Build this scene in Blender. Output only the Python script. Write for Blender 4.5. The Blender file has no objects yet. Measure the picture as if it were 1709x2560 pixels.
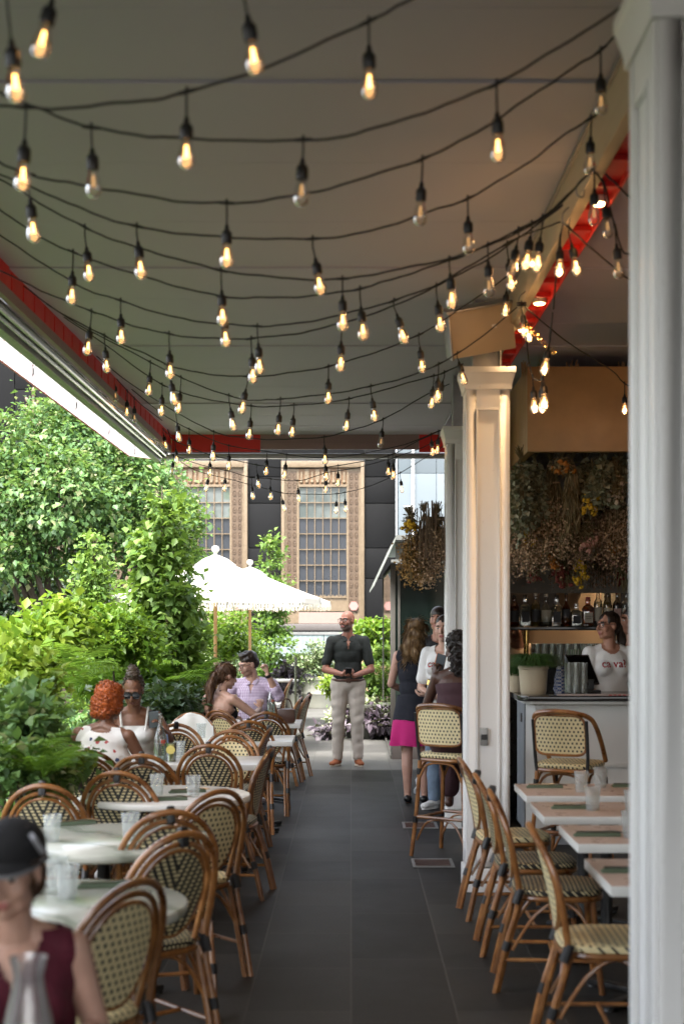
import bpy, bmesh, math, random
import numpy as np
from mathutils import Vector, Matrix, noise as mnoise
from math import sin, cos, pi, radians, sqrt
random.seed(7); np.random.seed(7)
S = bpy.context.scene
C = S.collection

# ------------------------------------------------------------------ camera
EYE = 1.72
cam_d = bpy.data.cameras.new("camera")
cam_d.sensor_fit = 'VERTICAL'; cam_d.sensor_height = 36.0; cam_d.lens = 50.0
cam_d.shift_x = -22.5/2560; cam_d.shift_y = 271/2560
cam_d.clip_start = 0.05; cam_d.clip_end = 2000
cam_d.dof.use_dof = True; cam_d.dof.focus_distance = 15.0; cam_d.dof.aperture_fstop = 2.6
cam = bpy.data.objects.new("camera", cam_d); C.objects.link(cam)
cam.location = (0, 0, EYE); cam.rotation_euler = (radians(90), 0, 0)
S.camera = cam

# ------------------------------------------------------------------ sky, sun, exposure
SUN_EL, SUN_AZ = 63.0, -165.0           # azimuth from +Y towards +X: the sun stands high behind the camera
w = bpy.data.worlds.new("World"); S.world = w; w.use_nodes = True
nt = w.node_tree
sky = nt.nodes.new('ShaderNodeTexSky'); sky.sky_type = 'NISHITA'; sky.sun_disc = False
sky.sun_elevation = radians(SUN_EL); sky.sun_rotation = radians(SUN_AZ)
sky.air_density = 1.0; sky.dust_density = 4.0; sky.ozone_density = 1.0
bg = nt.nodes['Background']; bg.inputs[1].default_value = 0.15
hs = nt.nodes.new('ShaderNodeHueSaturation'); hs.inputs['Saturation'].default_value = .38; nt.links.new(sky.outputs[0], hs.inputs['Color']); nt.links.new(hs.outputs[0], bg.inputs[0])
sun_d = bpy.data.lights.new("sun", 'SUN'); sun_d.energy = 2.3; sun_d.angle = radians(18); sun_d.color = (1, .95, .88)
sun = bpy.data.objects.new("sun", sun_d); C.objects.link(sun)
_d = Vector((sin(radians(SUN_AZ))*cos(radians(SUN_EL)), cos(radians(SUN_AZ))*cos(radians(SUN_EL)), sin(radians(SUN_EL))))
sun.rotation_euler = _d.to_track_quat('Z', 'Y').to_euler()
S.view_settings.view_transform = 'Standard'; S.view_settings.look = 'None'
S.view_settings.exposure = 2.65; S.view_settings.gamma = 1.0
S.cycles.max_bounces = 9; S.cycles.diffuse_bounces = 5; S.cycles.glossy_bounces = 3
S.cycles.transmission_bounces = 4; S.cycles.transparent_max_bounces = 10
S.cycles.sample_clamp_indirect = 6.0; S.cycles.caustics_reflective = False; S.cycles.caustics_refractive = False
S.cycles.use_denoising = True

# ------------------------------------------------------------------ placement helper
FD = 3262.0
def P(xd, yd, Y):
    """a point at real depth Y metres, found from where it reads in a 1568 px wide view"""
    return Vector(((xd-804.5)*Y/FD, Y, EYE-(yd-1423)*Y/FD))

# ------------------------------------------------------------------ mesh building
class MB:
    def __init__(s): s.v = []; s.f = []; s.uv = {}; s.m = []
    def add(s, V, F, mi=0):
        n = len(s.v); s.v += [tuple(x) for x in V]
        for f in F: s.f.append(tuple(i+n for i in f)); s.m.append(mi)
        return s
    def box(s, c, d, R=None, mi=0):
        x, y, z = d[0]/2, d[1]/2, d[2]/2
        V = [Vector((a*x, b*y, e*z)) for e in (-1, 1) for a, b in ((-1,-1),(1,-1),(1,1),(-1,1))]
        if R is not None: V = [R @ v for v in V]
        c = Vector(c)
        return s.add([v+c for v in V], [(3,2,1,0),(4,5,6,7),(0,1,5,4),(1,2,6,5),(2,3,7,6),(3,0,4,7)], mi)
    def box2(s, a, b, mi=0):
        return s.box([(p+q)/2 for p, q in zip(a, b)], [abs(q-p) for p, q in zip(a, b)], None, mi)
    def tube(s, pts, r, n=8, sub=0, closed=False, mi=0, cap=True):
        pts = [Vector(p) for p in pts]
        if sub: pts = crom(pts, sub, closed)
        m = len(pts)
        rr = r if callable(r) else (lambda t: r)
        V = []; F = []
        up = None
        for i, p in enumerate(pts):
            if closed: t = (pts[(i+1) % m]-pts[i-1])
            else: t = pts[min(i+1, m-1)]-pts[max(i-1, 0)]
            if t.length < 1e-9: t = Vector((0,0,1))
            t.normalize()
            if up is None:
                up = Vector((0,0,1)) if abs(t.z) < .9 else Vector((1,0,0))
            a = t.cross(up)
            if a.length < 1e-6: a = t.orthogonal()
            a.normalize(); b = t.cross(a); b.normalize(); up = a.cross(t)
            q = rr(i/max(1, m-1))
            for k in range(n):
                an = 2*pi*k/n
                V.append(p + a*(cos(an)*q) + b*(sin(an)*q))
        for i in range(m if closed else m-1):
            j = (i+1) % m
            for k in range(n):
                l = (k+1) % n
                F.append((i*n+k, i*n+l, j*n+l, j*n+k))
        if cap and not closed:
            F.append(tuple(range(n))[::-1]); F.append(tuple((m-1)*n+k for k in range(n)))
        return s.add(V, F, mi)
    def lathe(s, prof, n=20, c=(0,0,0), R=None, mi=0, cap=True):
        V = []; F = []; c = Vector(c)
        for r, z in prof:
            for k in range(n):
                a = 2*pi*k/n
                p = Vector((r*cos(a), r*sin(a), z))
                if R is not None: p = R @ p
                V.append(p+c)
        m = len(prof)
        for i in range(m-1):
            for k in range(n):
                l = (k+1) % n
                F.append((i*n+k, i*n+l, (i+1)*n+l, (i+1)*n+k))
        if cap:
            F.append(tuple(range(n))[::-1]); F.append(tuple((m-1)*n+k for k in range(n)))
        return s.add(V, F, mi)
    def prism(s, poly, z0, z1, mi=0, R=None, c=(0,0,0)):
        n = len(poly); c = Vector(c)
        V = [Vector((x, y, z0)) for x, y in poly]+[Vector((x, y, z1)) for x, y in poly]
        if R is not None: V = [R @ v for v in V]
        V = [v+c for v in V]
        F = [tuple(range(n))[::-1], tuple(range(n, 2*n))]+[(i, (i+1) % n, n+(i+1) % n, n+i) for i in range(n)]
        return s.add(V, F, mi)
    def ball(s, c, r, nu=12, nv=8, R=None, mi=0):
        c = Vector(c); r = (r, r, r) if not hasattr(r, '__len__') else r
        V = []; F = []
        for j in range(nv+1):
            th = pi*j/nv
            for k in range(nu):
                a = 2*pi*k/nu
                p = Vector((r[0]*sin(th)*cos(a), r[1]*sin(th)*sin(a), -r[2]*cos(th)))
                if R is not None: p = R @ p
                V.append(p+c)
        for j in range(nv):
            for k in range(nu):
                l = (k+1) % nu
                F.append((j*nu+k, j*nu+l, (j+1)*nu+l, (j+1)*nu+k))
        return s.add(V, F, mi)
    def mesh(s, name, bevel=0, smooth=True, ang=35):
        me = bpy.data.meshes.new(name)
        me.from_pydata(s.v, [], s.f)
        if any(s.m): me.polygons.foreach_set('material_index', s.m)
        if bevel:
            bm = bmesh.new(); bm.from_mesh(me)
            bmesh.ops.remove_doubles(bm, verts=bm.verts, dist=1e-5)
            ed = [e for e in bm.edges if len(e.link_faces) == 2 and e.calc_face_angle(0) > .6]
            bmesh.ops.bevel(bm, geom=ed, offset=bevel, segments=2, profile=.6, affect='EDGES', clamp_overlap=True)
            bm.to_mesh(me); bm.free()
        me.update()
        if smooth:
            me.polygons.foreach_set('use_smooth', [True]*len(me.polygons))
            me.set_sharp_from_angle(angle=radians(ang))
        return me
    def build(s, name, mat, parent=None, bevel=0, smooth=True, ang=35):
        me = s.mesh(name, bevel, smooth, ang)
        return link(name, me, mat, parent)
def link(name, me, mat, parent=None):
    o = bpy.data.objects.new(name, me)
    for m in (mat if isinstance(mat, (list, tuple)) else [mat]):
        if m is not None and len(me.materials) < (len(mat) if isinstance(mat, (list, tuple)) else 1): me.materials.append(m)
    C.objects.link(o)
    if parent is not None: o.parent = parent
    return o
def crom(p, k, closed=False):
    out = []; n = len(p)
    for i in range(n if closed else n-1):
        g = (lambda j: p[j % n]) if closed else (lambda j: p[max(0, min(n-1, j))])
        a, b, c, d = g(i-1), g(i), g(i+1), g(i+2)
        for q in range(k):
            t = q/k
            out.append(.5*((2*b)+(c-a)*t+(2*a-5*b+4*c-d)*t*t+(3*b-a-3*c+d)*t**3))
    if not closed: out.append(p[-1])
    return out
def tag(o, label=None, cat=None, group=None, kind=None):
    if label: o['label'] = label
    if cat: o['category'] = cat
    if group: o['group'] = group
    if kind: o['kind'] = kind
    return o
def thing(name, label, cat, loc=(0,0,0), rz=0, group=None):
    o = bpy.data.objects.new(name, None); C.objects.link(o); o.empty_display_size = .1
    o.location = loc; o.rotation_euler = (0, 0, rz)
    return tag(o, label, cat, group)
KIDS = {}
def kids(o):
    return [c for c in C.objects if c.parent == o]
def dup(root, loc, rz, label, group=None, scale=None):
    r = root.copy(); C.objects.link(r); r.location = loc; r.rotation_euler = (0, 0, rz); r['label'] = label
    if group: r['group'] = group
    if scale: r.scale = scale
    if root.name not in KIDS: KIDS[root.name] = [(c, kids(c)) for c in kids(root)]
    for c, gs in KIDS[root.name]:
        d = c.copy(); C.objects.link(d); d.parent = r
        for g in gs:
            e = g.copy(); C.objects.link(e); e.parent = d
    return r
def Rz(a): return Matrix.Rotation(a, 3, 'Z')
def Rx(a): return Matrix.Rotation(a, 3, 'X')
def Ry(a): return Matrix.Rotation(a, 3, 'Y')

# ------------------------------------------------------------------ materials
class N:
    def __init__(s, name):
        s.m = bpy.data.materials.new(name); s.m.use_nodes = True
        s.t = s.m.node_tree; s.b = s.t.nodes['Principled BSDF']; s.out = s.t.nodes['Material Output']
    def n(s, typ, **k):
        x = s.t.nodes.new('ShaderNode'+typ)
        for a, v in k.items(): setattr(x, a, v)
        return x
    def l(s, a, b): s.t.links.new(a, b)
    def val(s, v, sock):
        if hasattr(v, 'is_linked'): s.l(v, sock)
        else: sock.default_value = v
    def math(s, op, a, b=0.0, c=0.0):
        x = s.n('Math', operation=op)
        for i, q in enumerate((a, b, c)):
            s.val(q, x.inputs[i])
        return x.outputs[0]
    def mix(s, f, a, b, blend='MIX'):
        x = s.n('Mix', data_type='RGBA', blend_type=blend)
        s.val(f, x.inputs[0])
        for q, i in ((a, 6), (b, 7)):
            if hasattr(q, 'is_linked'): s.l(q, x.inputs[i])
            else: x.inputs[i].default_value = (*q[:3], 1)
        return x.outputs[2]
    def noise(s, scale, detail=4, vec=None, rough=.5, out=0):
        x = s.n('TexNoise'); x.inputs['Scale'].default_value = scale; x.inputs['Detail'].default_value = detail
        x.inputs['Roughness'].default_value = rough
        if vec is not None: s.l(vec, x.inputs['Vector'])
        return x.outputs[out]
    def obj(s): return s.n('TexCoord').outputs['Object']
    def scaled(s, vec, sc):
        x = s.n('Mapping'); s.l(vec, x.inputs[0]); x.inputs['Scale'].default_value = sc
        return x.outputs[0]
    def ramp(s, f, stops):
        x = s.n('ValToRGB'); s.l(f, x.inputs[0])
        e = x.color_ramp.elements
        while len(e) < len(stops): e.new(.5)
        for q, (p, c) in zip(e, stops): q.position = p; q.color = (*c, 1)
        return x.outputs[0]
    def bump(s, h, strength=.3, dist=.01):
        x = s.n('Bump'); x.inputs['Strength'].default_value = strength; x.inputs['Distance'].default_value = dist
        s.l(h, x.inputs['Height']); s.l(x.outputs[0], s.b.inputs['Normal'])
    def set(s, color=None, rough=None, metal=None, **k):
        if color is not None:
            if hasattr(color, 'is_linked'): s.l(color, s.b.inputs['Base Color'])
            else: s.b.inputs['Base Color'].default_value = (*color, 1)
        if rough is not None: s.val(rough, s.b.inputs['Roughness'])
        if metal is not None: s.b.inputs['Metallic'].default_value = metal
        for a, v in k.items(): s.val(v, s.b.inputs[a.replace('_', ' ')])
        return s.m
def M(name, col, rough=.5, metal=0, var=.15, scale=12, bump=0, bscale=60, bdist=.004, coord='obj', stretch=None, **k):
    x = N(name); v = x.obj()
    if stretch: v = x.scaled(v, stretch)
    f = x.noise(scale, 5, v, .6)
    c = x.mix(f, tuple(max(0, q*(1-var)) for q in col), tuple(min(1, q*(1+var)) for q in col))
    r = x.math('MULTIPLY_ADD', x.noise(scale*2.3, 3, v), .2, rough-.1)
    if bump: x.bump(x.noise(bscale, 4, v), bump, bdist)
    return x.set(c, r, metal, **k)
def glassy(name, tint=(1,1,1), alpha=.86, rough=.03, spec=1.0, body=None):
    """thin clear glass: see-through with fresnel reflections"""
    x = N(name); t = x.n('BsdfTransparent'); t.inputs[0].default_value = (*tint, 1)
    g = x.n('BsdfGlossy'); g.inputs['Roughness'].default_value = rough
    lw = x.n('LayerWeight'); lw.inputs[0].default_value = .35
    f = x.math('MULTIPLY_ADD', lw.outputs['Fresnel'], .9, 1-alpha)
    f = x.math('MINIMUM', f, .95)
    mx = x.n('MixShader'); x.l(f, mx.inputs[0]); x.l(t.outputs[0], mx.inputs[1])
    if body:
        d = x.n('BsdfDiffuse'); d.inputs[0].default_value = (*body, 1)
        m2 = x.n('MixShader'); m2.inputs[0].default_value = .5; x.l(g.outputs[0], m2.inputs[1]); x.l(d.outputs[0], m2.inputs[2])
        x.l(m2.outputs[0], mx.inputs[2])
    else: x.l(g.outputs[0], mx.inputs[2])
    x.l(mx.outputs[0], x.out.inputs[0]); return x.m
def glow(name, col, s):
    x = N(name); return x.set((0,0,0), .5, Emission_Color=(*col, 1), Emission_Strength=s)

mt = {}
x = N('column paint'); v = x.obj()
f = x.noise(3, 5, v, .6); c = x.mix(f, (.78, .78, .76), (.86, .855, .835))
sp = x.n('SeparateXYZ'); x.l(v, sp.inputs[0])
gr = x.math('MULTIPLY', x.math('GREATER_THAN', x.noise(38, 6, x.scaled(v, (1, 1, .45)), .75), .64), .30)      # scuffs and chips
x.bump(x.noise(90, 4, x.scaled(v, (1, 1, .12))), .10, .0015)
mt['paint'] = x.set(x.mix(gr, c, (.52, .50, .46)), x.math('MULTIPLY_ADD', f, .2, .30))
mt['blackp'] = M('black rubber', (.012, .012, .012), .45, var=.2)
mt['cord'] = M('cord rubber', (.010, .010, .010), .6, var=.2)
mt['darkmetal'] = M('dark metal', (.045, .047, .045), .4, .6, var=.2)
mt['steel'] = M('gutter steel', (.36, .37, .34), .22, 1, var=.25, scale=4, stretch=(1, .2, 1))
mt['steeldull'] = M('dull steel', (.30, .30, .29), .45, .8, var=.25)
mt['red'] = M('red lining', (.68, .022, .016), .5, var=.18, scale=3)
mt['mauve'] = M('dusty fascia', (.30, .20, .195), .5, var=.1, scale=3)
mt['gold'] = M('brass', (.75, .50, .16), .25, 1, var=.1)
mt['dark'] = M('black lacquer', (.010, .010, .011), .3, var=.2)
mt['white'] = M('white enamel', (.78, .77, .74), .4, var=.04)
# ================================================================== SETTING
# ---- ground
def paving(nm, ca, cb, cm, ro, sl=.35):
    x = N(nm); v = x.obj()
    bk = x.n('TexBrick'); bk.offset = .37; bk.offset_frequency = 2; bk.squash = 1.45; bk.squash_frequency = 3
    mp = x.n('Mapping'); x.l(v, mp.inputs[0]); mp.inputs['Rotation'].default_value = (0, 0, radians(90))
    x.l(mp.outputs[0], bk.inputs['Vector'])
    bk.inputs['Scale'].default_value = 1.0; bk.inputs['Mortar Size'].default_value = .0045; bk.inputs['Mortar Smooth'].default_value = .2
    bk.inputs['Brick Width'].default_value = .78; bk.inputs['Row Height'].default_value = .46
    bk.inputs['Color1'].default_value = (*ca, 1); bk.inputs['Color2'].default_value = (*cb, 1)
    bk.inputs['Mortar'].default_value = (*cm, 1); bk.inputs['Bias'].default_value = -.1
    n1 = x.noise(1.7, 5, v, .65); n2 = x.noise(75, 5, v, .75); n3 = x.noise(9, 6, v, .7)
    c = x.mix(.9, bk.outputs[0], x.mix(n1, (.25, .24, .23), (1.65, 1.65, 1.6)), 'MULTIPLY')
    c = x.mix(.9, c, x.mix(n2, (.3, .3, .3), (1.65, 1.65, 1.65)), 'MULTIPLY')
    spots = x.math('MULTIPLY', x.math('GREATER_THAN', n3, .70), .45); c = x.mix(spots, c, tuple(q*2.2 for q in cb))
    bf = x.math('MULTIPLY_ADD', bk.outputs['Fac'], -1.0, x.math('MULTIPLY', n2, .35))
    x.bump(bf, .35, .003)
    return x.set(c, x.math('MULTIPLY_ADD', n1, .22, ro), Specular_IOR_Level=sl)
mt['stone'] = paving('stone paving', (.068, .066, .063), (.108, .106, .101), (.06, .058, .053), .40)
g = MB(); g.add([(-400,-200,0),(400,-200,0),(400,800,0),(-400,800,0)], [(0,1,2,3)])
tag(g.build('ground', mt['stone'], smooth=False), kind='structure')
mt['shadedstone'] = paving('terrace slate', (.012, .0116, .011), (.046, .045, .043), (.060, .058, .055), .42, .20)  # same stone as outside, darkened to carry the shade under the roof
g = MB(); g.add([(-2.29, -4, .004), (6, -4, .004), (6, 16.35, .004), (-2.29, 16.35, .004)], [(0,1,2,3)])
tag(g.build('terrace_floor', mt['shadedstone'], smooth=False), kind='structure')
soil = MB()
mt['soil'] = M('garden soil', (.022, .016, .011), .95, var=.5, scale=9, bump=1, bscale=25, bdist=.05)
soil.add([(-14, 3, .32), (-2.3, 3, .32), (-2.3, 20.0, .32), (-14, 20.0, .32)], [(0,1,2,3)])
tag(soil.build('garden_bed', mt['soil'], smooth=False), kind='structure')
soil = MB(); soil.add([(-14, 21.0, .30), (-1.55, 21.0, .30), (-1.15, 29, .30), (-14, 29, .30)], [(0,1,2,3)])
tag(soil.build('garden_bed', mt['soil'], smooth=False), kind='structure')
mt['bedwall'] = M('planter board', (.10, .065, .045), .7, var=.3, scale=5, stretch=(1, 8, 8))
b = MB(); b.box2((-2.30, 3, 0), (-2.2, 20.1, .42)); b.box2((-14, 20.0, 0), (-2.301, 20.1, .42))
tag(b.build('planter_wall', mt['bedwall'], bevel=.01), 'low dark board edging along the fern bed beside the left tables', 'planter wall')
b = MB(); b.box2((-14, 20.9, 0), (-1.5, 21.0, .40)); b.box2((-1.5, 20.9, 0), (-1.4, 29, .40))
tag(b.build('planter_wall', mt['bedwall'], bevel=.01), 'low edging round the far shrub bed behind the parasols', 'planter wall')

# ---- roof (retractable fabric ceiling)
CE = EYE+2.05
x = N('ceiling fabric'); v = x.obj()
wv = x.n('TexWave', wave_type='BANDS', bands_direction='X'); x.l(v, wv.inputs[0]); wv.inputs['Scale'].default_value = 60; wv.inputs['Distortion'].default_value = .4; wv.inputs['Detail'].default_value = 2
c = x.mix(x.noise(.8, 4, v), (.475, .455, .545), (.54, .52, .605))
c = x.mix(x.math('MULTIPLY', wv.outputs['Fac'], .05), c, (.3, .29, .27))
x.bump(wv.outputs['Fac'], .06, .002)
mt['ceil'] = x.set(c, .75)
root = thing('terrace_roof', 'grey fabric terrace ceiling of wide panels stretched over the dining aisle', 'roof')
seams = [-6.0, -3.55, -1.1, 1.3, 3.45, 5.4, 8.25, 10.6, 13.4, 15.7]
for i in range(len(seams)-1):
    y0, y1 = seams[i], seams[i+1]
    pb = MB()
    st = .012*(i % 2)
    # each panel hangs a hair lower at one end, so that the laps read as seams
    pb.add([(-1.98, y0+.001, CE-.010), (6.2, y0+.001, CE-.010), (6.2, y1-.001, CE+.001), (-1.98, y1-.001, CE+.001),
            (-1.98, y0+.004, CE+.05), (6.2, y0+.004, CE+.05), (6.2, y1-.004, CE+.05), (-1.98, y1-.004, CE+.05)],
           [(3,2,1,0),(4,5,6,7),(0,1,5,4),(1,2,6,5),(2,3,7,6),(3,0,4,7)])
    for q in (1/3, 2/3):
        yy = y0+(y1-y0)*q; zz = CE-.010+.011*q
        pb.tube([(-1.97, yy, zz-.0005), (6.19, yy, zz-.0005)], .0012, 5)
    pb.build('ceiling_panel', mt['ceil'], root, smooth=False)
pb = MB(); pb.box2((-2.0, -6.0, CE+.055), (6.3, 15.9, CE+.12)); pb.build('roof_deck', mt['dark'], root)
# left edge: red lining, gutter profiles and the white lip
e = MB(); e.box2((-2.02, -6, CE-.19), (-1.9805, 15.7, CE-.125)); e.build('track_fascia', mt['mauve'], root)
e = MB(); e.box2((-2.02, -6, CE-.124), (-1.98, 15.7, CE+.05))
for k in range(72):
    y = -5.8+k*.3
    e.box2((-1.98, y, CE-.122), (-1.974, y+.02, CE-.02))
e.build('red_lining', mt['red'], root)
e = MB()
e.box2((-2.125, -6, CE-.20), (-2.021, 15.9, CE-.19))
e.tube([(-2.045, -6, CE-.222), (-2.045, 15.85, CE-.222)], .022, 10)
e.tube([(-2.095, -6, CE-.238), (-2.095, 15.85, CE-.238)], .016, 10)
e.build('gutter', mt['steel'], root)
e = MB(); e.box2((-2.20, -6, CE-.275), (-2.127, 15.95, CE-.19))
e.build('track_beam', mt['steeldull'], root, bevel=.008)
x = N('white lip panel'); v = x.obj()
wv = x.math('FRACT', x.math('MULTIPLY', x.n('SeparateXYZ').outputs[1], 1.0))
sp = [n for n in x.t.nodes if n.type == 'SEPXYZ'][0]; x.l(v, sp.inputs[0])
ln = x.math('LESS_THAN', x.math('FRACT', x.math('MULTIPLY', sp.outputs[1], 2.2)), .05)
c = x.mix(ln, (.62, .61, .61), (.40, .26, .26))
tr = x.n('BsdfTranslucent'); x.l(c, tr.inputs[0]); df = x.n('BsdfDiffuse'); x.l(c, df.inputs[0])
mx = x.n('MixShader'); mx.inputs[0].default_value = .75; x.l(df.outputs[0], mx.inputs[1]); x.l(tr.outputs[0], mx.inputs[2]); x.l(mx.outputs[0], x.out.inputs[0])
mt['lip'] = x.m
e = MB(); A = (-2.20, CE-.262); B = (-2.455, CE-.225)
e.add([(A[0],-6,A[1]),(B[0],-6,B[1]),(B[0],15.75,B[1]),(A[0],15.75,A[1]),(A[0],-6,A[1]+.006),(B[0],-6,B[1]+.006),(B[0],15.75,B[1]+.006),(A[0],15.75,A[1]+.006)],
      [(0,1,2,3),(7,6,5,4),(0,4,5,1),(1,5,6,2),(2,6,7,3),(3,7,4,0)])
e.build('lip_panel', mt['lip'], root, smooth=False)
e = MB(); e.tube([(-2.46, -6, CE-.224), (-2.46, 15.78, CE-.224)], .009, 8); e.tube([(-2.2, 15.77, CE-.26), (-2.46, 15.77, CE-.222)], .006, 6)
e.build('lip_edging', M('red edging', (.55, .16, .13), .5), root)
for k in range(5):
    y = 8.3+k*1.55; e = MB(); e.tube([(-2.2, y, CE-.265), (-2.2, y, CE-.33), (-2.205, y+.012, CE-.36), (-2.2, y+.024, CE-.33), (-2.2, y+.012, CE-.30)], .003, 5, sub=3)
    e.build('hook', mt['darkmetal'], root)
# far fascia
e = MB(); e.box2((-1.979, 15.7, CE-.19), (-1.0, 15.74, CE+.05)); e.build('red_lining', mt['red'], root)
e = MB(); e.box2((.75, 15.7, CE-.19), (1.05, 15.735, CE+.05)); e.build('red_lining', mt['red'], root)
e = MB(); e.box2((-.998, 15.7, CE-.16), (.748, 15.74, CE+.05)); e.box2((-.998, 15.69, CE-.10), (.748, 15.7, CE-.085)); e.build('fascia_board', mt['mauve'], root)
e = MB(); e.box2((-2.2, 15.75, CE-.255), (1.05, 15.82, CE-.195)); e.tube([(-2.1, 15.74, CE-.215), (1.05, 15.74, CE-.215)], .014, 8); e.build('end_gutter', mt['steeldull'], root)
# right beam over the columns
mt['beamtan'] = M('tan timber beam', (.50, .40, .27), .5, var=.12, scale=2, stretch=(6, .4, 6))
e = MB(); e.box2((.98, -5, CE-.235), (1.03, 11.0, CE-.014)); e.build('side_beam', mt['beamtan'], root, bevel=.004)
e = MB(); e.box2((.965, -5, CE-.03), (.98, 15.7, CE-.012)); e.build('ceiling_trim', mt['steeldull'], root)
e = MB(); e.box2((1.03, -5, CE-.20), (1.13, 11.0, CE-.19)); e.box2((1.125, -5, CE-.235), (1.135, 11.0, CE-.014)); e.build('red_lining', mt['red'], root)
for k in range(22):
    y = 3.6+k*.34; e = MB(); e.box2((1.031, y, CE-.225), (1.124, y+.035, CE-.201)); e.build('track_bracket', mt['red'], root)
for k, (xd, yd, Y) in enumerate([(1222, 687, 8.15), (1196, 701, 8.9), (1420, 372, 6.2)]):
    p = P(xd, yd, Y); e = MB(); e.lathe([(.036, 0), (.04, .012), (.04, .03)], 16, (1.078, p.y, CE-.235)); o = e.build('downlight', mt['white'], root)
    ld = bpy.data.lights.new('downlight_lamp', 'SPOT'); ld.energy = 4; ld.color = (1, .62, .32); ld.spot_size = radians(110); ld.spot_blend = .8; ld.shadow_soft_size = .03; lo = bpy.data.objects.new('downlight_lamp', ld); C.objects.link(lo); lo.parent = o; lo.location = (1.078, p.y, CE-.245)
    e = MB(); e.lathe([(.028, -.002), (.028, .0)], 16, (1.078, p.y, CE-.236)); e.build('lamp_disc', glow('downlight glow', (1, .62, .22), 14), o)

# ---- columns
def column(X0, Y0, w, label):
    t = thing('column', label, 'column', (X0+w/2, Y0+w/2, 0))
    top = 3.32
    m = MB(); h = w/2
    m.box2((-h, -h, .16), (h, h, top-.14))
    m.build('shaft', mt['paint'], t, bevel=.004)
    # raised frames on the four faces, so that each face has a sunk panel
    for a in range(4):
        R = Rz(a*pi/2); m = MB(); fy = -h-.010
        def bx(x0, x1, z0, z1, d=.010):
            m.box(R @ Vector(((x0+x1)/2, -h-d/2-.0005, (z0+z1)/2)), (x1-x0, d, z1-z0), R)
        fw = w*.2
        bx(-h, -h+fw, .16, top-.14); bx(h-fw, h, .16, top-.14)
        bx(-h+fw, h-fw, top-.26, top-.14); bx(-h+fw, h-fw, .16, .30); 
        mo = .012
        for xx in (-h+fw, h-fw-mo): bx(xx+.0005, xx+mo, .30, top-.26, .016)
        bx(-h+fw+mo, h-fw-mo, top-.26-mo, top-.2605, .016); bx(-h+fw+mo, h-fw-mo, .3005, .30+mo, .016)
        m.build('panel_frame', mt['paint'], t, bevel=.003)
    m = MB(); hh = h+.011
    prof = [(hh, top-.139), (hh+.010, top-.139), (hh+.010, top-.118), (hh+.014, top-.100), (hh+.026, top-.055), (hh+.029, top-.042), (hh+.034, top-.036), (hh+.034, top)]
    V = []; F = []
    for r, z in prof: V += [(-r,-r,z),(r,-r,z),(r,r,z),(-r,r,z)]
    n = len(prof)
    for i in range(n-1):
        for k in range(4): F.append((i*4+k, i*4+(k+1) % 4, (i+1)*4+(k+1) % 4, (i+1)*4+k))
    F.append((0,3,2,1)); F.append(tuple((n-1)*4+k for k in range(4)))
    m.add(V, F); m.build('capital', mt['paint'], t, bevel=.002, ang=20)
    m = MB(); m.box2((-hh-.012, -hh-.012, 0), (hh+.012, hh+.012, .15)); m.build('base', mt['paint'], t, bevel=.008)
    m = MB()
    for sx in (-1, 1): m.box2((sx*.085-.006, -.08, top), (sx*.085+.006, .08, CE-.013))
    m.box2((-.079, -.01, top), (.079, .01, CE-.013)); m.build('steel_post', mt['steeldull'], t)
    return t
column(.745, 3.46, .30, 'tall cream panelled column filling the right edge, nearest and out of focus')
c2 = column(.738, 9.0, .255, 'middle cream panelled column with a wall socket low on its face')
column(.80, 11.75, .27, 'farthest cream panelled column partly hidden behind the middle one')
m = MB(); m.box2((-.05, -.144, .93), (-.0, -.138, 1.04)); o = m.build('socket_plate', mt['steeldull'], c2, bevel=.002)
m = MB(); m.box2((-.045, -.148, .965), (-.005, -.1445, 1.0)); m.build('socket', mt['blackp'], o)

# ---- heater on the post
t = thing('patio_heater', 'tan box heater tilted on the post above the middle column', 'heater', (0, 0, 0))
pc = Vector((.79, 8.72, 3.50)); R = Rz(radians(-14)) @ Rx(radians(-35)) @ Ry(radians(0))
R = Ry(radians(-12)) @ Rz(radians(10)) @ Rx(radians(22))
mt['tan'] = M('tan enamel', (.46, .38, .27), .45, var=.06)
m = MB(); m.box(pc, (.41, .10, .28), R); m.build('housing', mt['tan'], t, bevel=.012)
m = MB(); m.box(pc+R @ Vector((-.01, -.005, .149)), (.43, .14, .014), R); m.box(pc+R @ Vector((-.207, 0, 0)), (.012, .13, .29), R); m.build('hood', mt['steeldull'], t, bevel=.003)
m = MB(); m.box(pc+R @ Vector((.075, -.0525, .02)), (.028, .003, .022), R); m.build('sticker', mt['white'], t)
m = MB(); m.tube([pc+R @ Vector((.05, .05, .05)), (.87, 9.08, 3.55)], .014, 8); m.build('bracket', mt['darkmetal'], t)

# ---- interior shell on the right
mt['intwall'] = M('interior wall', (.22, .19, .16), .7, var=.1, scale=2)
b = MB(); b.box2((6.0, -6, 0), (6.2, 15.9, CE-.02)); tag(b.build('side_wall', mt['intwall']), 'dim brown wall closing the far right of the bar room', 'wall')
b = MB(); b.box2((4.2, 15.4, 0), (5.99, 15.6, CE-.02)); b.box2((1.15, 15.4, 0), (4.19, 15.6, CE-.02))
mt['kitchen'] = M('kitchen plaster', (.62, .47, .33), .7, var=.08, scale=3)
tag(b.build('kitchen_wall', mt['kitchen']), 'warm tan plaster wall of the lit kitchen behind the bottles', 'wall')
b = MB(); b.box2((1.05, 11.98, 0), (1.13, 15.4, CE-.2)); tag(b.build('partition_wall', M('partition', (.06, .055, .05), .6)), 'dark partition wall behind the farthest column at the left of the bar', 'wall')
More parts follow.
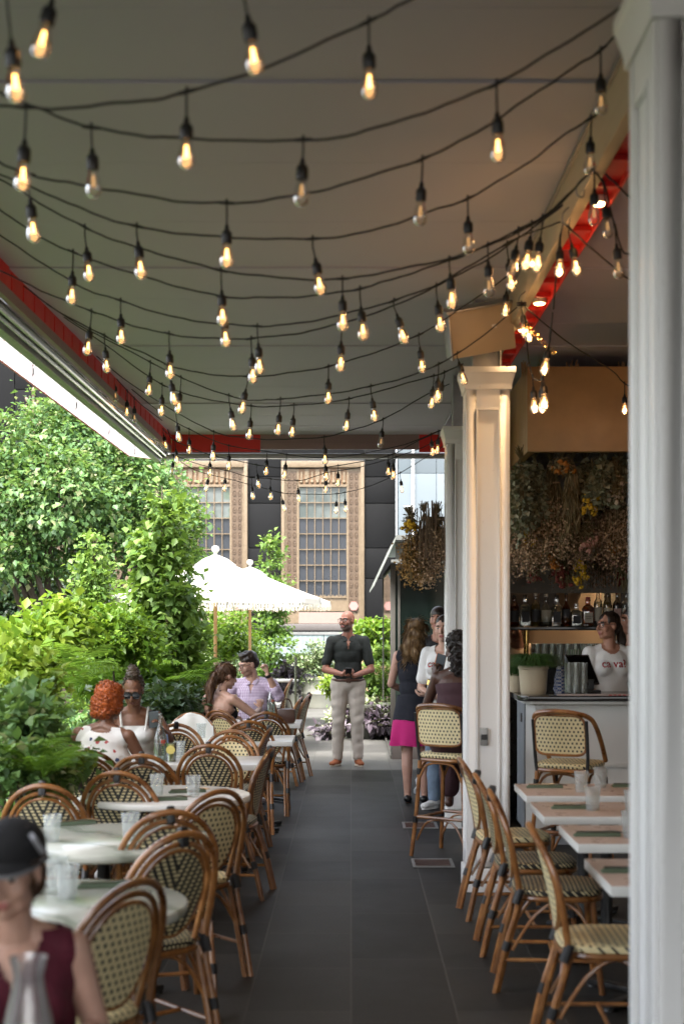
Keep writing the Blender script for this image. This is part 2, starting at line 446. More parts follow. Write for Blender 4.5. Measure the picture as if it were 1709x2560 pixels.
# the suspended tan fascia over the bar
mt['soffit'] = M('brown plaster soffit', (.38, .215, .088), .45, var=.45, scale=2.6, bump=.1, bscale=9, bdist=.01)
t = thing('bar_soffit', 'brown suspended panel above the bar from which dried flowers hang', 'soffit', (0, 0, 0))
b = MB(); b.box2((1.335, 10.78, 3.00), (4.4, 10.86, 3.645)); b.build('front_panel', mt['soffit'], t, bevel=.004)
b = MB(); b.box2((1.335, 10.861, 3.00), (1.40, 12.9, 3.64)); b.build('side_panel', mt['soffit'], t, bevel=.004)
b = MB(); b.box2((1.401, 10.861, 3.06), (4.4, 12.9, 3.10)); b.build('hanging_shelf', mt['dark'], t)
b = MB(); b.box2((1.135, 12.95, 1.97), (4.4, 13.05, CE-.02)); tag(b.build('bulkhead', mt['intwall']), 'dim brown bulkhead wall behind the hanging flowers', 'wall')

# ---- floor grilles
def grille(X0, X1, Y0, Y1, label):
    t = thing('floor_grille', label, 'floor grille', (0, 0, 0))
    m = MB(); m.box2((X0, Y0, .001), (X1, Y1, .006)); m.build('tray', mt['dark'], t)
    m = MB()
    for a, c in (((X0, Y0), (X1, Y0+.02)), ((X0, Y1-.02), (X1, Y1)), ((X0, Y0+.021), (X0+.02, Y1-.021)), ((X1-.02, Y0+.021), (X1, Y1-.021))):
        m.box2((*a, .007), (*c, .014))
    m.build('frame', mt['steeldull'], t)
    for k in range(5):
        y = Y0+.045+k*(Y1-Y0-.09)/4; m = MB(); m.box2((X0+.025, y-.011, .007), (X1-.025, y+.011, .012)); m.build('bar', M('worn bronze', (.16, .10, .08), .4, .7) if k == 0 else bpy.data.materials['worn bronze'], t)
grille(.43, .72, 9.86, 10.2, 'nearer of two slotted metal floor grilles at the foot of the middle column')
grille(.43, .72, 11.7, 12.05, 'farther of two slotted metal floor grilles, by the bar stool feet')

# ---- granite building across the way
Yb = 35.0
x = N('polished granite'); v = x.obj()
n1 = x.noise(90, 3, v, .7); n2 = x.noise(.7, 4, v, .6)
c = x.mix(n1, (.0036, .0037, .004), (.010, .0103, .011)); c = x.mix(.6, c, x.mix(n2, (.55, .55, .55), (1.5, 1.5, 1.5)), 'MULTIPLY')
mt['granite'] = x.set(c, x.math('MULTIPLY_ADD', n2, .2, .55), Specular_IOR_Level=.12)
x = N('gilded bronze'); v = x.obj()
n2 = x.noise(14, 4, v)
c = x.mix(n2, (.102, .072, .040), (.185, .136, .084)); x.bump(x.noise(60, 3, v), .4, .02)
mt['gilt'] = x.set(c, .5, .0)
mt['giltdark'] = M('gilt shadowed relief', (.16, .09, .045), .5, .2, var=.3)
mt['giltrelief'] = M('gilt relief', (.085, .055, .033), .5, .1, var=.35)
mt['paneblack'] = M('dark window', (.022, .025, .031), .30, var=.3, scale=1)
x = N('painted reflection window'); v = x.obj(); f = x.noise(1.1, 3, v)
c = x.ramp(f, [(.35, (.045, .058, .055)), (.48, (.11, .125, .12)), (.58, (.035, .065, .03)), (.7, (.17, .18, .175))])  # pale and green mottling paints the reflections into the glass colour
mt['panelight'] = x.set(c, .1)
mt['pinkstone'] = M('rosy sill stone', (.22, .16, .135), .6, var=.1)
b_root = thing('granite_building', 'black granite building with tall gilded art deco windows across the garden', 'building')
def XB(d): return (d-804.5)*Yb/FD
def ZB(d): return EYE-(d-1423)*Yb/FD
pitch = 267
ztop = 9.5
zw0, zw1 = ZB(1432), ZB(1058)
cen = [740-pitch*k for k in range(0, 6)]
wall = MB()
edges = []
for cx in cen: edges.append((cx-95, cx+95))
edges.sort()
gran = []
xs = [-600]+[q for e in edges for q in e]+[907]
for i in range(0, len(xs)-1, 2):
    X0, X1 = XB(xs[i]), XB(xs[i+1])
    z = -.1; rows = [ -.1, .55, 1.6, 2.75, 3.5, 4.6, 5.25, 6.35, 7.4, 8.4, ztop]
    for a, bz in zip(rows, rows[1:]):
        wall.box2((X0+.012, Yb, a+.011), (X1-.012, Yb+.5, bz-.011))
for (a, bq) in edges:
    wall.box2((XB(a)+.006, Yb, zw1+.15), (XB(bq)-.006, Yb+.5, ztop)); wall.box2((XB(a)+.006, Yb, -.1), (XB(bq)-.006, Yb+.5, zw0-.02))
wall.build('wall', mt['granite'], b_root, bevel=.006)
j = MB(); j.box2((XB(-600), Yb+.07, -.1), (XB(907), Yb+.16, ztop)); j.build('mortar', M('pale mortar', (.07, .07, .07), .8), b_root)
def deco_window(cx):
    X0, X1 = XB(cx-95), XB(cx+95); W = X1-X0
    fr = MB()
    fr.box2((X0, Yb-.10, zw0), (X0+.09, Yb+.02, zw1)); fr.box2((X1-.09, Yb-.10, zw0), (X1, Yb+.02, zw1)); fr.box2((X0+.091, Yb-.10, zw1-.16), (X1-.091, Yb+.02, zw1))
    win = fr.build('window', mt['gilt'], b_root, bevel=.015)
    s = MB()
    pa, pb = X0+.09, X0+.43; pc_, pd = X1-.43, X1-.09
    for (u, vv) in ((pa, pb), (pc_, pd)): s.box2((u+.001, Yb-.02, zw0+.02), (vv-.001, Yb+.015, zw1-.161))
    s.build('side_panel', mt['gilt'], win)
    for (u, vv) in ((pa, pb), (pc_, pd)):
        r = MB(); r.box2((u+.04, Yb-.023, zw0+.3), (vv-.05, Yb-.0205, zw1-.25))
        zz = zw0+.35
        while zz < zw1-.3:
            for f in (.32, .70):
                xx = u+(vv-u)*f
                r.tube([(xx+.052*cos(q*pi/3)*.75, Yb-.026, zz+.075*sin(q*pi/3)) for q in range(6)], .011, 5, closed=True); r.ball((xx, Yb-.022, zz), .018, 6, 4)
            zz += .205
        r.build('relief', mt['giltrelief'], win)
    s = MB(); s.box2((pa, Yb-.035, zw0+.02), (pa+.03, Yb-.021, zw1-.161)); s.box2((pb-.04, Yb-.035, zw0+.02), (pb, Yb-.021, zw1-.161)); s.box2((pc_, Yb-.035, zw0+.02), (pc_+.04, Yb-.021, zw1-.161)); s.box2((pd-.03, Yb-.035, zw0+.02), (pd, Yb-.021, zw1-.161)); s.build('moulding', mt['gilt'], win)
    # glazing with muntins: eight rows of six
    gx0, gx1 = pb, pc_; gz1, gz0 = ZB(1117), ZB(1368)
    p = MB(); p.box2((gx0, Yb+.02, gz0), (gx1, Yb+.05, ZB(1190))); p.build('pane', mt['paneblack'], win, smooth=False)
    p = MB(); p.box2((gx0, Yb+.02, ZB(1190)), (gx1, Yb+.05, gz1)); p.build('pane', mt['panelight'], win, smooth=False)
    m = MB()
    for k in range(7):
        xx = gx0+(gx1-gx0)*k/6; m.box2((xx-.009, Yb-.03, gz0), (xx+.009, Yb+.019, gz1))
    for k in range(8):
        zz = gz0+(gz1-gz0)*k/7; m.box2((gx0, Yb-.024, zz-.010), (gx1, Yb+.018, zz+.010))
    m.build('muntins', mt['gilt'], win)
    # head grille
    h = MB(); h.box2((gx0, Yb, gz1+.02), (gx1, Yb+.03, zw1-.162)); h.build('head_panel', mt['giltdark'], win)
    h = MB()
    n = 9
    for k in range(n):
        xx = gx0+(gx1-gx0)*(k+.5)/n
        h.box2((xx-.05, Yb-.04, gz1+.16), (xx+.05, Yb-.001, zw1-.2)) if k % 2 else h.box2((xx-.025, Yb-.04, gz1+.1), (xx+.025, Yb-.001, zw1-.26))
        h.ball((xx, Yb-.03, gz1+.12), .045, 8, 5)
    h.box2((gx0, Yb-.05, gz1+.0), (gx1, Yb-.0405+.04, gz1+.06)); h.build('head_ornament', mt['gilt'], win)
    s = MB(); s.box2((gx0, Yb-.02, ZB(1402)), (gx1, Yb+.04, gz0-.0))
    for k in range(12):
        xx = gx0+(gx1-gx0)*(k+.5)/12; s.prism([(xx-.045, 0), (xx+.045, 0), (xx, .09)], 0, .03, R=Rx(pi/2), c=(0, Yb-.02, gz0-.04))
    s.build('apron', mt['gilt'], win)
    s = MB(); s.box2((gx0, Yb-.04, zw0+.02), (gx1, Yb+.04, ZB(1404))); s.build('sill_panel', mt['pinkstone'], win)
    for xx in (X1-.26,):
        s = MB(); s.lathe([(.12, 0), (.12, .02)], 6, (xx, Yb-.05, zw0+.45), Rx(pi/2)); s.build('medallion', M('rose medallion', (.34, .17, .15), .5) if 'rose medallion' not in bpy.data.materials else bpy.data.materials['rose medallion'], win)
for cx in cen: deco_window(cx)
for xd in (78, 147, 78-pitch, 345):
    o = MB(); X = XB(xd); z0 = ZB(1000)
    o.box2((X-.03, Yb-.06, z0-1.5), (X+.03, Yb-.002, z0+1.0))
    for k in range(4):
        for sgn in (-1, 1): o.ball((X+sgn*.13, Yb-.05, z0+.25+k*.2), (.05, .03, .12), 8, 5, Ry(sgn*radians(35)))
    o.ball((X, Yb-.05, z0+1.08), (.05, .03, .12), 8, 5)
    o.build('wheat_ornament', mt['gilt'], b_root)
b = MB(); b.box2((XB(600), Yb-.55, ZB(1446)), (XB(905), Yb-.12, ZB(1431))); b.build('ledge', M('brown ledge', (.085, .075, .07), .5), b_root, bevel=.02)

# pale tower block to the right of it and the frosted glass screen below
x = N('pale blue facade'); v = x.obj()
c = x.mix(x.noise(.5, 3, v), (.095, .12, .135), (.13, .15, .165)); mt['palefacade'] = x.set(c, .25)
t = thing('pale_building', 'pale blue panelled building standing right of the granite one', 'building')
b = MB()
for k in range(8):
    for q in range(4):
        b.box2((1.12+k*.9, 33.6, 0+q*2.6), (1.12+k*.9+.89, 34.6, q*2.6+2.59))
b.build('wall', mt['palefacade'], t, bevel=.004)
b = MB(); b.tube([(1.46, 33.5, 0), (1.46, 33.5, 9)], .035, 8); b.tube([(1.25, 33.5, 6.4-2), (1.46, 33.5, 6.4-2)], .02, 6); b.build('drainpipe', mt['white'], t)
x = N('ribbed frosted glass'); v = x.obj(); sp = x.n('SeparateXYZ'); x.l(v, sp.inputs[0])
rb = x.math('FRACT', x.math('MULTIPLY', sp.outputs[0], 9)); c = x.mix(rb, (.17, .225, .225), (.23, .27, .27)); mt['frost'] = x.set(c, .25)
t = thing('glass_screen', 'pale frosted glass screen under the building ledge behind the planters', 'screen')
b = MB()
for k in range(5): b.box2((-2.6+k*1.0, 32.0, .02), (-2.6+k*1.0+.985, 32.03, 1.40))
b.build('glass_panel', mt['frost'], t); b = MB(); b.box2((-2.6, 31.98, 1.40), (2.4, 32.05, 1.46)); b.build('top_rail', mt['steeldull'], t)

# ---- green glass kiosk
mt['kioskgreen'] = M('dark green enamel', (.020, .032, .026), .3, var=.2)
mt['kioskframe'] = M('bronze grey frame', (.10, .095, .085), .45, .3, var=.15)
mt['kglass'] = glassy('kiosk glass', (.75, .86, .80), .80)
mt['kdark'] = M('dark green window', (.006, .011, .009), .12, var=.4, scale=1)
t = thing('kiosk', 'dark green glazed kiosk with slanted roof beside the standing man', 'kiosk')
Xk, Yk0, Yk1 = .487, 17.6, 22.0
b = MB(); b.box2((Xk+.02, Yk0, 0), (3.2, Yk0+.1, .42)); b.build('plinth', M('taupe plinth', (.10, .085, .08), .5), t, bevel=.01)
b = MB(); b.box2((Xk, Yk0-.02, .421), (Xk+.06, Yk0+.06, 2.42)); b.box2((Xk+.061, Yk0-.02, .421), (3.2, Yk0+.06, .47)); b.box2((Xk+.061, Yk0-.02, 2.36), (3.2, Yk0+.06, 2.42)); b.box2((Xk+.061, Yk0-.02, 1.24), (3.2, Yk0+.05, 1.29))
b.box2((Xk+.09, Yk0-.03, 1.30), (Xk+.12, Yk0-.021, 2.35)); b.box2((1.6, Yk0-.02, .471), (1.65, Yk0+.05, 2.359)); b.build('frame', mt['kioskframe'], t, bevel=.004)
b = MB(); b.box2((Xk+.061, Yk0+.0, .471), (3.2, Yk0+.03, 1.239)); b.build('lower_panel', mt['kioskgreen'], t)
b = MB(); b.box2((Xk+.061, Yk0+.0, 1.291), (3.2, Yk0+.03, 2.359)); b.build('window', mt['kdark'], t)
for k in range(4):
    y0 = Yk0+.08+k*1.09; b = MB(); b.box2((Xk+.01, y0, .05), (Xk+.02, y0+1.07, 2.36)); b.build('side_glass', mt['kglass'], t, smooth=False)
b = MB(); b.box2((Xk, Yk0+.061, 0), (Xk+.04, Yk1, .045)); b.box2((Xk, Yk0+.061, 2.361), (Xk+.05, Yk1, 2.42)); b.box2((Xk, Yk1, 0), (Xk+.05, Yk1+.05, 2.42)); b.build('side_frame', mt['kioskframe'], t)
b = MB(); V = [(Xk-.20, Yk0-.25, 2.18), (Xk+.06, Yk0-.25, 2.74), (Xk+.06, Yk1+.1, 2.74), (Xk-.20, Yk1+.1, 2.18)]
V += [(a, q, z-.03) for a, q, z in V]; b.add(V, [(0,1,2,3),(7,6,5,4),(0,4,5,1),(1,5,6,2),(2,6,7,3),(3,7,4,0)]); b.build('slanted_eave', M('aged zinc', (.33, .36, .33), .4, .4, var=.3, scale=5), t)
b = MB(); b.box2((Xk+.062, Yk0-.27, 2.70), (3.2, Yk1+.1, 2.76)); b.box2((Xk+.062, Yk0-.06, 2.43), (3.2, Yk0-.02, 2.69)); b.box2((Xk+.0, Yk0-.30, 2.425), (3.2, Yk0-.065, 2.46)); b.build('roof', M('zinc roof', (.20, .21, .20), .4, .4), t)
b = MB(); b.box2((3.2, Yk0, 0), (3.3, Yk1, 2.7)); b.box2((Xk+.3, Yk1-.1, 0), (3.2, Yk1, 2.7)); b.build('back_wall', mt['kioskgreen'], t)
# ================================================================== RATTAN CHAIRS, STOOLS, TABLES
x = N('rattan cane'); v = x.obj()
n1 = x.noise(9, 4, v, .6); n2 = x.noise(40, 3, x.scaled(v, (1, 1, .25)), .6)
c = x.ramp(n1, [(.25, (.11, .040, .012)), (.5, (.255, .108, .031)), (.72, (.39, .190, .062)), (.9, (.19, .072, .022))])
c = x.mix(.4, c, x.mix(n2, (.55, .5, .45), (1.3, 1.3, 1.3)), 'MULTIPLY')
rnd = x.n('ObjectInfo').outputs['Random']; c = x.mix(1.0, c, x.mix(rnd, (.62, .58, .55), (1.25, 1.2, 1.15)), 'MULTIPLY'); x.bump(n2, .12, .003)
mt['cane'] = x.set(c, x.math('MULTIPLY_ADD', n1, .25, .18), Coat_Weight=.4, Coat_Roughness=.15)
mt['wrap'] = M('black binding', (.012, .012, .013), .38, var=.3, scale=80, bump=.4, bscale=160, bdist=.002, stretch=(.3, .3, 3))
def weave(name, kind):
    x = N(name); uv = x.n('UVMap').outputs[0]; sp = x.n('SeparateXYZ'); x.l(uv, sp.inputs[0]); u, w_ = sp.outputs[0], sp.outputs[1]
    jit = x.noise(30, 2, uv)
    if kind == 'dots':
        px, py = .0285, .0262
        row = x.math('FLOOR', x.math('DIVIDE', w_, py))
        fu = x.math('FRACT', x.math('ADD', x.math('DIVIDE', u, px), x.math('MULTIPLY', x.math('FLOORED_MODULO', row, 2.0), .5)))
        fv = x.math('FRACT', x.math('DIVIDE', w_, py))
        dark = x.math('MULTIPLY', x.math('LESS_THAN', fu, .42), x.math('LESS_THAN', fv, .50))
        strand = x.math('ABSOLUTE', x.math('SINE', x.math('MULTIPLY', w_, pi/.0087)))
    elif kind == 'vee':
        a = x.math('SUBTRACT', x.math('ABSOLUTE', u), x.math('MULTIPLY', w_, .46))
        band = x.math('LESS_THAN', x.math('FRACT', x.math('DIVIDE', a, .0320)), .46)
        bars = x.math('LESS_THAN', x.math('FRACT', x.math('DIVIDE', w_, .0165)), .40)
        dark = x.math('MAXIMUM', band, bars)
        strand = x.math('ABSOLUTE', x.math('SINE', x.math('MULTIPLY', w_, pi/.0055)))
    else:      # close checker of the dark seats
        px, py = .020, .020
        row = x.math('FLOOR', x.math('DIVIDE', w_, py))
        fu = x.math('FRACT', x.math('ADD', x.math('DIVIDE', u, px), x.math('MULTIPLY', x.math('FLOORED_MODULO', row, 2.0), .5)))
        fv = x.math('FRACT', x.math('DIVIDE', w_, py))
        light = x.math('MULTIPLY', x.math('LESS_THAN', fu, .48), x.math('LESS_THAN', fv, .42))
        dark = x.math('SUBTRACT', 1.0, light)
        strand = x.math('ABSOLUTE', x.math('SINE', x.math('MULTIPLY', w_, pi/.0067)))
    cream = x.mix(jit, (.66, .55, .29), (.80, .69, .41))
    c = x.mix(dark, cream, (.016, .016, .014))
    x.bump(x.math('ADD', strand, x.math('MULTIPLY', dark, -.6)), .5, .002)
    return x.set(c, .42)
mt['dots'] = weave('cream weave', 'dots'); mt['vee'] = weave('chevron weave', 'vee'); mt['check'] = weave('dark seat weave', 'check')

def set_uv(me, fn):
    uv = me.uv_layers.new(name='UVMap')
    co = np.empty(len(me.vertices)*3); me.vertices.foreach_get('co', co); co = co.reshape(-1, 3)
    li = np.empty(len(me.loops), int); me.loops.foreach_get('vertex_index', li)
    uv.data.foreach_set('uv', fn(co[li]).ravel())
def yb(z): return -.185-.10*max(0, (z-.46)/.46)**1.25
def panel_mesh(outline, thick=.008, bow=.9, yoff=0):
    """a woven panel filling an outline of (x, z), bowed round the sitter's back"""
    n = len(outline); V = []; F = []
    cx = sum(p[0] for p in outline)/n; cz = sum(p[1] for p in outline)/n
    rings = 6
    for side in (0, 1):
        for k in range(1, rings+1):
            for (px, pz) in outline:
                X = cx+(px-cx)*k/rings; Z = cz+(pz-cz)*k/rings
                V.append((X, yb(Z)+bow*X*X+yoff+(thick if side else 0), Z))
        V.append((cx, yb(cz)+yoff+(thick if side else 0), cz))
    per = rings*n+1
    for side in (0, 1):
        o = side*per
        for i in range(n):
            j = (i+1) % n
            t = (o+per-1, o+i, o+j); F.append(t if side else t[::-1])
            for k in range(rings-1):
                q = (o+k*n+i, o+(k+1)*n+i, o+(k+1)*n+j, o+k*n+j); F.append(q if side else q[::-1])
    for i in range(n):
        j = (i+1) % n; a = (rings-1)*n
        F.append((a+i, a+j, per+a+j, per+a+i)[::-1])
    m = MB(); m.add(V, F); return m
def wrap_at(p, d, r=.019, l=.045):
    d = Vector(d).normalized(); p = Vector(p); m = MB()
    m.tube([p-d*l/2, p-d*l*.25, p, p+d*l*.25, p+d*l/2], r, 10); return m

def make_chair(kind, label, loc=(0,0,0), rz=0):
    t = thing('bistro_chair', label, 'chair', loc, rz, 'rattan bistro chairs')
    dark = kind == 'vee'; seatm = mt['check'] if dark else mt['dots']; backm = mt['vee'] if dark else mt['dots']
    r = .0138
    def bp(x, z, off=0): return Vector((x, yb(z)+.9*x*x+off, z))
    # outer hoop with the rear legs
    hoop = [Vector((-.195, -.275, 0)), Vector((-.190, -.225, .22)), Vector((-.190, -.165, .44))]
    for q in range(9):
        a = pi-q*pi/8
        hoop.append(bp(.207*cos(a)*(1.0), .690+.222*sin(a), -.012))
    hoop += [Vector((.190, -.165, .44)), Vector((.190, -.225, .22)), Vector((.195, -.275, 0))]
    MB().tube(hoop, r, 9, sub=4).build('back_hoop', mt['cane'], t)
    # inner hoop down to the seat
    inn = [Vector((-.140, -.150, .45))]+[bp(.172*cos(pi-q*pi/8), .690+.183*sin(pi-q*pi/8), -.004) for q in range(9)]+[Vector((.140, -.150, .45))]
    MB().tube(inn, .0115, 8, sub=4).build('inner_hoop', mt['cane'], t)
    ov = []
    for q in range(28):
        a = 2*pi*q/28
        sx = .142*cos(a)*(1+.10*sin(a)); ov.append((sx, .675+.170*sin(a)))
    MB().tube([bp(px*1.03, pz+.0, .0) for px, pz in ov], .0085, 7, closed=True).build('oval_frame', mt['cane'], t)
    me = panel_mesh(ov, yoff=-.004).mesh('back_panel'); set_uv(me, lambda c: np.stack([c[:,0], c[:,2]-.505], 1)); link('back_panel', me, backm, t)
    # seat
    so = []
    for q in range(40):
        a = 2*pi*q/40; ca, sa = cos(a), sin(a)
        so.append((.205*math.copysign(abs(ca)**.62, ca)*(1+.04*sa), .02+.205*math.copysign(abs(sa)**.62, sa)))
    m = MB(); V = []; F = []; n = len(so)
    prof = [(1.0, .452), (1.02, .462), (1.01, .474), (.96, .480), (.6, .477), (.25, .474)]
    for k, z in prof:
        for px, py in so: V.append((px*k, .02+(py-.02)*k, z))
    for i in range(len(prof)-1):
        for q in range(n): F.append((i*n+q, i*n+(q+1) % n, (i+1)*n+(q+1) % n, (i+1)*n+q))
    F.append(tuple((len(prof)-1)*n+q for q in range(n))); F.append(tuple(range(n))[::-1])
    m.add(V, F); me = m.mesh('seat'); set_uv(me, lambda c: np.stack([c[:,0], c[:,1]+(c[:,2]-.47)*1.0], 1)); link('seat', me, seatm, t)
    MB().tube([(px*.985, .02+(py-.02)*.985, .437) for px, py in so], .0135, 8, closed=True).build('seat_rim', mt['cane'], t)
    # legs
    for s in (-1, 1):
        MB().tube([(s*.198, .215, 0), (s*.182, .19, .22), (s*.170, .175, .425)], .0145, 8, sub=4).build('front_leg', mt['cane'], t)
        MB().tube([(s*.170, -.262, 0), (s*.163, -.21, .22), (s*.160, -.150, .425)], .0125, 8, sub=4).build('rear_leg', mt['cane'], t)
        MB().tube([(s*.187, .195, .20), (s*.185, .12, .36), (s*.18, .02, .425), (s*.185, -.09, .36), (s*.183, -.195, .20)], .0085, 7, sub=4).build('brace', mt['cane'], t)
        MB().tube([(s*.192, .205, .155), (s*.187, -.235, .155)], .0095, 7).build('stretcher', mt['cane'], t)
        wrap_at((s*.190, -.222, .22), (0, .1, .3)).build('binding', mt['wrap'], t)
        wrap_at((s*.190, -.168, .45), (0, .1, .3), .0205, .07).build('binding', mt['wrap'], t)
        wrap_at((s*.183, .188, .225), (0, -.05, .3), .017).build('binding', mt['wrap'], t)
    MB().tube([(-.187, .0, .155), (.187, .0, .155)], .0095, 7).build('stretcher', mt['cane'], t)
    MB().tube([(-.175, .185, .20), (-.10, .18, .37), (0, .178, .425), (.10, .18, .37), (.175, .185, .20)], .0085, 7, sub=4).build('brace', mt['cane'], t)
    MB().tube([(-.185, -.21, .20), (-.10, -.175, .37), (0, -.165, .425), (.10, -.175, .37), (.185, -.21, .20)], .0085, 7, sub=4).build('brace', mt['cane'], t)
    if dark:
        p0, p1 = bp(0, .930, -.014), bp(0, .868, .004); m = MB()
        m.box((p0+p1)/2, (.036, .036, .078), Rx(radians(-12))); m.build('top_strap', mt['wrap'], t, bevel=.012)
    return t
def place(src, xd, yd, face, label, top=.912, Y=None, group=None):
    """xd, yd: where the crown of the chair's hoop reads; face: heading of the sitter, degrees from +X"""
    s = (yd-1423)/(EYE-top); Yt = FD/s if Y is None else Y
    Xt = (xd-804.5)*Yt/FD
    a = radians(face-90)
    off = Rz(a) @ Vector((0, -.285, 0))
    return (Xt-off.x, Yt-off.y, 0), a
CH = {}
def chair(kind, xd, yd, face, label, Y=None):
    loc, a = place(None, xd, yd, face, label, Y=Y)
    if kind not in CH: CH[kind] = make_chair(kind, label, loc, a); return CH[kind]
    return dup(CH[kind], loc, a, label)
chair('vee', 420, 1912, 132, 'dark chevron bistro chair on the left directly behind the front dotted one')
chair('dots', 312, 2022, 146, 'cream dotted bistro chair nearest the camera on the left, beside the woman in the cap')
chair('vee', 392, 1862, 106, 'dark chevron bistro chair half hidden behind another chevron chair on the left of the aisle')
chair('dots', 503, 1815, 132, 'cream dotted bistro chair with its tall oval back seen askew by the round white table')
chair('vee', 97, 1802, 92, 'dark chevron bistro chair at the left edge above the black cap')
chair('vee', 268, 1772, 86, 'dark chevron bistro chair between the left edge chair and the round white table')
chair('vee', 325, 1733, 92, 'dark chevron bistro chair directly below the glass bottle and lemonade')
chair('vee', 478, 1710, 90, 'dark chevron bistro chair with the clearest V, behind the two tumblers')
chair('dots', 530, 1677, -90, 'cream dotted bistro chair facing the camera across the table with the lemonade')
chair('vee', 570, 1655, 96, 'dark chevron bistro chair behind the facing cream one at the third table')
chair('dots', 440, 1637, -86, 'cream dotted bistro chair with a white cloth over its back')
chair('vee', 610, 1635, 92, 'dark chevron bistro chair in front of the couple, beside the water bottle')
chair('vee', 200, 1722, 95, 'bistro chair of the woman with orange hair at the fern bed', Y=8.75)
chair('vee', 404, 1662, -70, 'bistro chair of the woman in sunglasses, only its hoop showing by the bottle', Y=11.0)
chair('vee', 690, 1592, 174, 'nearer of two bistro chairs seen edge on at the aisle beside the couple', Y=14.9)
chair('vee', 709, 1583, 170, 'farther of two bistro chairs seen edge on at the aisle beside the couple', Y=15.5)
chair('dots', 500, 1627, 55, 'bistro chair of the woman with the ponytail', Y=12.75)
chair('dots', 600, 1605, -110, 'bistro chair of the man in the checked shirt', Y=15.2)
chair('dots', 668, 1535, 178, 'lone bistro chair in side view by the thin steel post', Y=19.6)
chair('dots', 462, 1538, -80, 'leftmost of three far bistro chairs under the parasol against the shrubs', Y=18.6)
chair('dots', 505, 1534, -95, 'middle of three far bistro chairs under the parasol against the shrubs', Y=19.2)
chair('dots', 548, 1530, -100, 'rightmost of three far bistro chairs under the parasol, behind the ponytail', Y=19.0)
# the right-hand row, backs to the aisle
chair('dots', 1056, 1742, 4, 'farthest cream seated bistro chair of the row backing onto the aisle by the column', Y=8.3)
chair('vee', 1092, 1780, 0, 'dark seated bistro chair second from the far end of the right row', Y=7.45)
chair('vee', 1126, 1815, -4, 'dark seated bistro chair second from the front of the right row', Y=6.75)
chair('dots', 1218, 1895, -2, 'cream seated bistro chair frontmost of the right row', Y=5.62)
chair('vee', 618, 1705, 176, 'dark bistro chair seen side on at the aisle end of the square table', Y=10.6)
chair('vee', 620, 1765, 172, 'dark bistro chair at the aisle behind the round white table', Y=8.9)

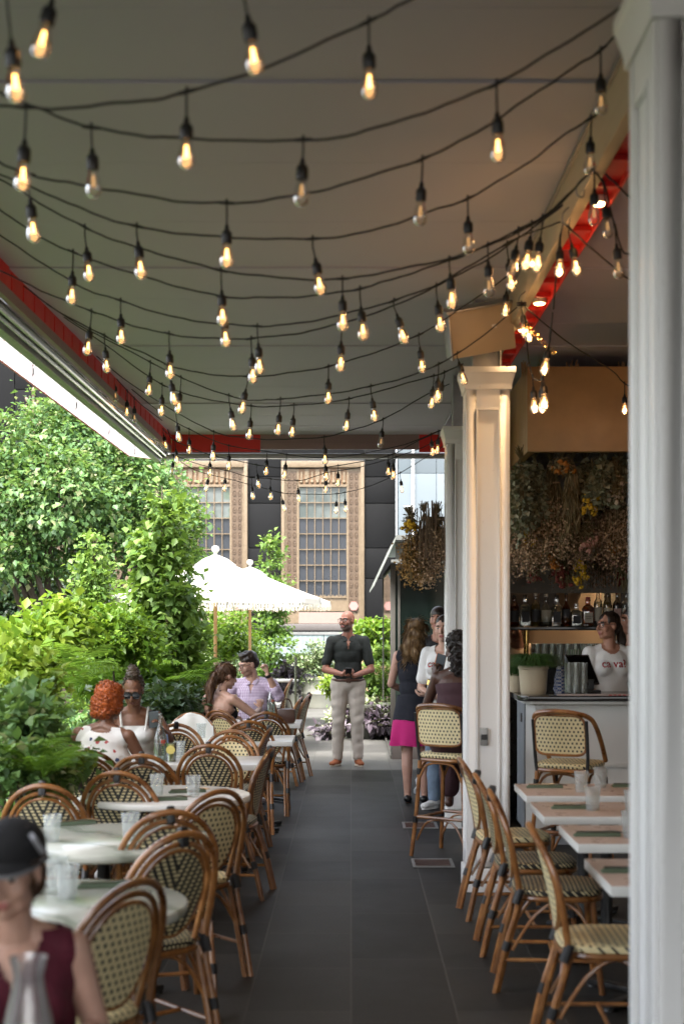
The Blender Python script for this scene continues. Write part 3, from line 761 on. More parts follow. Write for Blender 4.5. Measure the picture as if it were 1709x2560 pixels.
# ---- bar stools
def make_stool(label, loc, rz):
    t = thing('bar_stool', label, 'bar stool', loc, rz, 'rattan bar stools')
    def ys(z): return -.19-.05*max(0, (z-.76)/.34)
    def bp(x, z, off=0): return Vector((x, ys(z)+.75*x*x+off, z))
    out = []
    for q in range(36):
        a = 2*pi*q/36; ca, sa = cos(a), sin(a)
        out.append((.178*math.copysign(abs(ca)**.35, ca), .945+.125*math.copysign(abs(sa)**.4, sa)+(.012*(1-(ca)**2) if sa > 0 else 0)))
    n = len(out); V = []; F = []; rings = 5
    for side in (0, 1):
        for k in range(1, rings+1):
            for px, pz in out:
                X = px*k/rings; Z = .945+(pz-.945)*k/rings
                V.append(bp(X, Z, -.003+(.008 if side else 0)))
        V.append(bp(0, .945, -.003+(.008 if side else 0)))
    per = rings*n+1
    for side in (0, 1):
        o = side*per
        for i in range(n):
            j = (i+1) % n; tt = (o+per-1, o+i, o+j); F.append(tt if side else tt[::-1])
            for k in range(rings-1):
                q = (o+k*n+i, o+(k+1)*n+i, o+(k+1)*n+j, o+k*n+j); F.append(q if side else q[::-1])
    m = MB(); m.add(V, F); me = m.mesh('back_panel'); set_uv(me, lambda c: np.stack([c[:,0], c[:,2]], 1)); link('back_panel', me, mt['dots'], t)
    MB().tube([bp(px*1.02, pz+(.004 if pz > .945 else -.004)) for px, pz in out], .010, 8, closed=True).build('panel_frame', mt['cane'], t)
    hoop = [Vector((-.205, .12, .76)), Vector((-.215, .02, .88)), Vector((-.215, -.10, 1.01)), Vector((-.195, -.17, 1.07)), bp(-.13, 1.10, -.008), bp(0, 1.112, -.012), bp(.13, 1.10, -.008), Vector((.195, -.17, 1.07)), Vector((.215, -.10, 1.01)), Vector((.215, .02, .88)), Vector((.205, .12, .76))]
    MB().tube(hoop, .0165, 9, sub=5).build('arm_hoop', mt['cane'], t)
    for s in (-1, 1):
        MB().tube([(s*.178, -.170, .70), bp(s*.188, .80, -.006), bp(s*.190, 1.05, -.006)], .0125, 8, sub=4).build('back_post', mt['wrap'], t)
    so = []
    for q in range(36):
        a = 2*pi*q/36; ca, sa = cos(a), sin(a)
        so.append((.20*math.copysign(abs(ca)**.5, ca), .20*math.copysign(abs(sa)**.5, sa)))
    V = []; F = []; n = len(so); prof = [(1.0, .725), (1.03, .738), (1.02, .752), (.96, .760), (.3, .755)]
    for k, z in prof:
        for px, py in so: V.append((px*k, py*k, z))
    for i in range(len(prof)-1):
        for q in range(n): F.append((i*n+q, i*n+(q+1) % n, (i+1)*n+(q+1) % n, (i+1)*n+q))
    F.append(tuple((len(prof)-1)*n+q for q in range(n))); F.append(tuple(range(n))[::-1])
    m = MB(); m.add(V, F); me = m.mesh('seat'); set_uv(me, lambda c: np.stack([c[:,0], c[:,1]+c[:,2]], 1)); link('seat', me, mt['dots'], t)
    MB().tube([(px*.98, py*.98, .708) for px, py in so], .014, 8, closed=True).build('seat_rim', mt['cane'], t)
    for sx in (-1, 1):
        for sy in (-1, 1):
            MB().tube([(sx*.225, sy*.215, 0), (sx*.195, sy*.185, .36), (sx*.178, sy*.170, .70)], .0155, 8, sub=4).build('leg', mt['cane'], t)
            wrap_at((sx*.182, sy*.174, .62), (-sx*.03, -sy*.03, 1), .019).build('binding', mt['wrap'], t)
            wrap_at((sx*.204, sy*.194, .27), (-sx*.03, -sy*.03, 1), .019).build('binding', mt['wrap'], t)
        MB().tube([(sx*.20, -.19, .28), (sx*.20, .19, .28)], .012, 8).build('footrest', mt['cane'], t)
        MB().tube([(sx*.185, -.178, .56), (sx*.182, -.10, .675), (sx*.182, .10, .675), (sx*.185, .178, .56)], .0095, 7, sub=4).build('brace', mt['cane'], t)
    for sy in (-1, 1):
        MB().tube([(-.20, sy*.19, .29), (.20, sy*.19, .29)], .012, 8).build('footrest', mt['cane'], t)
        MB().tube([(-.178, sy*.185, .56), (-.10, sy*.182, .675), (.10, sy*.182, .675), (.178, sy*.185, .56)], .0095, 7, sub=4).build('brace', mt['cane'], t)
        MB().tube([(-.195, sy*.185, .12), (-.10, sy*.182, .26), (.10, sy*.182, .26), (.195, sy*.185, .12)], .0085, 7, sub=4).build('brace', mt['cane'], t)
    return t
st0 = make_stool('cream woven bar stool between the two columns with the seated woman on it', (.745, 10.42, 0), radians(-34))
dup(st0, (1.50, 9.72, 0), radians(-30), 'cream woven bar stool standing empty at the white bar front')
dup(st0, (2.16, 9.75, 0), radians(-4), 'bar stool at the bar mostly hidden by the nearest column')

# ---- tables
x = N('pale marble'); v = x.obj()
n1 = x.noise(3, 8, v, .65); wv = x.n('TexWave', wave_type='BANDS', bands_direction='DIAGONAL'); x.l(v, wv.inputs[0]); wv.inputs['Scale'].default_value = 1.6; wv.inputs['Distortion'].default_value = 9; wv.inputs['Detail'].default_value = 4
c = x.ramp(wv.outputs['Fac'], [(.0, (.30, .33, .27)), (.25, (.47, .49, .42)), (1, (.56, .57, .50))]); c = x.mix(.4, c, x.mix(n1, (.7, .7, .66), (1.1, 1.1, 1.1)), 'MULTIPLY')
mt['marble'] = x.set(c, .16)
mt['toptan'] = M('blush table top', (.44, .345, .29), .30, var=.05, scale=5)
mt['topwhite'] = M('white table top', (.74, .73, .70), .22, var=.04, scale=4)
mt['ironblack'] = M('black iron', (.014, .014, .014), .45, var=.2)
def base(t, h=.71, w=.27):
    m = MB()
    for a in range(4):
        R = Rz(a*pi/2+pi/4); m.box(R @ Vector((w*.62, 0, .03)), (w*1.1, .05, .025), R); m.lathe([(.02, 0), (.025, .006), (.02, .017)], 10, R @ Vector((w*1.12, 0, 0)))
    m.build('foot', mt['ironblack'], t, bevel=.006)
    MB().lathe([(.045, .03), (.032, .06), (.030, h-.08), (.04, h-.06), (.04, h-.0)], 16).build('pedestal', mt['ironblack'], t)
    m = MB(); m.box((0, 0, h-.0045), (w*1.2, .06, .008)); m.box((0, 0, h-.0145), (.06, w*1.2, .009)); m.build('top_bracket', mt['ironblack'], t)
def round_table(X, Y, r, label, top):
    t = thing('round_table', label, 'table', (X, Y, 0), 0, 'round tables')
    MB().lathe([(r-.012, .711), (r-.002, .716), (r, .724), (r, .742), (r-.003, .747), (r-.009, .750)], 72).build('tabletop', top, t, ang=50); base(t); return t
def square_table(X0, X1, Y0, Y1, label, top, edge=None, grp='square tables', rz=0):
    cx, cy = (X0+X1)/2, (Y0+Y1)/2
    t = thing('square_table', label, 'table', (cx, cy, 0), rz, grp)
    m = MB(); m.box((0, 0, .730), (X1-X0, Y1-Y0, .04)); o = m.build('tabletop', [top, edge] if edge else top, t, bevel=.003)
    if edge:
        for p in o.data.polygons: p.material_index = 0 if p.normal.z > .6 else 1
    base(t); return t
round_table(-1.02, 4.88, .46, 'pale marble round table nearest the camera beside the woman in the cap', mt['marble'])
round_table(-1.10, 6.34, .48, 'pale marble round table second from the front with two tumblers at its rims', mt['marble'])
round_table(-1.02, 7.93, .46, 'white round table with a bright window glare and two tumblers', mt['topwhite'])
square_table(-1.28, -.605, 9.56, 10.18, 'white square table with its corner at the aisle, below the couple', mt['topwhite'])
square_table(-2.0, -1.295, 9.56, 10.18, 'white table of the two women with the bottle and lemonade', mt['topwhite'])
square_table(-1.17, -.47, 11.4, 12.02, 'white square table beyond the facing cream chair', mt['topwhite'])
square_table(-1.18, -.475, 13.3, 13.92, 'white square table of the couple with the water bottle', mt['topwhite'])
square_table(-1.6, -.82, 16.4, 17.0, 'white square table with the brown bag, beyond the couple', mt['topwhite'])
mt['topedge'] = M('table edge', (.70, .70, .66), .35, var=.05)
for k, (y0, y1, x0, lab) in enumerate([(7.86, 8.45, .968, 'blush topped square table farthest back in the right row'), (7.03, 7.60, .952, 'blush topped square table third from the front in the right row'),
                     (6.17, 6.74, .983, 'blush topped square table second from the front in the right row'), (5.19, 5.79, .948, 'blush topped square table nearest in the right row, cut by the column')]):
    square_table(x0, x0+.72, y0, y1, lab, mt['toptan'], mt['topedge'], 'blush square tables on the right')
    # the far chairs of the row, behind the column
t = thing('round_table', 'small white side table standing in the shrubs behind the couple', 'table', P(640, 1500, 20).xy.to_3d())
MB().lathe([(.26, .86), (.27, .865), (.27, .885), (.26, .89)], 30).build('tabletop', mt['topwhite'], t); MB().lathe([(.16, 0), (.16, .02), (.03, .04), (.03, .86)], 16).build('pedestal', mt['ironblack'], t)

# ---- glasses, bottles and napkins on the tables
x = N('cut glass'); v = x.obj()
tr = x.n('BsdfTransparent'); tr.inputs[0].default_value = (.93, .95, .94, 1); gl = x.n('BsdfGlossy'); gl.inputs['Roughness'].default_value = .12; gl.inputs[0].default_value = (.9, .92, .92, 1)
df = x.n('BsdfTranslucent'); df.inputs[0].default_value = (.85, .87, .86, 1)
sp = x.n('SeparateXYZ'); x.l(v, sp.inputs[0]); an = x.math('ARCTAN2', sp.outputs[1], sp.outputs[0])
d1 = x.math('SINE', x.math('ADD', x.math('MULTIPLY', an, 9.0), x.math('MULTIPLY', sp.outputs[2], 330.0))); d2 = x.math('SINE', x.math('SUBTRACT', x.math('MULTIPLY', an, 9.0), x.math('MULTIPLY', sp.outputs[2], 330.0)))
h = x.math('MULTIPLY', d1, d2); bm_ = x.n('Bump'); bm_.inputs['Strength'].default_value = .9; bm_.inputs['Distance'].default_value = .004; x.l(h, bm_.inputs['Height']); x.l(bm_.outputs[0], gl.inputs['Normal'])
m1 = x.n('MixShader'); m1.inputs[0].default_value = .22; x.l(gl.outputs[0], m1.inputs[1]); x.l(df.outputs[0], m1.inputs[2])
m2 = x.n('MixShader'); x.l(x.math('MULTIPLY_ADD', x.math('GREATER_THAN', h, .0), .26, .14), m2.inputs[0]); x.l(tr.outputs[0], m2.inputs[1]); x.l(m1.outputs[0], m2.inputs[2]); x.l(m2.outputs[0], x.out.inputs[0])
mt['cutglass'] = x.m
tumb = MB().lathe([(.0305, 0), (.033, .004), (.034, .03), (.0385, .085), (.043, .118), (.0405, .118), (.036, .085), (.031, .012)], 20).mesh('tumbler')
def tumbler(loc, label, grp='cut glass tumblers'):
    o = link('tumbler', tumb, mt['cutglass']); o.location = loc; o.rotation_euler = (0, 0, random.random()); return tag(o, label, 'glass', grp)
def on(xd, yd, z=.7505):
    Y = (EYE-z)*FD/(yd-1423); return Vector(((xd-804.5)*Y/FD, Y, z))
T = [(120, 1930, 'tumbler at the left of the second marble table, by the black cap'), (299, 1925, 'tumbler on the second marble table beside the hidden chevron chair'),
     (130, 2040, 'farther of two touching tumblers on the nearest marble table'), (155, 2060, 'nearer of two touching tumblers on the nearest marble table'),
     (360, 1824, 'left tumbler on the white round table'), (443, 1828, 'right tumbler on the white round table standing in the glare'),
     (462, 1692, 'tumbler in front of the cream chair with the white cloth'), (412, 1738, 'tumbler just right of the glass of lemonade'),
     (585, 1627, 'tumbler beside the water bottle of the couple')]
for a, b, l in T: tumbler(on(a, b), l)
for a, b, l in [(1332, 1816, 'left of two tumblers on the farthest blush table'), (1376, 1806, 'right of two tumblers on the farthest blush table'),
                (1358, 1858, 'tumbler on the third blush table from the front'), (1448, 1866, 'tumbler on the third blush table by the column edge'), (1444, 1920, 'tumbler on the second blush table by the column edge')]:
    o = tumbler(on(a, b), l, 'cut glass tumblers')
mt['napkin'] = M('sage napkin', (.10, .135, .085), .85, var=.15, bump=.3, bscale=50)
mt['cutlery'] = M('cutlery', (.6, .6, .58), .2, 1, var=.05)
def napkin(p, rz, label, L=.21):
    t = thing('napkin_roll', label, 'napkin', p, rz, 'green napkins with cutlery')
    m = MB(); m.box((0, 0, .005), (L, .036, .010)); m.box((.004, .003, .0128), (L*.96, .026, .005)); m.build('napkin', mt['napkin'], t, bevel=.004)
    MB().tube([(-L*.44, .004, .019), (L*.1, .004, .019), (L*.3, .004, .022), (L*.62, .004, .014)], .0045, 6, sub=3).build('fork', mt['cutlery'], t)
for a, b, rz, l in [(430, 1818, .3, 'green napkin behind the right tumbler of the round white table'), (385, 1836, .25, 'green napkin at the front of the round white table'),
                    (170, 1892, .5, 'green napkin beside the left tumbler of the second marble table'), (345, 1945, -.1, 'green napkin at the right of the second marble table'),
                    (245, 2035, .2, 'green napkin on the nearest marble table')]: napkin(on(a, b), rz, l)
for a, b, l in [(1248, 1807, 'green napkin with fork on the farthest blush table'), (1310, 1855, 'green napkin with fork on the third blush table'),
                (1368, 1918, 'green napkin with fork on the second blush table'), (1440, 2001, 'green napkin with fork on the nearest blush table'), (1443, 1805, 'green napkin at the far right of the farthest blush table')]: napkin(on(a, b), 0, l)
mt['clear'] = glassy('clear bottle', (.93, .97, .96), .86)
mt['water'] = glassy('water', (.90, .95, .94), .80, body=(.7, .76, .74))
mt['redprint'] = M('red print', (.60, .06, .03), .5)
def carafe(p, label):
    t = thing('water_bottle', label, 'bottle', p, 0, 'clear water bottles')
    MB().lathe([(.038, 0), (.043, .006), (.043, .14), (.040, .17), (.022, .225), (.0145, .25), (.0135, .30), (.016, .302), (.016, .312), (.0125, .312)], 20, cap=False).build('glass', mt['clear'], t)
    MB().lathe([(.037, .004), (.0405, .008), (.0405, .12), (.0405, .1201)], 18).build('water', mt['water'], t)
    MB().lathe([(.010, .312), (.013, .314), (.013, .325), (.010, .328)], 12).build('stopper', mt['steeldull'], t)
    m = MB()
    for k in range(3): m.box(Rz(.5+k*.28) @ Vector((.0437, 0, .135)), (.001, .008, .026), Rz(.5+k*.28))
    m.box(Rz(.75) @ Vector((.0437, 0, .112)), (.001, .024, .003), Rz(.75))
    m.build('print', mt['redprint'], t); t.rotation_euler.z = radians(-100)
    return t
carafe(on(368, 1745), 'clear water bottle with red print before the woman in sunglasses')
carafe(on(621, 1637), 'clear water bottle with red print before the man in the checked shirt')
t = thing('lemonade_glass', 'tall glass of cloudy lemonade with a lemon slice and straw', 'glass', on(393, 1747))
MB().lathe([(.030, 0), (.033, .004), (.036, .13), (.034, .13), (.031, .006)], 20, cap=False).build('glass', mt['clear'], t)
MB().lathe([(.028, .005), (.0305, .008), (.033, .118), (.0325, .119)], 18).build('lemonade', M('lemonade', (.72, .62, .22), .3, var=.12, scale=25, Subsurface_Weight=.2), t)
MB().tube([(-.01, 0, .02), (-.03, .005, .19)], .004, 6).build('straw', M('blue straw', (.12, .2, .35), .5), t)
MB().lathe([(.030, 0), (.030, .006)], 18, (.0, -.036, .085), Rx(pi/2)).build('lemon_slice', M('lemon slice', (.78, .66, .20), .4, var=.2, scale=40), t)
# brown bag on the far table, white cloth over a chair, a glass carafe in the near corner
t = thing('handbag', 'small brown leather bag lying on the far table', 'bag', P(648, 1640, 15.0).xy.to_3d()+Vector((0, 0, .751)))
t.location = on(655, 1662)+Vector((0, .15, 0))
mt['leather'] = M('brown leather', (.07, .028, .016), .4, var=.3, bump=.3)
MB().box((0, 0, .07), (.17, .09, .14)).build('body', mt['leather'], t, bevel=.03); MB().tube([(-.06, 0, .13), (-.03, 0, .22), (.03, 0, .22), (.06, 0, .13)], .007, 6, sub=4).build('handle', mt['leather'], t)
ch = [o for o in C.objects if o.get('label', '').startswith('cream dotted bistro chair with a white cloth')][0]
m = MB(); V = []; F = []; nx, nz = 13, 12
for i in range(nx):
    for j in range(nz):
        u = -1+2*i/(nx-1); tt = j/(nz-1)*2-1
        X = u*.19; zt = .945-.11*u*u-.004
        drop = abs(tt)*.30
        z = zt-drop*(1 if tt < 0 else .9)+(.012 if abs(tt) < .15 else 0)
        y = yb(min(z, .9))+.9*X*X-.012+(.036*math.copysign(min(1, abs(tt)*4), tt))+.008*sin(u*9+tt*2)
        V.append((X*(1+.05*abs(tt)), y, z))
for i in range(nx-1):
    for j in range(nz-1): F.append((i*nz+j, (i+1)*nz+j, (i+1)*nz+j+1, i*nz+j+1))
m.add(V, F); o = m.build('draped_cloth', M('white cotton', (.72, .72, .70), .9, var=.05, bump=.4, bscale=14, bdist=.02)); o.location = ch.location; o.rotation_euler = ch.rotation_euler
md = o.modifiers.new('t', 'SOLIDIFY'); md.thickness = .006; md = o.modifiers.new('s', 'SUBSURF'); md.levels = 1; md.render_levels = 1
tag(o, 'white cotton jacket draped over the back of a cream chair', 'cloth')
t = round_table(-.95, 3.0, .36, 'nearest marble table in front of the woman in the cap, almost out of frame', mt['marble'])
pt = P(66, 2350, 3.02); 
o = MB().lathe([(.048, 0), (.055, .01), (.058, .06), (.050, .12), (.034, .19), (.031, .215), (.040, .255), (.0385, .255), (.029, .215), (.048, .12), (.056, .06), (.05, .012)], 26, cap=False).build('glass_carafe', glassy('carafe glass', (.94, .92, .92), .84, .08, body=(.75, .73, .72)))
o.location = (pt.x, 3.02, .7505); tag(o, 'clear waisted glass carafe in front of the maroon top, out of focus', 'carafe')
# ================================================================== STRING LIGHTS
x = N('bulb glass'); _t = x.n('BsdfTransparent'); _t.inputs[0].default_value = (1, .97, .92, 1); _g = x.n('BsdfGlossy'); _g.inputs['Roughness'].default_value = .03
_tl = x.n('BsdfTranslucent'); _tl.inputs[0].default_value = (.9, .8, .66, 1); _lw = x.n('LayerWeight'); _lw.inputs[0].default_value = .3; _m1 = x.n('MixShader'); _m1.inputs[0].default_value = .035; x.l(_t.outputs[0], _m1.inputs[1]); x.l(_tl.outputs[0], _m1.inputs[2])
_m2 = x.n('MixShader'); x.l(x.math('MINIMUM', x.math('MULTIPLY_ADD', _lw.outputs['Fresnel'], .8, .05), .9), _m2.inputs[0]); x.l(_m1.outputs[0], _m2.inputs[1]); x.l(_g.outputs[0], _m2.inputs[2]); x.l(_m2.outputs[0], x.out.inputs[0]); mt['bulb'] = x.m
mt['fil_on'] = glow('filament lit', (1.0, .46, .115), 1.8)
mt['fil_off'] = glow('filament dim', (1.0, .55, .22), .12)
g_sock = MB().lathe([(.004, 0), (.007, -.004), (.0085, -.018), (.0165, -.026), (.0185, -.032), (.0185, -.060), (.0165, -.066), (.0155, -.066)], 14).mesh('socket')
g_bulb = MB().lathe([(.0125, -.064), (.0135, -.072), (.0185, -.090), (.0225, -.108), (.0235, -.120), (.0215, -.134), (.0150, -.144), (.006, -.1485), (.001, -.149)], 16, cap=False).mesh('bulb')
fm = MB()
for k in range(4):
    a = k*pi/2+.4; fm.tube([(.003*cos(a), .003*sin(a), -.082), (.0052*cos(a), .0052*sin(a), -.116)], .0016, 5)
g_fil = fm.mesh('filament')
for me, m in ((g_sock, 'blackp'), (g_bulb, 'bulb')): me.materials.append(mt[m])
g_fil_on = g_fil; g_fil_off = g_fil.copy(); g_fil_on.materials.append(mt['fil_on']); g_fil_off.materials.append(mt['fil_off'])
lrng = random.Random(5)
LAMP = bpy.data.lights.new('bulb_light', 'POINT'); LAMP.energy = .028; LAMP.color = (1, .50, .19); LAMP.shadow_soft_size = .014
LAMP2 = LAMP.copy(); LAMP2.energy = .11
LAMP3 = LAMP.copy(); LAMP3.energy = .42
def zs(ymin, h=1.44): return FD*h/(1423-ymin)
def string_light(label, pts, Y0, Y1, bulbs, drop=None, r=.0042):
    """pts: where the cord reads; Y0, Y1: its real depth at the first and the last point"""
    t = thing('string_light', label, 'string light', (0, 0, 0), 0, 'string lights under the ceiling')
    x0, x1 = pts[0][0], pts[-1][0]
    W_ = [P(x, y, Y0+(Y1-Y0)*(x-x0)/(x1-x0)) for x, y in pts]
    path = crom(W_, 6); ph_ = lrng.uniform(0, 6)
    path = [p+Vector((0, 0, .0022*sin(i*.8+ph_)+.0012*sin(i*1.9+ph_*2))) for i, p in enumerate(path)]; m = MB(); m.tube(path, r, 6)
    xs_ = [p.x*FD/p.y+804.5 for p in path]
    for b in bulbs:
        xd = b[0]; on_ = b[1] if len(b) > 1 else 1
        i = min(range(len(xs_)-1), key=lambda k: abs(xs_[k]-xd)) if True else 0
        j = i+1 if xs_[min(i+1, len(xs_)-1)] > xd >= xs_[i] else max(0, i-1)
        f = 0 if xs_[j] == xs_[i] else max(0, min(1, (xd-xs_[i])/(xs_[j]-xs_[i])))
        p = path[i].lerp(path[j], f)
        d = (path[j]-path[i]).normalized() if j != i else Vector((1, 0, 0))
        m.tube([p-d*.028, p-d*.012, p+d*.012, p+d*.028], lambda q: .0062 if .2 < q < .8 else .0048, 6)
        m.tube([p+Vector((0, 0, -.004)), p+Vector((0, 0, .014))], .0045, 6)
        L = lrng.uniform(.055, .085)*(b[2] if len(b) > 2 else 1); tilt = Vector((lrng.gauss(.02, .10), lrng.uniform(-.12, .12), -1)).normalized()
        e = p+Vector((0, 0, -.004)); e2 = p+tilt*L+Vector((tilt.x*-.02, 0, 0))
        m.tube([e, e.lerp(e2, .4)+Vector((-tilt.x*.02, 0, 0)), e2], .0034, 5, sub=3)
        s = link('lamp_socket', g_sock, None, t); s.location = e2
        s.rotation_euler = Vector((0, 0, -1)).rotation_difference(tilt).to_euler()
        o = link('glass_bulb', g_bulb, None, s); o = link('filament', g_fil_on if on_ else g_fil_off, None, s)
        if on_:
            q = bpy.data.objects.new('bulb_light', LAMP3 if 'bar panel' in label or 'short string' in label else LAMP2 if xd > 1150 else LAMP); C.objects.link(q); q.parent = s; q.location = (0, 0, -.112)
    m.build('cord', mt['cord'], t)
    return t
string_light('nearest string of bulbs, crossing only the top left corner', [(-60, -150), (15, -40), (135, -75), (330, -40), (555, -60), (760, -130)], 3.3, 3.6, [(15, 1, 1.7), (135,), (555, 1, 1.4)])
string_light('string rising steeply to the top edge, with a bulb just right of centre', [(-120, 230), (0, 242), (120, 249), (290, 235), (425, 213), (640, 142), (845, 48), (940, 0), (1060, -70)], 3.9, 4.0, [(60, 1, 1.3), (428,), (845,)], 0)
string_light('string sagging across below the steep one to the capital of the nearest column', [(-80, 175), (0, 213), (90, 250), (210, 292), (340, 312), (450, 318), (695, 323), (840, 300), (1000, 248), (1130, 195), (1280, 110), (1440, 5)], 4.2, 4.3, [(210, 0), (695, 0), (1138,)])
string_light('string passing left of the unlit bulb below the beam, fourth from the camera', [(-60, 335), (0, 372), (66, 400), (150, 418), (250, 435), (400, 460), (520, 466), (640, 455), (780, 425), (965, 365), (1090, 305), (1200, 232), (1300, 165), (1372, 118), (1432, 60)], 4.8, 4.9, [(64, 1, 1.3), (520,), (968, 0), (1376, 0)])
string_light('fifth string ending at the beam with mostly unlit bulbs', [(-60, 370), (0, 400), (110, 445), (210, 488), (314, 520), (440, 538), (560, 546), (715, 548), (850, 530), (970, 490), (1072, 455), (1200, 380), (1290, 312), (1362, 265)], 5.35, 5.5, [(314,), (717,), (1072, 0), (1368, 0)])
string_light('sixth string gathered at the first hook on the beam', [(-40, 392), (0, 410), (90, 465), (195, 522), (290, 560), (400, 592), (508, 620), (640, 637), (785, 640), (900, 620), (1010, 598), (1110, 566), (1240, 505), (1310, 440), (1360, 385)], 5.85, 5.75, [(195,), (507,), (785,), (1030,), (1118, 0)])
string_light('seventh string gathered at the first hook on the beam', [(-40, 445), (0, 480), (80, 535), (168, 580), (290, 622), (400, 655), (510, 680), (600, 683), (720, 678), (825, 662), (900, 640), (1000, 608), (1090, 575), (1170, 535), (1240, 500), (1320, 430)], 6.3, 5.9, [(168,), (510,), (825,), (1188, 0, .8), (1218, 1, .8), (1243,)])
string_light('eighth string with a bulb beside the heater', [(-40, 515), (0, 540), (100, 605), (190, 660), (277, 690), (390, 725), (480, 740), (588, 748), (680, 742), (790, 720), (900, 690), (998, 655), (1090, 610), (1170, 560), (1290, 470)], 6.9, 6.3, [(277,), (590,), (903,), (1000,)])
string_light('ninth string ending on the knot over the heater', [(-40, 600), (60, 650), (130, 682), (210, 713), (290, 742), (385, 766), (480, 776), (575, 776), (680, 765), (780, 742), (900, 703), (1000, 655), (1100, 595), (1200, 540), (1285, 510)], 7.3, 6.4, [(210,), (388,), (576,), (783,), (1162, 1, .9)])
string_light('tenth string crossing in front of the heater', [(55, 655), (120, 705), (238, 770), (320, 806), (400, 842), (480, 858), (568, 864), (660, 856), (755, 840), (860, 808), (960, 768), (1060, 705), (1160, 635), (1200, 600)], 8.1, 8.0, [(240,), (387,), (568,), (753,), (960,), (1162,)])
string_light('eleventh string ending at the capital of the middle column', [(95, 690), (200, 755), (345, 830), (415, 866), (525, 908), (580, 918), (643, 915), (745, 905), (850, 886), (940, 862), (1005, 835), (1080, 790), (1185, 705)], 9.2, 8.3, [(345,), (415,), (525,), (643,), (850,), (1005,), (1048, 1, .7)])
string_light('twelfth string dipping between the middle of the ceiling and the far column', [(130, 715), (240, 790), (372, 882), (470, 914), (576, 931), (674, 930), (800, 915), (900, 888), (1000, 860), (1062, 835)], 9.6, 9.1, [(372,), (576,), (674,), (800,), (994, 1, .8), (1018, 1, .8)])
string_light('thirteenth string in front of the red end fascia', [(190, 790), (300, 880), (404, 945), (490, 990), (560, 1004), (640, 1008), (743, 1002), (810, 985), (878, 962), (960, 915), (1030, 880)], 11.0, 10.6, [(404,), (490,), (743,), (878, 0)])
string_light('fourteenth string below the red end fascia', [(300, 890), (360, 940), (434, 985), (525, 1022), (612, 1035), (657, 1042), (745, 1050), (860, 1035), (940, 1015), (1015, 985)], 12.6, 12.0, [(434,), (525,), (612,), (657,), (745,), (988, 1, .7), (1005, 1, .7)])
string_light('fifteenth string hanging before the gilded windows', [(385, 985), (400, 1010), (480, 1042), (588, 1066), (680, 1075), (775, 1068), (890, 1045), (960, 1010), (1015, 985)], 14.0, 13.2, [(402,), (482,), (588,), (775,), (890, 1, .6), (900,)])
string_light('sixteenth string hanging low before the gilded windows', [(392, 1040), (440, 1060), (520, 1080), (577, 1095), (620, 1098), (682, 1103), (748, 1085), (830, 1070), (900, 1050), (960, 1030), (1018, 1000)], 14.9, 14.2, [(398, 0), (482, 1, 1.6), (518,), (577,), (620,), (682,), (748,), (907,)])
string_light('last and lowest string at the far end of the roof', [(392, 1040), (440, 1075), (520, 1098), (600, 1118), (645, 1130), (720, 1134), (790, 1130), (860, 1110), (917, 1084), (975, 1050), (1020, 1020)], 15.6, 15.2, [(645,), (772,), (790,), (917,)])
# along the left edge, hanging from the gutter
string_light('string of mostly unlit bulbs running along the gutter at the left edge', [(-20, 560), (15, 600), (55, 645), (95, 690), (155, 745), (205, 790), (265, 865), (310, 915), (372, 965)], 8.0, 13.5, [(15, 0), (56,), (73, 0), (96, 0), (155,), (176, 0), (207, 1), (232,), (262, 0), (292,), (308, 0)])
string_light('string of small bulbs low along the gutter to the far corner', [(60, 690), (98, 715), (150, 765), (207, 825), (233, 850), (262, 880), (324, 930), (345, 955), (358, 970), (385, 995)], 9.3, 15.2, [(99, 0), (142, 0), (207, 0), (233, 0), (324, 0), (345, 0), (358, 0), (374, 1)])
# right of the beam
string_light('short string hanging right of the beam behind the nearest column', [(1360, 388), (1368, 400), (1385, 425), (1400, 485), (1424, 570), (1450, 590), (1500, 640)], 5.75, 6.2, [(1362, 0), (1384, 0), (1410, 0)])
string_light('string falling to the right behind the nearest column from the first hook', [(1370, 385), (1400, 410), (1450, 460), (1540, 520)], 5.8, 5.6, [(1530,)])
string_light('string fanning right from the second hook', [(1288, 510), (1345, 560), (1420, 625), (1460, 650), (1540, 690)], 6.4, 6.8, [(1303,), (1530,)])
string_light('string dropping straight to the knot above the bar panel', [(1268, 708), (1272, 660), (1281, 560), (1290, 512)], 7.2, 6.5, [(1284, 1, .9)])
string_light('string looping under the knot with two bulbs before the bar panel', [(1195, 700), (1205, 760), (1212, 830), (1222, 866), (1235, 872), (1245, 860), (1258, 790), (1266, 715)], 8.0, 7.2, [(1187,), (1221, 1, .7), (1245, 1, .7), (1241, 1, .5), (1261,)])
string_light('string running across the brown bar panel to the glowing bulb', [(1195, 695), (1250, 745), (1330, 805), (1400, 848), (1432, 880), (1480, 895)], 8.0, 10.5, [(1180, 1, .7), (1431,)])
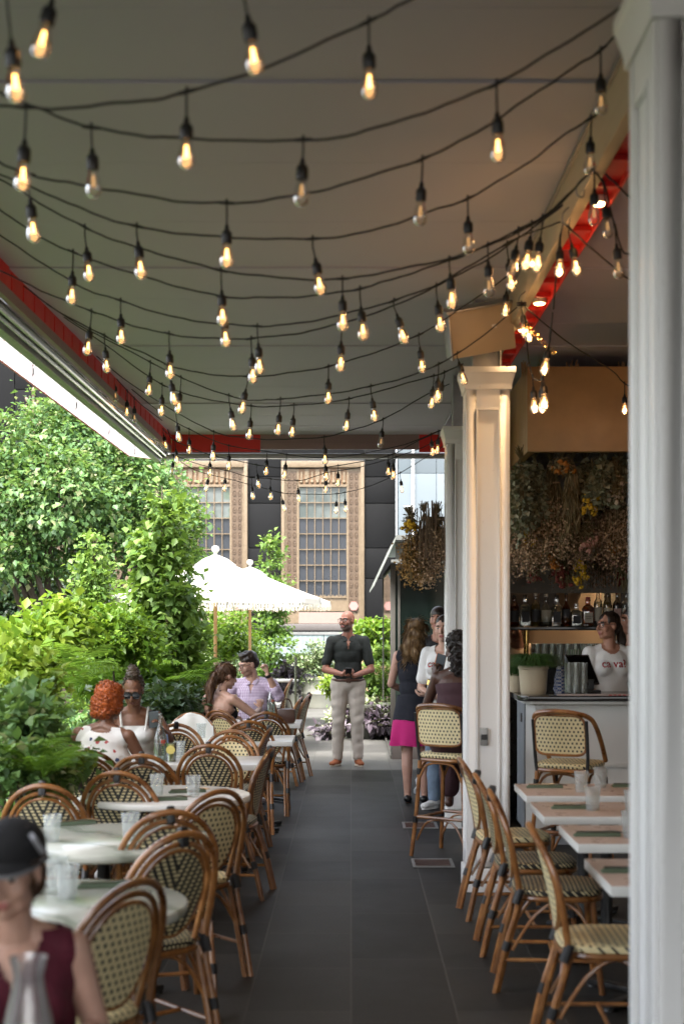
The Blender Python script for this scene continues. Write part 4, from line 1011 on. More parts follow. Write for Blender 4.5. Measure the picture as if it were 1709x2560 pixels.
# hooks and chain on the beam
for (xd, yd, Y, l) in [(1322, 435, 5.8, 'wire hook screwed to the tan beam above the first knot'), (1290, 500, 6.4, 'wire hook holding the second knot of cords'), (1190, 690, 8.0, 'wire hook over the heater')]:
    p = P(xd, yd, Y); m = MB(); m.tube([p+Vector((.06, 0, .06)), p+Vector((.03, 0, .05)), p+Vector((0, 0, .02)), p+Vector((.0, 0, -.02)), p+Vector((.025, 0, -.03)), p+Vector((.03, 0, 0))], .0035, 6, sub=4); tag(m.build('hook', mt['steeldull']), l, 'hook')
p = P(1250, 780, 7.9); m = MB()
for k in range(9):
    q = P(1205+k*8, 745+k*8, 7.95); m.tube([q+Vector((.012*cos(a), .004*sin(a)*(1 if k % 2 else 3), .010*sin(a))) for a in np.linspace(0, 2*pi, 9)[:-1]], .0025, 5, closed=True)
tag(m.build('chain', mt['gold']), 'short brass chain hanging at the left top corner of the bar panel', 'chain')
# ================================================================== PLANTS AND PARASOLS
rng = np.random.default_rng(11)
def leafmat(name, stops, trans=.42, rough=.5):
    x = N(name); at = x.n('Attribute'); at.attribute_name = 'tint'
    c = x.ramp(at.outputs['Fac'], stops)
    x.set(c, rough)
    tl = x.n('BsdfTranslucent'); x.l(x.mix(.35, c, (.22, .30, .02)), tl.inputs[0])
    mx = x.n('MixShader'); mx.inputs[0].default_value = trans
    x.l(x.b.outputs[0], mx.inputs[1]); x.l(tl.outputs[0], mx.inputs[2]); x.l(mx.outputs[0], x.out.inputs[0]); return x.m
mt['leaf_mid'] = leafmat('tree leaf', [(0, (.035, .085, .032)), (.5, (.090, .195, .055)), (.85, (.19, .31, .10)), (1, (.30, .32, .16))])
mt['leaf_lime'] = leafmat('lime leaf', [(0, (.055, .13, .012)), (.5, (.13, .25, .020)), (1, (.26, .36, .04))], .45)
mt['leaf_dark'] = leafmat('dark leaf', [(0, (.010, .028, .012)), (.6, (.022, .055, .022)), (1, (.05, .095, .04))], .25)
mt['leaf_horn'] = leafmat('hornbeam leaf', [(0, (.050, .115, .022)), (.5, (.11, .21, .035)), (1, (.21, .32, .07))], .42)
mt['leaf_fern'] = leafmat('fern leaf', [(0, (.055, .14, .018)), (.5, (.13, .28, .030)), (1, (.24, .40, .05))], .5)
mt['leaf_purple'] = leafmat('purple leaf', [(0, (.035, .022, .035)), (.6, (.07, .05, .07)), (1, (.18, .15, .18))], .15)
mt['leaf_varieg'] = leafmat('variegated leaf', [(0, (.07, .12, .05)), (.45, (.16, .22, .09)), (.75, (.46, .48, .32)), (1, (.60, .60, .46))], .3)
mt['bark'] = M('bark', (.075, .055, .042), .85, var=.35, scale=14, bump=.6, bscale=30, bdist=.02, stretch=(3, 3, .6))
def np_mesh(name, V, Q, tint=None):
    me = bpy.data.meshes.new(name); n = len(V); m = len(Q); k = Q.shape[1]
    me.vertices.add(n); me.vertices.foreach_set('co', V.astype(np.float32).ravel())
    me.loops.add(m*k); me.loops.foreach_set('vertex_index', Q.astype(np.int32).ravel())
    me.polygons.add(m); me.polygons.foreach_set('loop_start', np.arange(0, m*k, k, dtype=np.int32)); me.polygons.foreach_set('loop_total', np.full(m, k, np.int32))
    if tint is not None:
        a = me.attributes.new('tint', 'FLOAT', 'POINT'); a.data.foreach_set('value', tint.astype(np.float32))
    me.update(); me.validate(); return me
def unit(a): return a/np.maximum(1e-9, np.linalg.norm(a, axis=-1, keepdims=True))
def leaf_arrays(Pt, D, U, L, W, tint):
    """folded leaf blades: base, two shoulders, tip"""
    S_ = unit(np.cross(D, U)); U = unit(np.cross(S_, D))
    L = L[:, None]; W = W[:, None]
    v0 = Pt; v1 = Pt+D*L*.42+S_*W+U*W*.35; v2 = Pt+D*L-U*L*.12; v3 = Pt+D*L*.42-S_*W+U*W*.35
    V = np.stack([v0, v1, v2, v3], 1).reshape(-1, 3); n = len(Pt); i = np.arange(n)*4
    Q = np.concatenate([np.stack([i, i+1, i+2], 1), np.stack([i, i+2, i+3], 1)])
    return V, Q, np.repeat(tint, 4)
def rdir(n): return unit(rng.normal(size=(n, 3)))
def crown_pts(blobs, n, clump=.0, nclump=0, hollow=.45):
    vol = np.array([b[1][0]*b[1][1]*b[1][2] for b in blobs])**.75; pr = vol/vol.sum()
    k = nclump if nclump else n
    idx = rng.choice(len(blobs), k, p=pr); d = rdir(k); r = rng.uniform(hollow**2, 1, k)**.5*rng.uniform(.82, 1.12, k)
    c = np.array([b[0] for b in blobs])[idx]; R = np.array([b[1] for b in blobs])[idx]
    p = c+d*r[:, None]*R
    out = d
    if nclump:
        j = rng.integers(0, k, n); off = rng.normal(size=(n, 3))*clump*np.array([1, 1, .55])
        tintc = rng.uniform(-.22, .22, k)[j]
        return p[j]+off, unit(out[j]+rdir(n)*.5), tintc
    return p, out, np.zeros(n)
def foliage(name, blobs, n, leaf, mat, parent=None, clump=.16, nclump=None, hollow=.4, droop=.25, aspect=.34, tint0=.5, var=.2):
    p, o, tc = crown_pts(blobs, n, clump, nclump or max(12, n//26), hollow)
    D = unit(o*.7+rdir(n)*.75+np.array([0, 0, -droop])); U = unit(np.array([0, 0, 1.0])+rdir(n)*.55+o*.25)
    L = leaf*rng.uniform(.4, 1.45, n); t = np.clip(tint0+tc+rng.normal(size=n)*var, 0, 1)
    V, Q, T = leaf_arrays(p, D, U, L, L*aspect*rng.uniform(.8, 1.15, n), t)
    return link(name, np_mesh(name, V, Q, T), mat, parent)
def limbs(trunk_base, targets, r0, seed=1, wob=.12, fork=.45):
    rr = random.Random(seed); m = MB(); b = Vector(trunk_base)
    for tg in targets:
        tg = Vector(tg); mid = b.lerp(tg, .5)+Vector((rr.uniform(-wob, wob), rr.uniform(-wob, wob), rr.uniform(0, wob)))
        q = b.lerp(tg, .2); q.x = b.x+(tg.x-b.x)*.08; q.y = b.y+(tg.y-b.y)*.08
        m.tube([b+Vector((rr.uniform(-.03, .03), rr.uniform(-.03, .03), 0)), q, mid, tg], lambda t: r0*(1-.85*t)+.004, 7, sub=4)
    return m
def B_(xd, yd, rd, Y, ky=1.0, kz=1.0):
    p = P(xd, yd, Y+random.uniform(-.3, .3)); r = rd*Y/FD; return (np.array(p), np.array([r, r*ky, r*kz]))

# the big tree on the left
t = thing('tree', 'big leafy multi stemmed tree filling the left behind the terrace edge', 'tree', (0, 0, 0))
bl = [B_(100, 985, 75, 22), B_(60, 1040, 95, 22), B_(190, 1010, 95, 22), B_(290, 1060, 100, 22.3), B_(30, 1150, 100, 21.5), B_(140, 1120, 120, 21.3), B_(250, 1150, 110, 22), B_(350, 1110, 75, 22.5), B_(90, 1240, 90, 21.5), B_(205, 1245, 85, 21.8), B_(320, 1215, 80, 22.2), B_(10, 1280, 70, 21.4), B_(-90, 1100, 130, 22), B_(-80, 1250, 110, 22), B_(395, 1160, 50, 22.3), B_(150, 935, 45, 22), B_(115, 905, 26, 22)]
foliage('crown', bl, 32000, .088, mt['leaf_mid'], t, .16, 1300, .35, .4, .40, .52, .24)
limbs((P(150, 1440, 22).x, 22, .3), [b[0] for b in bl[:13]], .10, 3, .3).build('trunk', mt['bark'], t)
# darker tree behind it
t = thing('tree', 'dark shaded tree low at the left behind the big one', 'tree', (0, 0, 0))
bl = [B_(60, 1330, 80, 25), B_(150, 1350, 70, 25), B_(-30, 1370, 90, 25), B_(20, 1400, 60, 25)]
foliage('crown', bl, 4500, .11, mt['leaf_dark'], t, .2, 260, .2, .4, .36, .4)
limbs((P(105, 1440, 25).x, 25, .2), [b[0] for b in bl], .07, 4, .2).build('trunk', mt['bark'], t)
def columnar(name, label, xd, ytop, ybot, Y, prof, n, leaf, mat, tint0=.5, ground=.3, group=None, hollow=.2, clump=.09):
    """a slim upright tree: prof = half widths (D px) from top to bottom"""
    t = thing(name, label, 'tree', (0, 0, 0), 0, group); k = len(prof); bl = []
    for i, w_ in enumerate(prof):
        y = ytop+(ybot-ytop)*(i+.5)/k; h = (ybot-ytop)/k*.75
        p = P(xd+random.uniform(-.2, .2)*w_, y, Y); bl.append((np.array(p), np.array([w_*Y/FD, w_*Y/FD, h*Y/FD])))
    foliage('crown', bl, n, leaf, mat, t, clump, max(20, n//22), hollow, .15, .36, tint0, .2)
    top = P(xd, ytop, Y); rr = random.Random(len(label)); m = MB()
    m.tube([(top.x+.02, Y, ground-.05), (top.x-.01, Y, (ground+top.z)/2), (top.x, Y, top.z)], lambda q: .028*(1-.85*q)+.003, 7, sub=4)
    for b in bl:
        c = Vector(b[0])
        for q in range(5):
            a = rr.uniform(0, 6.3); e = c+Vector((cos(a)*b[1][0]*.9, sin(a)*b[1][1]*.9, rr.uniform(-.2, .6)*b[1][2])); m.tube([(top.x, Y, max(ground, c.z-.15)), c.lerp(e, .5), e], .005, 5)
    m.build('trunk', mt['bark'], t); return t
t = columnar('slender_tree', 'young slender tree with loose bright leaves tied to a stake, left of the parasols', 372, 1115, 1580, 16.6, [18, 34, 46, 54, 56, 78, 86, 84, 84, 80], 5200, .11, mt['leaf_horn'], .6, .3, None, .25, .10)
MB().tube([(P(387, 1560, 16.6).x, 16.5, .3), (P(385, 1330, 16.6).x, 16.5, P(385, 1330, 16.6).z)], .014, 8).build('stake', M('pale stake', (.36, .27, .18), .7), t)
columnar('slender_tree', 'slim column shaped tree between the big tree and the staked one', 215, 1225, 1470, 18, [14, 24, 36, 42, 44, 42, 44], 3000, .075, mt['leaf_horn'], .65)
columnar('slender_tree', 'dense column shaped tree touching the left gilded window', 425, 1120, 1420, 23, [22, 42, 50, 54, 52, 48, 50], 4200, .08, mt['leaf_horn'], .5)
columnar('slender_tree', 'narrow pointed column tree to the right of the parasol tops', 618, 1228, 1570, 28, [14, 26, 24, 40, 46, 42, 48, 50, 48, 46], 4200, .09, mt['leaf_horn'], .5)
# shrubs: name, label, blobs, n, leaf, material
def shrub(label, bl, n, leaf, mat, tint0=.5, ground=.3, cat='shrub', name='shrub', clump=.09, aspect=.36, hollow=.2, var=.2):
    t = thing(name, label, cat, (0, 0, 0)); foliage('foliage', bl, n, leaf, mat, t, clump, max(20, n//20), hollow, .15, aspect, tint0, var)
    c = sum((b[0] for b in bl), np.zeros(3))/len(bl); limbs((c[0], c[1], ground-.05), [b[0] for b in bl], .018, len(label), .08).build('stems', mt['bark'], t); return t
shrub('broad yellow green shrub behind the parasol poles', [B_(470, 1450, 55, 25), B_(540, 1440, 55, 25), B_(500, 1500, 60, 24.5), B_(570, 1490, 40, 24.8)], 5500, .07, mt['leaf_lime'], .4)
shrub('fine leaved pale shrub at the foot of the parasol poles', [B_(560, 1540, 38, 22), B_(510, 1550, 40, 22), B_(460, 1530, 45, 22)], 4200, .05, mt['leaf_varieg'], .25, clump=.05)
shrub('bright hydrangea like bush left of the staked tree', [B_(260, 1440, 55, 15), B_(310, 1470, 55, 14.8), B_(230, 1480, 50, 15)], 3600, .075, mt['leaf_lime'], .35)
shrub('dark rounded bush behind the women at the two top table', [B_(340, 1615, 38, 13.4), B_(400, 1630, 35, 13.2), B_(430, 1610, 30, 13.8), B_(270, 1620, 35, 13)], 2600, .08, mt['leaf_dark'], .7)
shrub('airy lime bush rising behind the women at the bottle table', [B_(250, 1540, 50, 16.6), B_(300, 1530, 45, 17), B_(370, 1545, 40, 17.2), B_(210, 1560, 45, 16.4)], 4200, .07, mt['leaf_lime'], .5)
shrub('mid green bush beneath the staked tree', [B_(430, 1580, 40, 16.8), B_(415, 1510, 48, 17.4), B_(350, 1500, 45, 17.2), B_(445, 1550, 35, 17.0)], 3800, .07, mt['leaf_horn'], .35)
shrub('tall lime shrub with lobed leaves at the left edge', [B_(30, 1505, 70, 11), B_(95, 1490, 60, 11.2), B_(20, 1570, 75, 10.8), B_(110, 1420, 38, 12), B_(140, 1385, 22, 12.2), B_(150, 1450, 55, 12)], 5600, .085, mt['leaf_lime'], .6)
shrub('soft yellow bush in near focus blur at the left edge', [B_(15, 1540, 60, 9), B_(60, 1570, 55, 9), B_(-30, 1600, 60, 9), B_(30, 1625, 45, 9)], 2600, .075, mt['leaf_lime'], .8)
shrub('broad dark leaved bush low at the left by the tables', [B_(50, 1680, 45, 7.9), B_(35, 1645, 35, 8), B_(10, 1660, 55, 8), B_(50, 1625, 30, 8.2), B_(75, 1715, 22, 7.9)], 2000, .07, mt['leaf_mid'], .5, aspect=.45, clump=.10)
shrub('low leafy ground bush under the ferns at the left edge', [B_(30, 1760, 50, 7.6), B_(100, 1765, 45, 7.7), B_(-40, 1760, 60, 7.6), B_(125, 1775, 20, 7.8)], 2400, .06, mt['leaf_mid'], .6)
shrub('light green flower heads rising beside the orange haired woman', [B_(190, 1745, 16, 8), B_(172, 1760, 12, 8)], 500, .035, mt['leaf_lime'], .95, clump=.03)
shrub('bright green bush right of the standing man', [B_(835, 1450, 26, 24), B_(850, 1480, 28, 24), B_(825, 1500, 28, 24), B_(865, 1440, 18, 24), B_(880, 1500, 25, 24), B_(850, 1560, 30, 24)], 3600, .085, mt['leaf_lime'], .5)
shrub('dark purple bush in the shrub bed by the steel post', [B_(650, 1560, 22, 24), B_(670, 1545, 18, 24), B_(640, 1585, 20, 24)], 900, .09, mt['leaf_purple'], .3)
# ferns
def fern(label, base, n, L, mat, spread=1.0, lean=(0, 0), tint0=.5, r=.0):
    Vs = []; Qs = []; Ts = []; off = 0
    for k in range(n):
        a = 2*pi*k/n+rng.uniform(-.4, .4); ln = L*rng.uniform(.7, 1.15); el = rng.uniform(.7, 1.3)
        h = np.array([cos(a)*spread+lean[0], sin(a)*spread+lean[1], 0]); m = 19; pts = []
        for q in range(m):
            s = q/(m-1); pts.append(np.array(base)+h*ln*s*cos(el*.55)+np.array([0, 0, ln*(sin(el)*s*1.25-.62*s*s)]))
        pts = np.array(pts); tg = unit(np.gradient(pts, axis=0)); side = unit(np.cross(tg, np.array([0, 0, 1.0]))); up = unit(np.cross(side, tg))
        s = np.linspace(0, 1, m); wd = ln*.34*np.sin(np.pi*np.clip(s*.92+.10, 0, 1))**.8*(s > .12)
        for sg in (-1, 1):
            D = unit(side*sg+tg*.62-up*.18); ok = wd > .01
            for sub in (0.,):
                Pp = pts[ok]+tg[ok]*(ln/m)*sub; n_ = ok.sum()
                V, Q, T = leaf_arrays(Pp, unit(D[ok]+rdir(n_)*.10), up[ok], wd[ok]*rng.uniform(.85, 1.1, n_), np.full(n_, ln/m*.17), np.clip(tint0+rng.normal(size=n_)*.12+rng.uniform(-.15, .15), 0, 1))
                Vs.append(V); Qs.append(Q+off); Ts.append(T); off += len(V)
        for q in range(0, m-1):    # rib
            w_ = .004*(1-s[q]*.7); V = np.array([pts[q]-side[q]*w_, pts[q]+side[q]*w_, pts[q+1]+side[q+1]*w_*.9, pts[q+1]-side[q+1]*w_*.9])
            Vs.append(V); Qs.append(np.array([[0, 1, 2], [0, 2, 3]])+off); Ts.append(np.full(4, .3)); off += 4
    o = link('fern', np_mesh('fern', np.concatenate(Vs), np.concatenate(Qs), np.concatenate(Ts)), mat)
    return tag(o, label, 'fern', 'ferns in the garden bed')
for xd, yd, Y, n, L, ti, l in [(180, 1590, 15.6, 24, .72, .75, 'bright fern left of the orange haired woman'), (300, 1560, 16.3, 26, .78, .65, 'fern with long feathery fronds above the sunglasses woman'), (240, 1575, 15.8, 26, .75, .75, 'feathery fern directly behind the hair bun'),
    (395, 1590, 16.4, 24, .70, .55, 'darker fern between the sunglasses woman and the ponytail'), (40, 1765, 7.4, 20, .36, .6, 'low fern at the left edge above the front chevron chairs'), (100, 1785, 7.2, 16, .28, .5, 'small fern beside the leftmost chevron chair'), (10, 1720, 8.2, 18, .55, .65, 'fern half cut by the left edge of the view'), (120, 1600, 10.4, 18, .62, .75, 'yellowish fern under the lime shrub'), (440, 1590, 16.6, 20, .60, .5, 'fern just left of the ponytail woman')]:
    p = P(xd, yd, Y); fern(l, (p.x, p.y, p.z), n, L, mt['leaf_fern'], 1.0, (.12, -.1), ti)

# clipped planting added out of view, blocking skylight from the near floor
t = thing('shade_hedge', 'clipped hedge continuing the garden edge past the near tables, left of the view', 'shade_hedge', (0, 0, 0))
foliage('foliage', [(np.array([-3.0, -8+k*1.1, 1.25]), np.array([.55, .8, 1.25])) for k in range(11)], 6000, .12, mt['leaf_mid'], t, .1, 500, .75, .1, .4)
m = MB(); m.box2((-3.35, -8.4, 0), (-2.65, 3.4, 2.3)); m.build('core', mt['leaf_dark'], t)
# low planting that covers the beds between the shrubs
def cover(X0, X1, Y0, Y1, z, n, leaf, mat, h=.16):
    p = np.stack([rng.uniform(X0, X1, n), rng.uniform(Y0, Y1, n), np.zeros(n)], 1); p[:, 2] = z+rng.uniform(0, h, n)*(1+.8*np.sin(p[:, 0]*2.1)*np.sin(p[:, 1]*1.7))
    D = unit(rdir(n)+np.array([0, 0, .5])); L = leaf*rng.uniform(.6, 1.3, n); V, Q, T = leaf_arrays(p, D, unit(np.array([0, 0, 1.0])+rdir(n)*.4), L, L*.4, np.clip(.4+rng.normal(size=n)*.25, 0, 1))
    tag(link('ground_cover', np_mesh('ground_cover', V, Q, T), mat), 'low leafy ground cover carpeting the soil between the shrubs of the garden bed', 'ground cover', kind='stuff')
cover(-7, -2.32, 3.2, 19.9, .31, 20000, .10, mt['leaf_mid']); cover(-12, -1.6, 21.1, 28.9, .29, 12000, .12, mt['leaf_horn'])
# planters
mt['planterstone'] = M('weathered planter', (.30, .30, .25), .7, var=.15, scale=6, bump=.2)
mt['planterdark'] = M('olive planter', (.075, .078, .06), .6, var=.15, scale=6, bump=.2)
def pot(label, X, Y, r, h, mat, group='stone planters'):
    t = thing('planter', label, 'planter', (X, Y, 0), 0, group)
    MB().lathe([(r*.80, 0), (r*.84, .03), (r*.88, h*.42), (r*.92, h*.45), (r*.92, h*.52), (r*.90, h*.55), (r*.95, h*.88), (r*1.04, h*.90), (r*1.05, h*.985), (r*1.0, h), (r*.93, h*.97), (r*.90, h*.85)], 28, cap=False).build('bowl', mat, t)
    MB().lathe([(0.001, h*.86), (r*.91, h*.87)], 24, cap=False).build('soil', mt['soil'], t); return t
p = P(732, 1612, 28.0); pot('pale stone planter with a loose light green bush left of the man', p.x, 28, .36, .62, mt['planterstone'])
shrub('loose light green bush growing in the pale planter left of the man', [B_(735, 1520, 30, 28), B_(710, 1535, 28, 28), B_(755, 1530, 24, 28), B_(730, 1490, 22, 28)], 3000, .06, mt['leaf_varieg'], .35, .5, 'plant', 'potted_plant', .07)
p = P(672, 1612, 28.2); pot('pale stone planter by the steel post', p.x, 28.2, .34, .60, mt['planterstone'])
shrub('green flowering bush growing in the planter by the steel post', [B_(675, 1535, 26, 28.2), B_(655, 1545, 18, 28.2), B_(690, 1515, 18, 28.2)], 2000, .07, mt['leaf_varieg'], .2, .5, 'plant', 'potted_plant', .07)
shrub('lime hydrangea drooping at the left hip of the man', [B_(765, 1560, 16, 25), B_(752, 1575, 14, 25), B_(775, 1590, 14, 25)], 900, .07, mt['leaf_lime'], .9, .3, 'shrub', 'shrub', .06)
p = P(838, 1692, 20.9); pot('dark olive planter behind the legs of the man', p.x, 20.9, .34, .50, mt['planterdark'])
shrub('trailing purple and silver plant in the olive planter', [B_(845, 1640, 26, 20.9), B_(870, 1650, 24, 20.8), B_(810, 1650, 18, 20.9), B_(765, 1665, 22, 20.8), B_(745, 1680, 14, 20.7)], 800, .13, mt['leaf_purple'], .6, .3, 'plant', 'potted_plant', .08, .3)
shrub('silvery green trailing plant spilling from the olive planter', [B_(840, 1625, 30, 21.0), B_(880, 1630, 20, 20.9), B_(770, 1645, 22, 20.9)], 1200, .06, mt['leaf_varieg'], .6, .3, 'plant', 'potted_plant', .06)
shrub('climbing vine on the tan slat fence right of the man', [B_(850, 1580, 20, 22.5), B_(862, 1620, 18, 22.4), B_(846, 1545, 20, 22.5), B_(875, 1560, 16, 22.4), B_(880, 1500, 18, 22.3)], 1500, .08, mt['leaf_horn'], .6, .1, 'vine', 'vine', .08)
m = MB(); mt['slat'] = M('tan slat', (.42, .30, .17), .7, var=.2, scale=3, stretch=(8, 8, .6))
t = thing('slat_fence', 'tan upright slat fence seen through the kiosk side glass', 'fence', (0, 0, 0))
for k in range(16):
    xx = .16+k*.056; m.box((xx, 22.9+.01*(k % 2), .62), (.047, .02, 1.2))
m.build('slats', mt['slat'], t, bevel=.003); m = MB(); m.box((.6, 22.94, .95), (1.0, .03, .06)); m.box((.6, 22.94, .3), (1.0, .03, .06)); m.build('rails', mt['slat'], t)
MB().tube([(P(678, 1600, 19.3).x, 19.3, 0), (P(678, 1600, 19.3).x, 19.3, 1.22)], .018, 10).build('post', mt['steel'])
o = bpy.data.objects['post']; o.name = 'steel_post_bollard'; tag(o, 'thin bright steel post standing on the pavement left of the man', 'post')

# parasols
x = N('cream canvas'); v = x.obj(); c = x.mix(x.noise(6, 4, v), (.56, .545, .50), (.62, .605, .56))
x.set(c, .85); tl = x.n('BsdfTranslucent'); x.l(c, tl.inputs[0]); mx = x.n('MixShader'); mx.inputs[0].default_value = .35
x.l(x.b.outputs[0], mx.inputs[1]); x.l(tl.outputs[0], mx.inputs[2]); x.l(mx.outputs[0], x.out.inputs[0]); mt['canvas'] = x.m
mt['fringe'] = M('cream fringe', (.78, .72, .58), .9, var=.1)
mt['wood'] = M('varnished pole', (.50, .30, .13), .4, var=.12, scale=4, stretch=(4, 4, .3))
def parasol(label, X, Y, R=1.32, rim=2.02, top=2.52, rot=0):
    t = thing('parasol', label, 'parasol', (X, Y, 0), rot, 'cream fringed parasols')
    n = 8; m = MB(); V = []; F = []; rings = 8; seg = 6
    for i in range(rings+1):
        q = i/rings
        for k in range(n*seg):
            a = 2*pi*k/(n*seg); fr = (k % seg)/seg; sagk = 4*fr*(1-fr)
            rr = R*(.07+.93*q)*cos(pi/n)/cos((a % (2*pi/n))-pi/n)
            z = top-(top-rim)*(q**.88)+.04*0-.015*sagk*q
            V.append((rr*cos(a), rr*sin(a), z))
    W_ = n*seg
    for i in range(rings):
        for k in range(W_): F.append((i*W_+k, i*W_+(k+1) % W_, (i+1)*W_+(k+1) % W_, (i+1)*W_+k))
    m.add(V, F); m.build('canopy', mt['canvas'], t, ang=80)
    # valance and fringe
    rim_v = V[rings*W_:]; m = MB(); nn = len(rim_v); VV = [Vector(p) for p in rim_v]+[Vector((p[0]*1.012, p[1]*1.012, p[2]-.075)) for p in rim_v]
    m.add(VV, [(k, (k+1) % nn, nn+(k+1) % nn, nn+k) for k in range(nn)]); m.build('valance', mt['canvas'], t, ang=80)
    m = MB()
    for k in range(nn):
        a0, a1 = VV[nn+k], VV[nn+(k+1) % nn]
        for q in range(5):
            p = a0.lerp(a1, (q+random.random()*.6)/5); d = random.uniform(.045, .075); j = random.uniform(-.012, .012); s = (a1-a0).normalized()*.009
            m.add([p-s, p+s, p+s*.8+Vector((j, j, -d)), p-s*.8+Vector((j, j, -d))], [(0, 1, 2, 3)])
    tag(m.build('fringe', mt['fringe'], t), kind='stuff')
    m = MB(); V = []
    for i, (r0, z0) in enumerate([(.02, top+.065), (.16, top+.01), (.24, top-.05), (.27, top-.09)]):
        for k in range(24):
            a = 2*pi*k/24; V.append((r0*cos(a), r0*sin(a), z0+(.022*cos(a*8) if i == 3 else 0)))
    m.add(V, [(i*24+k, i*24+(k+1) % 24, (i+1)*24+(k+1) % 24, (i+1)*24+k) for i in range(3) for k in range(24)]); m.build('top_vent', mt['canvas'], t, ang=80)
    MB().lathe([(.012, top+.06), (.03, top+.07), (.022, top+.085), (.05, top+.115), (.055, top+.14), (.04, top+.175), (.001, top+.185)], 16).build('finial', mt['canvas'], t)
    MB().lathe([(.024, .03), (.024, top+.05)], 14).build('pole', mt['wood'], t)
    MB().lathe([(.035, .98), (.042, 1.0), (.042, 1.17), (.035, 1.19)], 14).build('tilt_collar', M('collar', (.42, .33, .23), .5) if 'collar' not in bpy.data.materials else bpy.data.materials['collar'], t)
    MB().tube([(.042, -.02, 1.10), (.07, -.03, 1.10), (.08, -.03, 1.04)], .008, 6).build('crank', mt['dark'], t)
    for k in range(n):
        a = 2*pi*k/n; MB().tube([(.03*cos(a), .03*sin(a), top-.02), (R*.99*cos(a), R*.99*sin(a), rim-.015)], .009, 6).build('rib', mt['wood'], t)
    MB().lathe([(.26, 0), (.27, .03), (.25, .06), (.05, .09), (.03, .30)], 24).build('base', mt['ironblack'], t)
    return t
parasol('nearer cream fringed parasol on a wooden pole at the edge of the shrubs', P(494, 1400, 18.7).x, 18.7, 1.40, rot=.2)
parasol('farther cream fringed parasol half hidden behind the nearer one', P(573, 1400, 23.0).x, 23.0, 1.30, rot=.05)
# ================================================================== BAR
mt['barwhite'] = M('bar front paint', (.72, .72, .69), .45, var=.05, scale=3)
mt['bargrey'] = M('bar side panel', (.24, .26, .28), .4, var=.15, scale=3)
x = N('black granite top'); v = x.obj(); mt['bartop'] = x.set(x.mix(x.noise(140, 3, v, .7), (.008, .008, .009), (.035, .035, .036)), .12)
t = thing('bar_counter', 'white panelled bar counter with a black stone top behind the bar stools', 'bar counter', (0, 0, 0))
m = MB(); m.prism([(1.33, 10.70), (4.6, 10.70), (4.6, 11.45), (1.27, 11.45), (1.27, 10.80)], 1.11, 1.15); m.build('countertop', mt['bartop'], t, bevel=.006)
m = MB(); m.prism([(1.40, 10.86), (4.6, 10.86), (4.6, 11.40), (1.34, 11.40), (1.34, 10.92)], .12, 1.085); m.build('body', mt['barwhite'], t)
m = MB(); m.prism([(1.36, 10.74), (4.6, 10.74), (4.6, 11.42), (1.31, 11.42), (1.31, 10.83)], 1.0865, 1.1085); m.build('moulding', mt['white'], t, bevel=.005)
m = MB(); m.prism([(1.42, 10.88), (4.6, 10.88), (4.6, 11.38), (1.36, 11.38), (1.36, 10.94)], 0, .119); m.build('plinth', mt['bargrey'], t)
m = MB()
for X0 in (1.405, 2.25, 3.1): m.box2((X0, 10.845, .121), (X0+.07, 10.859, 1.085))
m.box2((1.476, 10.84, .60), (2.249, 10.859, .63)); m.box2((2.321, 10.84, .60), (3.099, 10.859, .63)); m.build('panel_frame', mt['barwhite'], t, bevel=.003)
m = MB(); m.box2((1.328, 10.93, .125), (1.3395, 11.39, 1.08)); m.build('side_panel', mt['bargrey'], t)
m = MB(); m.box2((1.322, 11.05, .93), (1.327, 11.12, 1.0)); m.build('socket', mt['dark'], t, bevel=.002)
t = thing('back_bar', 'dark back bar with a bottle shelf on brass posts behind the bartenders', 'bar shelf', (0, 0, 0))
m = MB(); m.box2((1.30, 12.7, .05), (4.4, 13.5, 1.28)); m.build('cabinet', mt['dark'], t)
m = MB(); m.box2((1.28, 12.66, 1.281), (4.4, 13.5, 1.31)); m.build('worktop', mt['bartop'], t)
m = MB(); m.box2((1.44, 13.0, 1.63), (4.4, 13.42, 1.665)); m.build('shelf', mt['bartop'], t, bevel=.004)
for X in (1.63, 2.9, 4.1): MB().lathe([(.022, 1.311), (.022, 1.629)], 14, (X, 13.25, 0)).build('post', mt['gold'], t)

